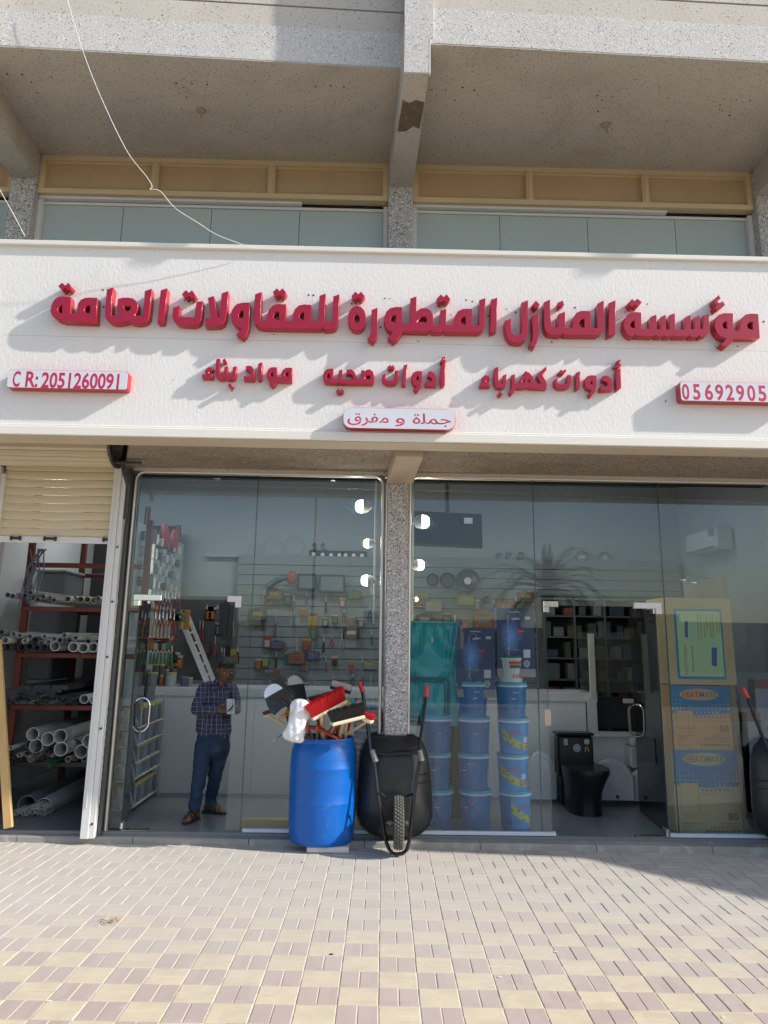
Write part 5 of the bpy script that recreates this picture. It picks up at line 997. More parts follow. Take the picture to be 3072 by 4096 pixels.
# shower set cartons
def showerbox(px0, px1, pyt, pyb, lab, hand):
    Yf = 7.74; a, b = P(px0,pyb,Yf), P(px1,pyt,Yf); W, H = b.x-a.x, b.z-a.z; t = thing('shower_carton', lab, 'carton', ((a.x+b.x)/2,Yf,a.z), 'dark blue shower set cartons')
    def glow():
        m, n, out = new_mat('shower_print'); bs = N(n,'ShaderNodeBsdfPrincipled'); L(n,bs.outputs[0],out.inputs[0]); bs.inputs['Roughness'].default_value=.35; tc = N(n,'ShaderNodeTexCoord')
        mp = N(n,'ShaderNodeMapping'); mp.inputs['Location'].default_value=(.06,0,-.30); mp.inputs['Scale'].default_value=(1,0,.55); mp.vector_type='POINT'; L(n,tc.outputs['Object'],mp.inputs[0]); ln = N(n,'ShaderNodeVectorMath',operation='LENGTH')
        mp.inputs['Location'].default_value=(.05,0,-.165); L(n,mp.outputs[0],ln.inputs[0]); nz_ = noise(n,tc.outputs['Object'],14,4,.7); ad = N(n,'ShaderNodeMath',operation='MULTIPLY_ADD'); ad.inputs[1].default_value=.10; L(n,nz_,ad.inputs[0]); L(n,ln.outputs['Value'],ad.inputs[2])
        L(n, ramp(n, ad.outputs[0], .06, .15, (.16,.38,.90), (.035,.055,.15)), bs.inputs[0]); return m
    gm = MATS.get('shower_print') or MATS.setdefault('shower_print', glow())
    m = MB(); m.box((a.x,Yf,a.z),(b.x,Yf+.16,b.z)); part('body', m, gm, t)
    m = MB(); m.box((a.x-.003,Yf-.003,a.z-.075),(b.x+.003,Yf+.163,a.z)); part('base_flap', m, mat('grey_flap',(.33,.32,.33),.6), t)
    pr = mat('chrome_print',(.50,.54,.62),.4); X_ = lambda u: a.x+u*W; Z_ = lambda v: a.z+v*H; y = Yf-.001
    def line(pts, w): m = MB(); m.tube([Vector((X_(u),y,Z_(v))) for u,v in pts], w, 4, flat=.3); return m
    m = line([(.3,.02),(.3,.86),(.33,.885),(.40,.90),(.47,.90),(.50,.875),(.505,.83)],.0045); part('riser_print', m, pr, t)
    m = MB(); m.prism([(X_(.40),Z_(.80)),(X_(.62),Z_(.815)),(X_(.62),Z_(.83)),(X_(.5),Z_(.845)),(X_(.4),Z_(.82))], 0, .0012, Matrix.Translation((0,Yf,0)) @ frame((0,0,0),(1,0,0),(0,0,1))); part('shower_head_print', m, pr, t)
    m = line([(.3,.22),(.235,.18),(.21,.12),(.20,.02)],.0022); part('hose_print', m, pr, t); m = line([(.31,.22),(.355,.18),(.37,.1),(.37,.02)],.0022); part('hose_print', m, pr, t)
    m = line([(.36,.62),(.34,.55),(.33,.45),(.345,.3)],.004); part('hand_shower_print', m, pr, t)
    for v in (.62,.47,.33,.24): m = line([(.25,v),(.35,v)],.0035); part('fitting_print', m, pr, t)
    m = MB(); m.box((X_(.33),y-.0006,Z_(.928)),(X_(.62),Yf,Z_(.945))); part('logo_print', m, pr, t); m = MB(); m.ball((X_(.48),Yf,Z_(.965)),.010,8,(1,.1,.8)); part('logo_print', m, mat('magenta_print',(.35,.08,.2),.4), t)
    m = MB(); m.box((X_(.52),y-.0006,Z_(.60)),(X_(.72),Yf,Z_(.64))); part('red_print', m, inkr if not hand else mat('pink_label',(.55,.08,.14),.5), t)
    text_part('SET', .022, FRONT((X_(.60),Yf-.0005,Z_(.535))), mat('olive_print',(.22,.24,.16),.5), t, w=.06); text_part('SET', .022, FRONT((X_(.61),Yf-.0005,Z_(.465))), MATS['olive_print'], t, w=.06)
    m = MB(); m.box((X_(.45),y-.0006,Z_(.295)),(X_(.56),Yf,Z_(.32))); part('gold_print', m, mat('gold_print',(.30,.24,.08),.5), t)
    st = mat('white_sticker',(.62,.64,.68),.5)
    m = MB(); m.box((X_(.70),Yf-.002,Z_(.18)),(X_(.88),Yf,Z_(.315))); part('sticker', m, st, t); m = MB(); m.box((X_(.76),Yf-.002,Z_(.815)),(X_(.90),Yf,Z_(.86))); part('sticker', m, st, t)
    m = MB(); m.box((X_(.48),Yf-.002,Z_(.035)),(X_(.62),Yf,Z_(.125))); part('icon_print', m, st, t); m = MB(); m.prism([(X_(.55)+.011*math.cos(R(q)),Z_(.075)+.011*math.sin(R(q))) for q in range(0,181,30)], .0022, .003, Matrix.Translation((0,Yf,0)) @ frame((0,0,0),(1,0,0),(0,0,1))); part('icon_print', m, inkn, t)
    sh_ = [(X_(.78)+.033*math.cos(R(q)),Z_(.085)+.035*math.sin(R(q))) for q in range(0,181,20)]+[(X_(.78)-.022,Z_(.04)),(X_(.78),Z_(.018)),(X_(.78)+.022,Z_(.04))]
    m = MB(); m.prism(sh_, .001, .002, Matrix.Translation((0,Yf,0)) @ frame((0,0,0),(1,0,0),(0,0,1))); part('badge_print', m, mat('grey_badge',(.40,.42,.44),.5), t); text_part('3', .028, FRONT((X_(.78),Yf-.0022,Z_(.065))), inkn, t, w=.016)
    return t
showerbox(1833,1978,2512,2756,'dark blue shower set carton on the middle bucket stack, the lower one',1)
showerbox(1990,2134,2434,2674,'dark blue shower set carton on the ASG bucket, the higher one',0)
# ------------------------------------------------------------------ cartons at the right
kraft = mat('kraft_board', (.66,.48,.26), .75, var=.06, vs=2); kraft2 = mat('orange_kraft_board', (.74,.40,.18), .75, var=.06, vs=2); cblue = mat('carton_blue', (.04,.22,.42), .6, var=.05)
def carton(px0, px1, pyt, pyb, lab, mt, Yf=7.66, dep=.42, skew=0):
    a, b = P(px0,pyb,Yf), P(px1,pyt,Yf); t = thing('carton', lab, 'carton', ((a.x+b.x)/2,Yf,a.z), 'cartons stacked at the right window')
    m = MB(); m.rbox((a.x,Yf,a.z),(b.x,Yf+dep,b.z),.004); part('box', m, mt, t); return t, a, b, Yf
t, a, b, Yf = carton(2676,2920,2394,2738,'big plain carton with a green trolley label, topmost of the right stack',kraft,dep=.5)
c0, c1 = P(2712,2716,Yf), P(2884,2438,Yf); y = Yf; MF = lambda y: Matrix.Translation((0,y,0)) @ frame((0,0,0),(1,0,0),(0,0,1))
m = MB(); m.prism(rrect(c0.x,c0.z,c1.x,c1.z,.006), .0005,.002, MF(Yf)); part('blue_border', m, mat('label_blue',(.02,.22,.40),.4), t)
m = MB(); m.prism(rrect(c0.x+.022,c0.z+.026,c1.x-.018,c1.z-.018,.018), .002,.003, MF(Yf)); part('green_label', m, mat('label_green',(.50,.70,.36),.4,var=.08,vs=3), t)
lx, lz, lw, lh = c0.x, c0.z, c1.x-c0.x, c1.z-c0.z; MR = lambda u, v: frame((lx+u*lw, Yf-.003, lz+v*lh),(0,0,1),(-1,0,0))
text_part('PLATFORM-TRAGEN', .030, MR(.215,.27), mat('label_red',(.50,.16,.10),.5), t, w=.42*lh)
for i,(u,v0,v1) in enumerate(((.33,.10,.48),(.49,.55,.93),(.55,.55,.93),(.62,.60,.82),(.68,.70,.93),(.75,.6,.93),(.80,.6,.93),(.88,.68,.90),(.93,.68,.90))):
    m = MB(); n_ = 9
    for k in range(n_):
        v = v0+(v1-v0)*k/n_; m.box((lx+(u-.014)*lw,Yf-.0042,lz+v*lh),(lx+(u+.012)*lw,Yf-.003,lz+(v+(v1-v0)/n_*.7)*lh))
    part('small_print', m, mat('label_ochre',(.48,.33,.10),.5) if i else MATS['label_red'], t, kind='stuff')
for (u0,v0,w_,h_) in ((.71,.20,.14,.25),(.20,.60,.08,.22)):
    m = MB(); m.prism([(lx+u0*lw,lz+v0*lh),(lx+(u0+w_*.8)*lw,lz+(v0-.02)*lh),(lx+(u0+w_)*lw,lz+(v0+h_)*lh),(lx+(u0+w_*.2)*lw,lz+(v0+h_)*lh)], .003,.004, MF(Yf)); part('trolley_deck_print', m, mat('print_violet',(.10,.11,.28),.5), t)
    m = MB(); m.prism([(lx+(u0+w_*.82)*lw,lz+(v0-.03)*lh),(lx+(u0+w_*1.0)*lw,lz+(v0-.03)*lh),(lx+(u0+w_*1.18)*lw,lz+(v0+h_+.02)*lh),(lx+(u0+w_*1.05)*lw,lz+(v0+h_+.02)*lh)], .003,.0038, MF(Yf)); part('trolley_frame_print', m, inkw, t)
def heater(px0, px1, pyt, pyb, lab, mt, num, frac):
    t, a, b, Yf = carton(px0, px1, pyt, pyb, lab, mt); W, H = b.x-a.x, b.z-a.z; X_ = lambda u: a.x+u*W; Z_ = lambda v: b.z-v*W
    m = MB(); m.prism([(X_(.003),Z_(.005)),(X_(.003),Z_(frac))]+[(X_(u),Z_(frac+.05*math.sin(math.pi*u))) for u in (.2,.4,.6,.8)]+[(X_(.997),Z_(frac)),(X_(.997),Z_(.005))], .0004, .0012, MF(Yf)); part('blue_field', m, cblue, t)
    m = MB(); m.prism([(X_(.49)+W*.33*math.cos(R(q)),Z_(.14)+W*.095*math.sin(R(q))) for q in range(0,360,12)], .0012, .002, MF(Yf)); part('name_oval', m, mt if mt is kraft2 else mat('pale_oval',(.55,.48,.28),.6), t)
    text_part('HEAT', W*.085, FRONT((X_(.345),Yf-.002,Z_(.178))), mat('heat_red',(.55,.10,.05),.5), t, w=W*.27, bold=.03); text_part('MATE', W*.085, FRONT((X_(.64),Yf-.002,Z_(.178))), mat('mate_grey',(.20,.24,.27),.5), t, w=W*.29, bold=.03)
    m1, m2 = MB(), MB(); step = W*.068
    for j in range(9):
        for i in range(15):
            u = (i+.5)/15; v = frac-.26+j*.068; edge = frac+.05*math.sin(math.pi*u)-.02; dd = (v-edge); sz = step*.42*max(0, 1-abs(dd)/(.30 if dd < 0 else .22))*(1 if dd > 0 else (.4+.6*abs(u-.5)*2)); 
            if sz < .0016 or (v > frac+.03 and u < .38): continue
            (m1 if dd > 0 else m2).prism([(X_(u)-sz,Z_(v)),(X_(u),Z_(v)-sz),(X_(u)+sz,Z_(v)),(X_(u),Z_(v)+sz)], .0013 if dd <= 0 else .0006, .002 if dd <= 0 else .0011, MF(Yf))
    part('blue_dots', m1, cblue, t, kind='stuff'); part('kraft_dots', m2, mat('dot_pale',(.52,.50,.40),.6), t, kind='stuff')
    m = MB(); hz = Z_(frac-.02); hb = hz-(W*.28 if num=='50' else W*.44); pts = rrect(X_(.09),hb,X_(.37),hz,.012); m.prism(pts,.0012,.0024,MF(Yf)); part('heater_print', m, mt, t)
    m = MB(); m.tube([Vector((x,Yf-.0026,z)) for x,z in pts], .0014, 4, closed=True); 
    for k in (.3,.5,.7) if num=='50' else (): m.tube([Vector((X_(.09+.28*k),Yf-.0026,hb+.01)),Vector((X_(.09+.28*k),Yf-.0026,hz-.01))], .001, 4)
    m.tube([Vector((X_(.13),Yf-.0026,hb-.008)),Vector((X_(.23),Yf-.0026,hb-.03)),Vector((X_(.33),Yf-.0026,hb-.008))], .0012, 4); part('heater_outline', m, mat('print_brown',(.06,.04,.03),.6), t)
    nz = Z_(frac+.31 if num=='50' else frac+.50); text_part(num, W*.105, FRONT((X_(.87),Yf-.001,nz)), mat('num_red',(.42,.07,.05),.5), t, w=W*.15, bold=.02)
    m = MB()
    for k,(u0) in enumerate((.68,.64,.55,.50,.78)): z = nz-.03-k*.015; m.box((X_(u0),Yf-.001,z),(X_(.97),Yf,z+.004))
    part('red_rule_lines', m, mat('faded_red',(.36,.13,.08),.6), t, kind='stuff')
    m = MB()
    for k in range(7): z = a.z+.03+k*.014; m.box((X_(.08),Yf-.001,z),(X_(.18+.12*rnd.random()),Yf,z+.003))
    for k in range(2): z = nz-.035-k*.022; m.box((X_(.08),Yf-.001,z),(X_(.38-.14*k),Yf,z+.004))
    for k in range(9): m.box((X_(.45+k*.058),Yf-.001,a.z+.035),(X_(.45+k*.058+.036),Yf,a.z+.055))
    part('small_print', m, mat('print_grey',(.26,.21,.16),.6), t, kind='stuff')
heater(2693,2914,2745,2998,'orange water heater carton reading 50, middle of the right stack',kraft2,'50',.42)
heater(2709,2946,3000,3345,'tall water heater carton reading 80, lowest of the right stack',kraft,'80',.50)
# ------------------------------------------------------------------ sanitary ware
blkc = mat('black_ceramic', (.010,.011,.013), .28, var=.1, spec=.3); whc = mat('white_ceramic', (.55,.58,.62), .15, var=.04)
YTk = 8.75; a, b = P(2238,3180,YTk), P(2372,2932,YTk); t = thing('toilet', 'glossy black one piece toilet with stickers on its cistern', 'toilet', ((a.x+b.x)/2,8.6,ZF))
m = MB(); m.rbox((a.x,YTk,ZF+.30),(b.x,YTk+.19,b.z-.03),.02); m.rbox((a.x-.012,YTk-.012,b.z-.03),(b.x+.012,YTk+.2,b.z),.012); part('cistern', m, blkc, t, smooth=30)
m = MB(); m.rbox((a.x+.02,YTk+.002,ZF),(b.x-.02,YTk+.18,ZF+.31),.02); part('rear_base', m, blkc, t); cx = (a.x+b.x)/2-.02; vs = []; fs = []; n = 24; m = MB()
for k,(z,w,l,o,sh) in enumerate(((ZF,.165,.62,-.02,.02),(ZF+.12,.160,.60,-.02,.02),(ZF+.22,.17,.62,-.03,.025),(ZF+.33,.20,.66,-.05,.04),(ZF+.385,.22,.68,-.06,.05),(ZF+.40,.22,.68,-.06,.05))):
    for i in range(n):
        q = 2*math.pi*i/n; ee = .75; cq, sq = math.cos(q), math.sin(q); vs.append((cx+sh+w*math.copysign(abs(cq)**ee,cq), YTk-.16+o+l*.5*math.copysign(abs(sq)**ee,sq), z))
for k in range(5):
    for i in range(n): j=(i+1)%n; fs.append((k*n+i,k*n+j,(k+1)*n+j,(k+1)*n+i))
fs += [tuple(range(n)),tuple(range(5*n,6*n))]; m.add(vs,fs); part('bowl', m, blkc, t, smooth=40)
m = MB(); top = [(v[0],v[1]) for v in vs[5*n:]]; m.prism([(x*1.0,y) for x,y in top], ZF+.402, ZF+.43, Matrix.Identity(4)); part('seat_lid', m, blkc, t)
def disc(par, px, py, r, Y, mt, nm='sticker'): q = P(px,py,Y); m = MB(); m.cyl((q.x,Y-.003,q.z),(q.x,Y,q.z),r,n=18); part(nm, m, mt, par)
sk = mat('sticker_white',(.42,.46,.52),.5); disc(t,2308,2992,.040,YTk,sk); disc(t,2308,2992,.030,YTk-.002,mat('sticker_ring',(.18,.22,.28),.5)); disc(t,2308,2992,.018,YTk-.004,sk); disc(t,2347,2967,.028,YTk,sk)
q = P(2347,2995,YTk); m = MB(); M = MF(YTk); m.prism([(q.x-.025,q.z-.035),(q.x-.012,q.z-.03),(q.x-.002,q.z+.02),(q.x-.014,q.z+.02)],0,.002,M); m.prism([(q.x+.025,q.z-.035),(q.x+.012,q.z-.03),(q.x+.002,q.z+.02),(q.x+.014,q.z+.02)],0,.002,M); part('gold_ribbon', m, mat('gold_ribbon',(.42,.30,.10),.5), t)
q = P(2263,2968,YTk); m = MB(); m.box((q.x-.022,YTk-.003,q.z-.032),(q.x+.022,YTk,q.z+.032)); part('sticker', m, mat('sticker_blue',(.25,.33,.45),.5), t)
def basin(px0, px1, pyt, pyb, Y, lab, hole=True):
    a, b = P(px0,pyb,Y), P(px1,pyt,Y); w, h_ = (b.x-a.x)/2, b.z-a.z; cx, cz = (a.x+b.x)/2, a.z; t = thing('wash_basin', lab, 'wash basin', (cx,Y,cz), 'white basins on the shop floor')
    out = [(cx-w,cz+.01),(cx+w,cz+.01)]+[(cx+w*math.cos(R(q)),cz+h_*.45+h_*.55*math.sin(R(q))) for q in range(0,181,15)]
    m = MB(); m.prism(out, -.14, -.02, MF(Y)); m.prism([(cx+(x-cx)*.96,cz+h_*.45+(z-cz-h_*.45)*.97) for x,z in out], -.02, .0, MF(Y)); part('body', m, whc, t, smooth=40)
    inn = [(cx+w*.66*math.cos(R(q)),cz+h_*.52+(h_*.38 if q <= 180 else h_*.24)*math.sin(R(q))) for q in range(0,360,20)]
    m = MB(); n = len(inn); vs = [Vector((x,Y-.002,z)) for x,z in inn]+[Vector((cx+(x-cx)*.8,Y+.05,cz+h_*.5+(z-cz-h_*.5)*.8)) for x,z in inn]; m.add([Vector((v.x,v.y-.004,v.z)) for v in vs], [(i,(i+1)%n,n+(i+1)%n,n+i) for i in range(n)]+[tuple(range(n,2*n))]); part('bowl_recess', m, mat('basin_painted_shade',(.40,.44,.50),.12), t, smooth=50)  # recess shade put into a darker copy of the white ceramic
    m = MB(); m.tube(vs[:n], .006, 6, closed=True); part('bowl_lip', m, whc, t, smooth=True)
    if hole: m = MB(); m.cyl((cx+w*.12,Y-.006,cz+h_*.12),(cx+w*.12,Y+.01,cz+h_*.12),.018,n=12); part('tap_hole', m, black, t); m = MB(); m.cyl((cx,Y-.008,cz+h_*.42),(cx,Y+.01,cz+h_*.42),.014,n=12); part('drain', m, alu, t)
basin(2382,2532,3042,3206,8.85,'white ceramic wash basin standing on its rim right of the black toilet'); basin(2118,2222,3010,3202,8.9,'film wrapped white basin left of the black toilet',False); basin(2540,2640,3075,3210,8.9,'film wrapped white basin behind the right glass door',False)
m = MB(); a, b = P(2525,3075,9.0), P(2640,2990,9.0); m.rbox((a.x,9.0,a.z),(b.x,9.3,b.z),.02); m.rbox((a.x+.02,8.99,b.z+.002),(b.x-.03,9.28,b.z+.09),.02); solo('wrapped_bundle', m, mat('pale_film',(.48,.52,.50),.3,var=.2,vs=10), 'bundle of film wrapped white ware stacked above the right basins', 'bundle')
# ------------------------------------------------------------------ counter, hatch frame, showcase
YC = 9.22; cm = mat('counter_laminate', (.64,.67,.67), .35, var=.04, vs=1); ct = mat('counter_top', (.60,.62,.62), .3)
zt = P(900,2750,YC).z; zt2 = P(900,2786,YC).z; xc0, xc1 = P(612,2900,YC).x, P(2390,2850,YC).x
t = thing('shop_counter', 'long white laminate counter running across the shop behind the man', 'counter', (0,YC,ZF))
xs_ = [xc0, P(1010,3000,YC).x, P(1500,3000,YC).x, P(1945,3000,YC).x, P(2350,3000,YC).x]
for p_, q_ in zip(xs_, xs_[1:]): m = MB(); m.box((p_+.002,YC,ZF+.001),(q_-.002,YC+.02,zt2-.001)); part('front_panel', m, cm, t)
m = MB(); m.rbox((xc0,YC-.03,zt2),(xc1,YC+.6,zt),.004); part('counter_top', m, ct, t); m = MB(); m.box((xc0,YC+.021,ZF),(xc1,YC+.5,zt2-.002)); part('carcass', m, darkgap, t)
t = thing('hatch_frame', 'grey white frame around the dark display hatch beside the counter', 'display hatch', (2.9,YC,1)); 
a, b = P(2380,2936,YC-.05), P(2394,2535,YC-.05); m = MB(); m.rbox((a.x-.035,YC-.08,P(2390,2790,YC).z),(a.x+.03,YC-.03,b.z),.004); part('post', m, mat('aged_white_post',(.52,.50,.46),.5), t)
m = MB(); m.rbox((a.x-.07,YC-.07,P(2390,2946,YC).z),(a.x+.03,YC-.005,P(2390,2790,YC).z),.003); part('side_frame', m, ct, t); e = P(2780,2936,YC); m = MB(); m.rbox((a.x+.031,YC-.07,P(2500,2946,YC).z),(e.x+.5,YC-.005,P(2500,2925,YC).z),.003); part('bottom_frame', m, ct, t)
m = MB(); m.box((a.x-.06,YC-.0045,ZF),(e.x+.5,YC+.3,P(2500,2946,YC).z)); part('lower_panel', m, cm, t)
m = MB(); m.rbox((P(2490,2800,YC).x,YC-.06,P(2560,2812,YC).z),(e.x+.5,YC-.01,P(2560,2795,YC).z),.003); part('shelf_edge', m, ct, t)
m = MB(); m.box((a.x+.03,YC+.3,P(2500,2925,YC).z),(e.x+.5,YC+.33,P(2500,2795,YC).z)); part('dark_back', m, darkgap, t)
m = MB(); m.box((P(2320,2500,YC).x,YC+.1,zt),(e.x+.5,YC+.108,P(2500,2530,YC).z)); part('showcase_glass', m, glass('showcase_glass',(.8,.86,.84),1.35,0,.10), t)
# open racking added to darken the right doorway, dimness put into its colour
t = thing('added_dark_shelving', 'open shelving with boxes, added and coloured dark to dim the right doorway', 'shelving', (2.5,10.7,ZF))
a, b = P(2185,2800,10.5), P(2660,2400,10.5); m = MB(); m.box((a.x,10.9,ZF),(b.x,10.94,b.z)); part('back', m, mat('dark_back_board',(.035,.04,.042),.7), t)
for i in range(6): z = 1.0+i*.27; m = MB(); m.box((a.x,10.5,z),(b.x,10.9,z+.02)); part('shelf', m, mat('dark_shelf',(.09,.10,.10),.5), t)
for i in range(5): xx = a.x+(b.x-a.x)*i/4; m = MB(); m.box((xx-.012,10.49,ZF),(xx+.012,10.9,b.z)); part('divider', m, mat('dark_shelf',(.09,.10,.10),.5), t)
r4 = random.Random(5)
for i in range(5):
    x = a.x+.03
    while x < b.x-.2:
        w = r4.uniform(.07,.20); h_ = r4.uniform(.08,.20); m = MB(); m.rbox((x,10.55,1.021+i*.27),(x+w,10.75,1.021+i*.27+h_),.006); cc = r4.choice(((.05,.055,.06),(.14,.15,.16),(.10,.08,.05),(.03,.05,.08),(.20,.21,.21),(.05,.09,.05),(.16,.05,.03)))
        solo('stock_box', m, mat('stock_%d' % int(cc[0]*100), cc, .5, var=.3, vs=12), 'boxed stock on dark shelving, level %s' % ('one','two','three','four','five')[i], 'box', group='boxed stock on the dark shelving'); x += w+r4.uniform(.01,.12)
# slatwall with hanging goods across the back
sw = mat('slatwall_grey', (.24,.265,.27), .7, var=.1); t = thing('slatwall', 'grey slatted display wall carrying small goods along the back', 'display wall', (1,11.4,1))
for i in range(14): z = .9+i*.145; m = MB(); m.box((-1.9,11.42,z),(4.5,11.5,z+.135)); part('slat', m, sw, t)
cols = [(.30,.05,.04),(.05,.10,.20),(.35,.28,.05),(.25,.25,.24),(.05,.16,.08),(.35,.12,.03),(.12,.12,.13),(.40,.38,.33),(.02,.02,.02),(.18,.10,.06)]
def hmat(c): return mat('goods_%d' % cols.index(c), c, .45, var=.2, vs=14)
kinds = {'blister_pack':'pack','hand_tool':'tool','tool_case':'case','paint_roller':'roller'}
r3 = random.Random(11)
def goods(px, py, Y, k, where, s_=1.0, c=None):
    c = c or r3.choice(cols); q = P(px, py, Y); m = MB(); m2 = MB(); h_ = .11*s_
    cn = ('dark red','navy','ochre yellow','pale grey','green','orange','charcoal','cream','black','brown')[cols.index(c)]
    if k == 0: nm, cat = 'blister_pack','blister pack'; m.rbox((q.x-.045*s_,Y-.004,q.z-h_),(q.x+.045*s_,Y,q.z+h_*.3),.002); m2.rbox((q.x-.03*s_,Y-.03,q.z-h_*.85),(q.x+.03*s_,Y-.004,q.z-h_*.15),.008)
    elif k == 1: nm, cat = 'hand_tool','hand tool'; m.tube([(q.x,Y-.015,q.z+h_*.4),(q.x+.003,Y-.015,q.z-h_*.3)], [.008,.006],5); m2.tube([(q.x+.003,Y-.015,q.z-h_*.3),(q.x+.004,Y-.015,q.z-h_*1.4)], [.013,.017],6)
    elif k == 2: nm, cat = 'tool_case','tool case'; m.rbox((q.x-.09*s_,Y-.06,q.z-h_*.9),(q.x+.09*s_,Y,q.z+h_*.2),.012); m2.rbox((q.x-.03*s_,Y-.07,q.z+h_*.1),(q.x+.03*s_,Y-.03,q.z+h_*.35),.006)
    else: nm, cat = 'pliers','pliers'; m.tube([(q.x,Y-.02,q.z+h_*.5),(q.x,Y-.02,q.z+h_*.1)],[.004,.012],6); m2.tube([(q.x,Y-.02,q.z+h_*.1),(q.x-.022,Y-.02,q.z-h_*.5),(q.x-.018,Y-.02,q.z-h_)],.008,5); m2.tube([(q.x,Y-.02,q.z+h_*.1),(q.x+.022,Y-.02,q.z-h_*.5),(q.x+.018,Y-.02,q.z-h_)],.008,5)
    t = thing(nm, '%s %s hanging %s' % (cn, cat, where), cat, tuple(q), 'small goods hanging '+where); part('card' if k == 0 else 'shaft' if k == 1 else 'shell' if k == 2 else 'jaw', m, hmat(c) if k in (0,2) else alu, t); part('blister' if k == 0 else 'grip', m2, hmat(r3.choice(cols)) if k == 0 else hmat(c), t)
    if k in (0,2):
        m3 = MB(); f_ = .003 if k == 0 else .062; w_ = (.045 if k == 0 else .05)*s_; m3.box((q.x-w_,Y-f_-.004,q.z-h_*(-.02 if k == 0 else .45)),(q.x+w_,Y-f_-.0005,q.z+h_*(.26 if k == 0 else -.1))); part('header_card', m3, hmat(r3.choice((cols[3],cols[7],cols[0],cols[2]))), t)
    return t
for row in range(5):
    for i in range(13):
        px = 1030+i*38+r3.uniform(-8,8); py = 2375+row*85+r3.uniform(-26,26)
        if r3.random() < .9: goods(px, py, 11.36, r3.choice((0,0,1,1,3,2)), 'on the back wall left of the pillar', r3.uniform(.9,1.5))
for row in range(4):
    for i in range(24):
        px = 1660+i*40+r3.uniform(-8,8); py = 2400+row*78+r3.uniform(-26,26)
        if 1990 < px < 2130 and row > 0: continue
        if r3.random() < .8: goods(px, py, 11.36, r3.choice((0,0,0,1,2,3)), 'on the back wall right of the pillar', r3.uniform(.9,1.6))
# pans, rings, sockets and panels above the slatwall
def ringthing(px, py, rpx, Y, mt, lab, nm, cat, disc_=False, hub=None):
    q = P(px,py,Y); r = rpx*Y/F_PX; t = thing(nm, lab, cat, tuple(q), None); m = MB()
    if disc_: m.lathe([(.001,.0),(r*.75,.0),(r*.95,-.02),(r,-.03),(r,-.02),(r*.97,.01),(.001,.012)], q, 28, 'y'); part('dish', m, mt, t, smooth=40)
    else: m.tube([q+Vector((r*math.cos(2*math.pi*i/28),0,r*math.sin(2*math.pi*i/28))) for i in range(28)], max(.006,r*.05), 6, closed=True); part('ring', m, mt, t, smooth=True)
    if hub: m = MB(); m.cyl(q+Vector((0,-.03,0)), q+Vector((0,0,0)), r*.3, n=16); part('hub', m, hub, t)
pand = mat('dark_pan',(.03,.035,.04),.3); 
ringthing(1870,2324,47,11.2,pand,'large black pan lid with a silver hub high on the right back wall','frying_pan','pan',True,alu); ringthing(1790,2322,31,11.2,pand,'medium dark pan left of the large black lid','frying_pan','pan',True); ringthing(1730,2320,25,11.2,pand,'small dark pan nearest the pillar','frying_pan','pan',True)
for i,(px,py,r) in enumerate(((1092,2189,36),(1178,2182,38),(1018,2195,24))): ringthing(px,py,r,11.5,mat('grey_ring',(.33,.36,.36),.5),'thin grey ring high on the left back wall, %s' % ('middle of three','right of three','small left one')[i],'wall_ring','ring')
for i,(px,py,r) in enumerate(((2326,2228,25),(2418,2233,25))): ringthing(px,py,r,11.5,mat('silver_fitting',(.5,.52,.54),.3,metal=.7),'round silver light fitting on the right back wall, %s of the pair' % ('left','right')[i],'round_fitting','light fitting',True,whc)
for i,(px,py,r) in enumerate(((1992,2222,10),(2033,2222,11),(2082,2224,15),(1258,2182,8),(1292,2182,8))): ringthing(px,py,r,11.5,mat('grey_rose',(.20,.22,.23),.5),'small round fitting on the upper back wall, number %s from the left' % ('three','four','five','one','two')[i],'round_fitting','light fitting',True)
for (px,py,w,lab) in ((1255,2217,1,'single'),(1291,2219,1,'square single'),(1341,2221,2,'double'),(1415,2222,3,'triple')):
    q = P(px,py,11.5); t = thing('spotlight_frame', '%s black recessed spotlight frame on the upper back wall' % lab, 'spotlight', tuple(q)); m = MB(); m.rbox((q.x-.065*w,11.48,q.z-.06),(q.x+.065*w,11.5,q.z+.06),.006); part('frame', m, pand, t)
    for i in range(w): m = MB(); m.cyl((q.x+(i-(w-1)/2)*.12,11.465,q.z),(q.x+(i-(w-1)/2)*.12,11.479,q.z),.028,n=12); part('lens', m, alu, t)
for (px0,px1,py0,py1,lab) in ((1188,1268,2296,2360,'left'),(1274,1380,2300,2370,'right')):
    a, b = P(px0,py1,11.3), P(px1,py0,11.3); t = thing('framed_panel', 'dark framed display panel on the back wall, the %s of two' % lab, 'display panel', ((a.x+b.x)/2,11.3,a.z)); m = MB(); m.rbox((a.x,11.28,a.z),(b.x,11.33,b.z),.01); part('frame', m, pand, t); m = MB(); m.box((a.x+.03,11.275,a.z+.03),(b.x-.03,11.2795,b.z-.03)); part('screen', m, mat('grey_screen',(.14,.17,.20),.3), t)
# wall saw with red guard
q = P(1105,2330,11.25); t = thing('power_saw', 'black and red tool with a long dark handle on the left back wall', 'power tool', tuple(q)); m = MB(); m.tube([P(1068,2352,11.25),P(1105,2325,11.22),P(1150,2310,11.22)],[.05,.04,.03],8); part('handle', m, pand, t); m = MB(); m.ball(P(1168,2312,11.22),.08,12,(1,.4,1.2)); part('guard', m, hmat(cols[0]), t, smooth=True)
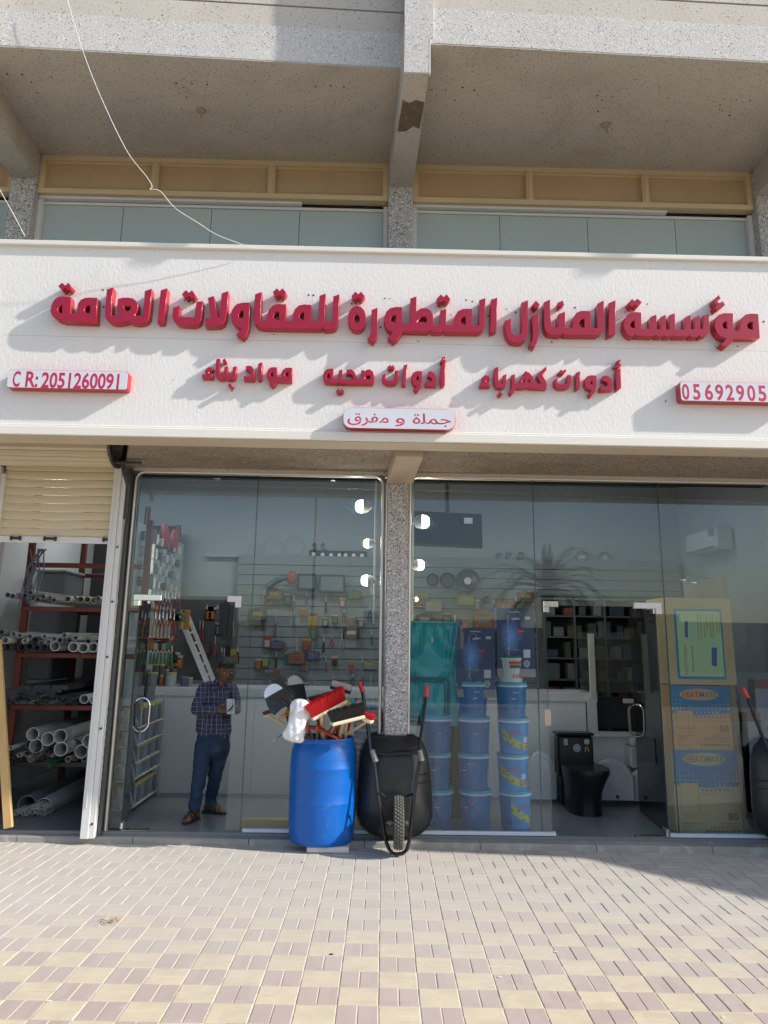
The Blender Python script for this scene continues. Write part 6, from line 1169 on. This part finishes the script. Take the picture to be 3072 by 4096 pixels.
# hanging television
a, b = P(1652,2180,9.3), P(1930,2058,9.3); t = thing('television', 'black flat screen hanging from the ceiling on a pole right of the pillar', 'television', ((a.x+b.x)/2,9.3,a.z))
Mt = Matrix.Translation(((a.x+b.x)/2,9.3,(a.z+b.z)/2)) @ Matrix.Rotation(R(-8),4,'X') @ Matrix.Rotation(R(6),4,'Z'); w, h_ = (b.x-a.x)/2, (b.z-a.z)/2+.02; m = MB(); m.rbox((-w,-.02,-h_),(w,.03,h_),.008,Mt); part('casing', m, black, t); m = MB(); m.box((-w+.012,-.0225,-h_+.02),(w-.012,-.0205,h_-.012),Mt); part('screen', m, mat('tv_glass',(.01,.012,.018),.08), t)
q = P(1790,2060,9.32); m = MB(); m.cyl((q.x,9.34,q.z-.1),(q.x,9.34,4.05),.03,n=10); m.rbox((q.x-.13,9.33,q.z-.02),(q.x+.13,9.37,q.z+.02),.005); part('ceiling_pole', m, black, t); q = P(1873,2083,9.27); m = MB(); m.box((q.x-.05,9.262,q.z-.035),(q.x+.05,9.27,q.z+.035)); part('sticker', m, inkw, t)
# air conditioner on the right wall, beige display partition
a = P(2765,2170,10.4); t = thing('air_conditioner', 'white split air conditioner high on the right hand wall', 'air conditioner', (4.5,10.3,a.z)); m = MB(); m.rbox((4.34,9.8,a.z-.15),(4.6,10.75,a.z+.15),.04); part('casing', m, whc, t, smooth=30); m = MB(); m.box((4.335,9.85,a.z-.13),(4.345,10.7,a.z-.10)); m.box((4.337,9.82,a.z+.02),(4.341,9.98,a.z+.12)); part('air_slot', m, mat('slot_grey',(.2,.22,.24),.5), t)
xp = 3.72; zt_ = 2.85; m = MB(); m.add([(xp,8.3,ZF),(xp,9.35,ZF),(xp,9.35,P(2770,2335,9.6).z),(xp,8.3,P(2770,2335,9.6).z+.0),(xp+.05,8.3,ZF),(xp+.05,9.35,ZF),(xp+.05,9.35,P(2770,2335,9.6).z),(xp+.05,8.3,P(2770,2335,9.6).z)],[(0,1,2,3),(4,7,6,5),(0,4,5,1),(1,5,6,2),(2,6,7,3),(3,7,4,0)]); t = thing('display_partition', 'beige shower display partition behind the cartons at the right', 'display partition', (xp,8.9,ZF)); part('board', m, mat('beige_board',(.36,.30,.22),.6), t)
for i,(y,z) in enumerate(((8.6,2.45),(8.9,2.5),(9.1,2.2),(8.8,1.9),(9.1,1.6))): m = MB(); m.tube([(xp-.002,y,z),(xp-.10,y,z+.02),(xp-.16,y,z-.02)],.008,6); m.lathe([(.001,0),(.05,0),(.05,.012),(.001,.02)],(xp-.17,y,z-.05),14); part('shower_head', m, chrome, t, smooth=True)
for i,(px0,px1,py0,py1) in enumerate(((2940,2985,2850,3300),(2992,3040,2850,3300),(3045,3090,2720,3050))):
    a, b = P(px0,py1,8.6), P(px1,py0,8.6); t = thing('tap_carton', 'white printed tap carton behind the right wheelbarrow, %s' % ('left one','middle one','right one')[i], 'carton', ((a.x+b.x)/2,8.6,a.z), 'white tap cartons at the right'); m = MB(); m.box((a.x,8.6,a.z),(b.x,8.75,b.z)); part('box', m, mat('carton_white_blue',(.42,.46,.52),.5,var=.3,vs=9), t); m = MB(); m.box((a.x,8.597,b.z-.09),(b.x,8.5995,b.z)); part('red_header', m, mat('header_red',(.35,.08,.08),.5), t)
# yellow board on the floor behind the big left pane
a, b = P(965,3314,7.62), P(1500,3288,7.62); m = MB(); m.rbox((a.x,7.62,ZF),(b.x,7.70,ZF+.075),.004); solo('timber_batten', m, mat('yellow_timber',(.46,.34,.13),.7,var=.15,vs=6), 'yellowish timber batten on the floor behind the left window', 'timber batten')
# ------------------------------------------------------------------ left side of the shop: partition, ladder, tools, shelf of tubs
XP = -2.60; t = thing('partition_panel', 'tall white partition panel with plumbing samples between store and shop', 'partition', (XP,9.6,ZF)); m = MB(); m.box((XP-.05,8.75,ZF),(XP,11.0,3.0)); part('board', m, mat('partition_white',(.40,.44,.46),.6), t)
m = MB(); m.box((XP-.055,8.72,ZF),(XP+.004,8.749,3.0)); part('edge_strip', m, mat('edge_cream',(.55,.52,.44),.5), t)
for i in range(6):
    for j in range(5):
        y, z = 8.95+i*.3, 2.86-j*.17; m = MB(); mt = alu if (i+j)%3 else mat('grey_fit',(.12,.14,.16),.5); g_ = 1.7 if i == 0 else 1.25 if i == 1 else 1; m.cyl((XP,y,z),(XP+.07*g_,y,z),.032*g_,n=10); m.cyl((XP+.07*g_,y,z-.05*g_),(XP+.07*g_,y,z+.045*g_),.028*g_,n=10); part('pipe_fitting', m, mt, t)
for y in (9.7,10.2): q = Vector((XP+.06,y,2.95)); m = MB(); m.ball(q,.16,12,(.3,1,1)); part('red_reel', m, mat('red_reel',(.35,.05,.05),.5), t, smooth=True)
YT = 9.05
for i in range(7): goods(632+i*14, 2400+i%2*5, YT+.02*i, 3, 'in the top row inside the left doorway', 1.9, cols[1] if i%2 else cols[0])
for i in range(6): goods(622+i*15, 2480+i%2*6, YT-.1+.02*i, 3, 'in the second row inside the left doorway', 1.7, cols[0] if i%3 else cols[2])
for i in range(3): goods(700+i*9, 2460, YT+.1, 2, 'beside the ladder inside the left doorway', .75, cols[4])
for i in range(5): goods(612+i*16, 2562+i%2*4, YT-.1, 0, 'in the third row inside the left doorway', 1.0, cols[2] if i%2 else cols[0])
for i in range(7): goods(605+i*14, 2598, YT-.1, 1, 'as green tools in the row above the jars', 1.0, cols[4])
for i in range(4): goods(685+i*10, 2620+i%2*12, YT-.05, 0, 'as orange packs left of the ladder', 1.0, cols[5])
for i in range(16): goods(800+i*10+r3.uniform(-3,3), r3.choice((2440,2500,2560,2610)), 10.6, r3.choice((1,1,0,3)), 'deep inside the left doorway behind the man', 1.3, r3.choice((cols[6],cols[0],cols[8],cols[2],cols[9],cols[8])))
m = MB(); m.box((-2.59,10.7,zt),(P(945,2600,10.7).x,10.75,P(800,2385,10.7).z)); solo('tool_board', m, mat('dark_board',(.10,.10,.10),.8), 'dark tool board behind the ladder in the left doorway', 'tool board')
for i,(px,py0,py1) in enumerate(((905,2400,2560),(925,2420,2590),(890,2410,2540))): a, b = P(px,py0,10.0), P(px,py1,10.0); m = MB(); m.rbox((a.x-.03,10.0,b.z),(a.x+.03,10.04,a.z),.01); solo('hand_saw', m, pand, 'long black blade hanging above the man, %s' % ('middle','right','left')[i], 'saw blade', group='black blades above the man')
t = thing('aluminium_ladder', 'aluminium folding ladder leaning on the counter behind the man', 'ladder', tuple(P(830,2720,9.5))); 
a0, a1, b0, b1 = P(722,2470,9.6), P(828,2725,9.4), P(752,2462,9.75), P(856,2725,9.5)
m = MB(); 
for p_, q_, w in ((a0,a1,.040),(b0,b1,.030)): m.tube([p_,q_], w, 4, flat=.5); 
for i in range(2): pass
part('rail', m, alu, t)
for i in range(6): f_ = .1+i*.16; m = MB(); m.tube([a0.lerp(a1,f_), b0.lerp(b1,f_)], .014, 6); part('rung', m, alu, t)
for k,(x0_,x1_) in enumerate(((714,730),(732,760))): a, b = P(x0_,2518,9.3), P(x1_,2440,9.3); m = MB(); m.rbox((a.x,9.3,a.z),(b.x,9.33,b.z),.006); solo('orange_handle_pack', m, mat('orange_wood_pack',(.46,.22,.05),.5), 'bundle of orange wooden handles hanging in front of the ladder, %s one' % ('narrow left','wide right')[k], 'handle bundle')
# jars on the counter
jg = mat('jar_clear', (.24,.28,.30), .2, var=.5, vs=40); jl = mat('jar_lid_yellow', (.42,.40,.17), .5)
def jar(p, r, h_, body, lid, lab, grp, cat='jar', nm='storage_jar'):
    t = thing(nm, lab, cat, tuple(p), grp); m = MB(); m.lathe([(.001,0),(r*.92,0),(r,.01),(r*.98,h_*.8),(r*.98,h_*.86)], p, 16); part('jar_body', m, body, t, smooth=40); m = MB(); m.lathe([(r*1.03,h_*.86),(r*1.04,h_*.98),(r*.95,h_),(.001,h_)], p, 16); part('lid', m, lid, t, smooth=40); return t
for i,(px,py,r,h_,bd,lab) in enumerate(((607,2745,.055,.15,jg,'large clear jar of screws with a yellow lid at the counter end'),(642,2745,.026,.12,hmat(cols[5]),'narrow orange jar between two clear jars on the counter'),(680,2745,.062,.15,mat('jar_pale',(.42,.45,.47),.2,var=.3,vs=40),'large pale jar with a cream lid right of the orange jar'),(735,2745,.045,.11,mat('jar_violet',(.12,.11,.20),.3,var=.3,vs=30),'small violet jar next to the ladder foot'),(757,2745,.03,.10,jg,'small clear bottle right of the violet jar'))):
    q = P(px,py,YC+.06); jar(Vector((q.x,YC+.08,zt+.001)), r, h_, bd, jl if i != 3 else jg, lab, 'jars on the counter end')
q = P(600,2650,9.0); m = MB(); m.box((q.x-.03,9.0,q.z-.07),(q.x+.03,9.004,q.z+.06)); solo('hanging_note', m, mat('paper_white',(.55,.55,.54),.7), 'white paper note hanging at the left end of the counter', 'note')
for i in range(10): px = 596+r3.uniform(0,90); q = P(px,2700,YC+.3); jar(Vector((q.x,YC+.25+r3.random()*.2,zt+.001)), .04, .14+r3.random()*.16, r3.choice((jg,hmat(cols[6]),hmat(cols[0]))), jl, 'screw jar in the back row on the counter end', 'back row jars on the counter end')
# tiered shelf of screw tubs seen end on
sf = thing('tub_shelf', 'white wire shelf with five tiers of screw tubs behind the left glass door', 'shelf', (-2.38,8.6,ZF)); wr = mat('white_wire',(.5,.52,.52),.5)
XS0, XS1, yA, yB = -2.52, -2.24, 8.05, 9.15
zs = [P(585,py,8.15).z for py in (2792+4,2912,2982,3055,3118,3232)]
for z in zs[1:]: m = MB(); m.rbox((XS0,yA,z-.012),(XS1,yB,z),.003); part('shelf_board', m, wr, sf)
for (x,y) in ((XS0+.01,yA+.01),(XS1-.01,yA+.01),(XS1-.01,yB-.01),(XS0+.01,yB-.01)): m = MB(); m.rbox((x-.008,y-.008,ZF),(x+.008,y+.008,zs[0]),.002); part('upright', m, wr, sf)
tubs = [mat('tub_grey',(.34,.40,.42),.25,var=.5,vs=50), mat('tub_dark',(.16,.18,.20),.3,var=.6,vs=50), mat('tub_blue',(.20,.27,.34),.25,var=.5,vs=50)]
for k, z in enumerate(zs[1:]):
    hh = (zs[k]-z)*.86 if k else .20
    for i in range(7): jar(Vector((-2.325, yA+.10+i*.148, z+.001)), (.072), min(hh,.19), tubs[(0 if i < 2 else 1+(i+k)%2)], jl if k in (0,2,4,3) else mat('lid_olive',(.28,.27,.14),.5), '%s of screws with a yellow lid on the %s tier of the tub shelf' % (('grey tub','dark tub')[i >= 2], ('top','second','third','fourth','bottom')[k]), 'screw tubs on the %s tier' % ('top','second','third','fourth','bottom')[k], 'tub', 'screw_tub')
# sample board leaning by the hinge
t = thing('sample_board', 'white board with rows of small dark samples leaning by the left glass door', 'sample board', (-2.5,7.8,ZF)); a = P(540,2795,7.9).z
m = MB(); M = Matrix.Translation((-2.545,7.72,ZF)) @ Matrix.Rotation(R(84),4,'Z'); m.box((0,-.012,0),(.36,.0,a-ZF), M); part('board', m, mat('board_lilac',(.50,.50,.55),.5), t)
for i in range(6):
    for j in range(13): m = MB(); m.rbox((.03+i*.053,-.024,.08+j*.073),(.058+i*.053,-.012,.112+j*.073),.003, M); part('sample', m, mat('sample_dark',(.06,.06,.09),.4), t)
# LED strings behind the glass
def led(pts, lab, Y=7.545, pitch=.021):
    q = [P(*p, Y) for p in pts]; t = thing('led_string', lab, 'light string', tuple(q[0])); m = MB(); m.tube(q, .0022, 4); part('wire', m, darkgap, t); m = MB()
    for a, b in zip(q, q[1:]):
        n = int((b-a).length/pitch)
        for i in range(n): p = a.lerp(b, i/n)+Vector((0,0,rnd.uniform(-.002,.002))); m.rbox(p-Vector((.0045,.003,.0045)), p+Vector((.0045,.003,.0045)), .001)
    part('beads', m, mat('led_bead',(.85,.87,.85),.3), t, kind='stuff')
led([(566,2316),(572,2240),(585,2080),(600,1932),(1000,1945),(1516,1957)], 'string of small unlit white beads around the top left of the left window'); led([(1660,1960),(1950,1968),(2300,1980),(2700,1998),(3080,2012)], 'string of small unlit white beads across the top of the right window')
# litter on the paving
q = G(443,3688,.0); lf = mat('dry_leaf',(.42,.30,.14),.8,var=.3); m = MB()
for i in range(9): a = rnd.uniform(0,6.28); p = q+Vector((rnd.uniform(-.05,.05),rnd.uniform(-.03,.03),.003+rnd.random()*.008)); m.tube([p, p+Vector((math.cos(a)*.025,math.sin(a)*.02,.006)), p+Vector((math.cos(a+.6)*.05,math.sin(a+.6)*.04,.002))], [.003,.004,.001], 5)
solo('dry_sprig', m, lf, 'dry tan leaf sprig lying on the left part of the paving', 'dry leaf')
for i,(px,py) in enumerate(((885,3408),(2222,3808),(1326,3818),(2895,4072),(20,3405),(1208,3450),(198,4005),(2000,3910))):
    q = G(px,py,.0); m = MB(); m.rbox(q+Vector((-.012,-.006,.0)), q+Vector((.010,.007,.004)), .002); solo('litter_scrap', m, inkw if i not in (2,5) else darkgap, 'tiny %s scrap of litter on the paving' % ('pale' if i not in (2,5) else 'dark'), 'litter', group='litter scraps on the paving')
# ------------------------------------------------------------------ the standing man
def Q(x, y, Y): k = 700/1659; return P(450+x*k, 2600+y*k, Y)
def blob(shapes, voxel, smooth_it=6):
    """union of tapered limbs and ellipsoids, fused into one continuous skin"""
    m = MB()
    for s in shapes:
        if s[0] == 'c':
            _, a, b, ra, rb = s[:5]; fl = s[5] if len(s) > 5 else 1.0; a, b = Vector(a), Vector(b); d = b-a; n = 14; pts = []; rr = []
            for k in range(4): q = R(90-30*k*1.0); pts.append(a-d.normalized()*ra*math.sin(q)); rr.append(max(.0008, ra*math.cos(q)))
            for k in range(4): q = R(30*k); pts.append(b+d.normalized()*rb*math.sin(q)); rr.append(max(.0008, rb*math.cos(q)))
            m.tube(pts, rr, n, flat=fl)
        else: _, c, r, sc = s[:4]; m.ball(c, r, 20, sc, s[4] if len(s) > 4 else None)
    me = mesh_of(m, 'tmp', [], (0,0,0)); ob = bpy.data.objects.new('tmp', me); COL.objects.link(ob)
    rm = ob.modifiers.new('r','REMESH'); rm.mode = 'VOXEL'; rm.voxel_size = voxel; sm = ob.modifiers.new('s','SMOOTH'); sm.iterations = smooth_it; sm.factor = .5
    bpy.context.view_layer.update(); out = bpy.data.meshes.new_from_object(ob.evaluated_get(bpy.context.evaluated_depsgraph_get())); bpy.data.objects.remove(ob); out.polygons.foreach_set('use_smooth', [True]*len(out.polygons)); return out
def skinpart(name, me, mt, par, disp=None):
    l = root_loc(par)
    for v in me.vertices:
        if disp: v.co += v.normal*disp(v.co)
    for v in me.vertices: v.co -= l
    me.materials.clear(); me.materials.append(mt); me.name = name; return part(name, me, None, par)
skin = mat('brown_skin', (.15,.070,.040), .5, var=.10, vs=12); hairm = mat('black_hair', (.010,.009,.009), .6, var=.3, vs=60, bump=.8, bs=200)
def plaid():
    m, n, out = new_mat('plaid_cotton'); b = N(n,'ShaderNodeBsdfPrincipled'); L(n,b.outputs[0],out.inputs[0]); b.inputs['Roughness'].default_value=.85
    tc = N(n,'ShaderNodeTexCoord'); nz_ = N(n,'ShaderNodeTexNoise'); nz_.inputs['Scale'].default_value=6; L(n,tc.outputs['Object'],nz_.inputs[0]); vm = N(n,'ShaderNodeVectorMath',operation='MULTIPLY_ADD'); vm.inputs[1].default_value=(.03,.03,.03); L(n,nz_.outputs['Color'],vm.inputs[0]); L(n,tc.outputs['Object'],vm.inputs[2])
    sx = N(n,'ShaderNodeSeparateXYZ'); L(n,vm.outputs[0],sx.inputs[0]); ad = N(n,'ShaderNodeMath',operation='MULTIPLY_ADD'); L(n,sx.outputs[1],ad.inputs[0]); ad.inputs[1].default_value=.6; L(n,sx.outputs[0],ad.inputs[2])
    col = (.013,.016,.043); c = None
    def band(src, per, w, off):
        a = N(n,'ShaderNodeMath',operation='MULTIPLY_ADD'); a.inputs[1].default_value=1/per; a.inputs[2].default_value=off+50; L(n,src,a.inputs[0]); f = N(n,'ShaderNodeMath',operation='FRACT'); L(n,a.outputs[0],f.inputs[0]); l = N(n,'ShaderNodeMath',operation='LESS_THAN'); l.inputs[1].default_value=w; L(n,f.outputs[0],l.inputs[0]); return l.outputs[0]
    c = mixc(n, 0.0, col, col)
    for src, per, w, off, cc, am in ((ad.outputs[0],.044,.40,0,(.05,.055,.11),.6),(sx.outputs[2],.042,.40,.2,(.05,.055,.11),.6),(ad.outputs[0],.044,.12,.35,(.34,.34,.42),.6),(sx.outputs[2],.042,.12,.5,(.30,.30,.38),.6)):
        k = band(src, per, w, off); mu = N(n,'ShaderNodeMath',operation='MULTIPLY'); mu.inputs[1].default_value=am; L(n,k,mu.inputs[0]); c = mixc(n, mu.outputs[0], c, cc)
    L(n,c,b.inputs[0]); bp = N(n,'ShaderNodeBump'); bp.inputs['Strength'].default_value=.5; bp.inputs['Distance'].default_value=.012; L(n,noise(n,tc.outputs['Object'],9,3,.6,.6),bp.inputs['Height']); L(n,bp.outputs[0],b.inputs['Normal']); return m
denim = mat('blue_denim', (.018,.042,.085), .85, var=.25, vs=7, bump=.5, bs=14, stain=((.055,.10,.17), 5.5, .56, .72))
man = thing('person', 'man in a dark plaid shirt, blue jeans and sandals looking down at his phone', 'person', (-1.56,8.05,ZF))
zf = ZF
aL = Q(782,1490,7.90); aR = Q(930,1475,8.24); kL = Q(822,1190,7.92); kR = Q(968,1190,8.14); hL = Q(872,905,8.0); hR = Q(1030,905,8.08)
pel = (hL+hR)/2; chest = Q(960,480,8.04); neck = Q(1035,300,8.02); shL = Q(868,355,7.98); shR = Q(1135,365,8.16)
elL = Q(790,560,7.93); wrL = Q(1005,568,7.80); elR = Q(1175,560,8.14); wrR = Q(1125,560,7.93); hd = Q(1078,190,7.99)
Hr = Matrix.Rotation(R(22),3,'Z') @ Matrix.Rotation(R(24),3,'X')       # head bowed and turned to the phone
def hp(x, y, z): return hd + Hr @ Vector((x,y,z))
M3 = lambda: Hr
head = [('e', hd, .082, (.93,1.08,1.22), Hr.to_4x4()), ('e', hp(0,-.028,-.050), .058, (.95,.95,1.05), Hr.to_4x4()), ('c', hp(0,-.075,-.080), hp(0,-.07,-.083), .022, .022), ('c', hp(0,-.086,.012), hp(0,-.104,-.022), .009, .014), ('c', hp(-.018,-.090,-.046), hp(.018,-.090,-.046), .009, .009), ('c', hp(-.015,-.092,-.058), hp(.015,-.092,-.058), .008, .008), ('c', hp(-.035,-.080,.026), hp(-.012,-.087,.022), .008, .008), ('c', hp(.035,-.080,.026), hp(.012,-.087,.022), .008, .008)]
for s_ in (-1,1): head.append(('c', hp(s_*.080,.005,.016), hp(s_*.078,.008,-.022), .014, .010))
sh = [*head, ('c', neck+Vector((0,.01,-.05)), hp(0,.015,-.07), .052, .050)]
def hand(wr, fwd, palm_n, thumb_side, curl):
    fwd = fwd.normalized(); side = fwd.cross(palm_n).normalized()*thumb_side; out = [('c', wr-fwd*.03, wr+fwd*.02, .027, .028, .8), ('c', wr+fwd*.02-side*.0, wr+fwd*.065, .033, .034, .6)]
    for i, (o, ln) in enumerate(((.027,.070),(.009,.078),(-.009,.072),(-.026,.058))):
        b0 = wr+fwd*.080+side*o; d1 = (fwd*math.cos(curl*.5)+palm_n*math.sin(curl*.5)); d2 = (fwd*math.cos(curl*1.4)+palm_n*math.sin(curl*1.4)); p1 = b0+d1*ln*.45; p2 = p1+d2*ln*.35; p3 = p2+(fwd*math.cos(curl*2)+palm_n*math.sin(curl*2))*ln*.25
        out += [('c', wr+fwd*.05+side*o*.8, b0, .011, .0095), ('c', b0, p1, .0095, .0088), ('c', p1, p2, .0088, .0080), ('c', p2, p3, .0080, .0068)]
    t0 = wr+fwd*.025+side*.030; t1 = t0+(fwd*.6+side*.7+palm_n*.3).normalized()*.035; t2 = t1+(fwd*.9+palm_n*.4).normalized()*.032; out += [('c', wr+fwd*.02+side*.01, t0, .014, .013), ('c', t0, t1, .0125, .0105), ('c', t1, t2, .0105, .0085)]
    return out
phc = Q(1120,535,7.78)
fL = (phc+Vector((-.03,0,-.035))-wrL); sh += [('c', elL.lerp(wrL,.7), wrL, .030, .026)] + hand(wrL, fL, Vector((.25,-.35,.55)).normalized(), -1, .75)
fR = (phc+Vector((.03,.02,-.03))-wrR); sh += [('c', elR.lerp(wrR,.7), wrR, .030, .026)] + hand(wrR, Vector((-.3,-.75,.1)), Vector((-.5,-.1,.5)).normalized(), 1, .8)
def footv(an, dirv):
    d = dirv.normalized(); s_ = Vector((d.y,-d.x,0)); b = Vector((an.x,an.y,0)); out = [('c', an+Vector((0,0,.12)), Vector((an.x,an.y,zf+.085)), .040, .036), ('c', b-d*.045+Vector((0,0,zf+.050)), b+d*.02+Vector((0,0,zf+.058)), .034, .036), ('c', b+d*.02+Vector((0,0,zf+.055)), b+d*.115+Vector((0,0,zf+.036)), .033, .028)]
    for i, (o, ln, r) in enumerate(((.024,.052,.0125),(.008,.048,.0095),(-.006,.042,.009),(-.018,.035,.0085),(-.029,.027,.008))): out.append(('c', b+d*.105+s_*o*.9+Vector((0,0,zf+.030)), b+d*(.115+ln)+s_*o+Vector((0,0,zf+.024)), r*1.15, r))
    return out, b, d, s_
fl, bL, dL, sL = footv(aL, Vector((-.30,-1,0))); fr, bR, dR, sR = footv(aR, Vector((1,-.42,0)))
skinpart('body', blob(sh+[('c', neck+Vector((0,.01,-.05)), chest, .05, .09)]+[('c', chest, pel, .09, .09), ('c', hL, kL, .06, .04), ('c', kL, aL+Vector((0,0,.1)), .04, .038), ('c', hR, kR, .06, .04), ('c', kR, aR+Vector((0,0,.1)), .04, .038), ('c', chest, shL, .06, .04), ('c', shL, elL, .038, .032), ('c', elL, wrL, .032, .026), ('c', chest, shR, .06, .04), ('c', shR, elR, .038, .032), ('c', elR, wrR, .032, .026)]+fl+fr, .0065, 4), skin, man)
import mathutils
wrink = lambda co: mathutils.noise.noise(Vector((co.x*11+co.z*6,co.y*11,co.z*9)))*.013+mathutils.noise.noise(co*26)*.005
ch2 = Q(955,640,8.04); waist = Q(955,760,8.04); hem = Q(955,835,8.04)
sm_ = [('c', shL+Vector((.01,0,-.005)), shR+Vector((-.01,0,-.005)), .062, .060), ('c', chest+Vector((-.03,0,.02)), chest+Vector((.03,0,.02)), .118, .118), ('c', chest+Vector((-.055,0,-.02)), waist+Vector((-.055,0,0)), .108, .112), ('c', chest+Vector((.055,0,-.02)), waist+Vector((.055,0,0)), .108, .112), ('c', waist+Vector((-.055,0,0)), hem+Vector((-.06,0,.075)), .112, .118), ('c', waist+Vector((.055,0,0)), hem+Vector((.06,0,.075)), .112, .118),
 ('c', shL, elL, .060, .050), ('c', elL, wrL-(wrL-elL).normalized()*.02, .050, .037), ('c', shR, elR, .060, .050), ('c', elR, wrR-(wrR-elR).normalized()*.02, .050, .037), ('c', neck+Vector((0,.012,-.045)), chest+Vector((0,0,.06)), .062, .09)]
sme = blob(sm_, .011, 5)
import bmesh
bm = bmesh.new(); bm.from_mesh(sme); bmesh.ops.delete(bm, geom=[f for f in bm.faces if f.calc_center_median().z < hem.z+.0 or (f.calc_center_median()-(neck+Vector((0,-.06,.0)))).length < .052 or (f.calc_center_median().z > neck.z-.028 and (f.calc_center_median()-neck).xy.length < .085)], context='FACES'); bm.to_mesh(sme); bm.free()
skinpart('shirt', sme, plaid(), man, wrink)
m = MB()
for s_ in (-1,1): a = neck+Vector((s_*.012,-.075,-.055)); b_ = neck+Vector((s_*.070,-.03,.0)); c_ = neck+Vector((s_*.062,.045,.022)); m.tube([a,b_,c_], [.010,.017,.016], 6, flat=.5)
part('collar', m, MATS.get('plaid_cotton') or bpy.data.materials['plaid_cotton'], man, smooth=True)
m = MB(); m.tube([chest+Vector((.03,-.128,.08)), ch2+Vector((.03,-.122,0)), hem+Vector((.02,-.125,.03))], .006, 4, flat=.4); part('button_placket', m, bpy.data.materials['plaid_cotton'], man)
jn = [('c', pel+Vector((-.05,0,.05)), pel+Vector((.05,0,.05)), .112, .112), ('c', pel+Vector((-.05,0,-.02)), pel+Vector((.05,0,-.02)), .108, .108), ('c', hL+Vector((-.0,0,.0)), kL, .094, .070), ('c', kL, aL+Vector((0,0,.04)), .070, .057), ('c', aL+Vector((0,0,.10)), aL+Vector((0,0,.0)), .058, .060), ('c', hR, kR, .094, .068), ('c', kR, aR+Vector((0,0,.05)), .068, .055), ('c', aR+Vector((0,0,.10)), aR+Vector((0,0,.01)), .056, .059)]
jme = blob(jn, .011, 4); bm = bmesh.new(); bm.from_mesh(jme)
bmesh.ops.delete(bm, geom=[f for f in bm.faces if (f.calc_center_median().z < aL.z-.02 and f.calc_center_median().x < (aL.x+aR.x)/2) or (f.calc_center_median().z < aR.z-.02 and f.calc_center_median().x > (aL.x+aR.x)/2)], context='FACES'); bm.to_mesh(jme); bm.free()
skinpart('jeans', jme, denim, man, lambda co: mathutils.noise.noise(Vector((co.x*9,co.y*9,co.z*16)))*(.014 if co.z < .45 else .008)+mathutils.noise.noise(Vector((co.x*20+co.z*18,co.y*20,co.z*34)))*.004)
hm = blob([('e', hp(0,.012,.030), .088, (.96,1.08,1.06), Hr.to_4x4()), ('c', hp(-.045,-.045,.085), hp(.045,-.045,.085), .022, .022), ('e', hp(0,.045,-.005), .070, (1,.9,1.1), Hr.to_4x4())], .008, 3)
bm = bmesh.new(); bm.from_mesh(hm); inv = Hr.inverted()
def cut(f):
    q = inv @ (f.calc_center_median()-hd); return (q.y < -.02 and q.z < .052) or (q.y < .035 and q.z < -.005) or q.z < -.05
bmesh.ops.delete(bm, geom=[f for f in bm.faces if cut(f)], context='FACES'); bm.to_mesh(hm); bm.free(); skinpart('hair', hm, hairm, man)
m = MB()
for s_ in (-1,1): m.tube([hp(s_*.048,-.074,.033), hp(s_*.030,-.087,.038), hp(s_*.013,-.091,.033)], .0045, 5, flat=.6)
m.tube([hp(-.022,-.099,-.040), hp(0,-.103,-.037), hp(.022,-.099,-.040)], .004, 5); part('eyebrows_and_moustache', m, hairm, man)
for s_ in (-1,1): m = MB(); m.ball(hp(s_*.029,-.078,.012), .011, 8); part('eye', m, mat('eye_white',(.3,.28,.26),.3), man, smooth=True)
for (b, d, s_) in ((bL,dL,sL),(bR,dR,sR)):
    t_ = Vector((0,0,zf)); out = [(-.085,-.02),(-.09,.02),(-.06,.036),(.02,.036),(.10,.046),(.155,.040),(.185,.012),(.180,-.022),(.12,-.042),(.03,-.036),(-.06,-.034)]
    m = MB(); vs = [b+d*u+s_*v+t_+Vector((0,0,.002)) for u,v in out]; vs2 = [v+Vector((0,0,.018)) for v in vs]; n = len(out); m.add(vs+vs2, [tuple(range(n)),tuple(range(n,2*n))]+[(i,(i+1)%n,n+(i+1)%n,n+i) for i in range(n)]); so_ = part('sandal', m, mat('brown_leather',(.045,.024,.016),.5,var=.2), man)
    m = MB(); up = Vector((0,0,1)); m.tube([b+d*.10-s_*.042+t_+up*.02, b+d*.095-s_*.03+t_+up*.055, b+d*.095+t_+up*.070, b+d*.10+s_*.034+t_+up*.055, b+d*.11+s_*.046+t_+up*.02], .009, 6, flat=2.2); m.tube([b+d*.045-s_*.038+t_+up*.02, b+d*.05-s_*.028+t_+up*.075, b+d*.055+t_+up*.088, b+d*.05+s_*.03+t_+up*.075, b+d*.045+s_*.038+t_+up*.02], .008, 6, flat=2.2); part('strap', m, MATS['brown_leather'], so_, smooth=True)
ph = thing('mobile_phone', 'pale mobile phone held upright in the hands of the man', 'mobile phone', tuple(phc-Vector((0,0,.07)))); Mp = Matrix.Translation(phc) @ Matrix.Rotation(R(18),4,'Z') @ Matrix.Rotation(R(-28),4,'X'); m = MB(); m.rbox((-.037,-.004,-.075),(.037,.004,.075),.006,Mp); part('back', m, mat('phone_white',(.62,.63,.66),.3), ph); m = MB(); m.box((-.033,.0041,-.068),(.033,.0048,.068),Mp); part('screen', m, mat('phone_screen',(.03,.03,.04),.1), ph)
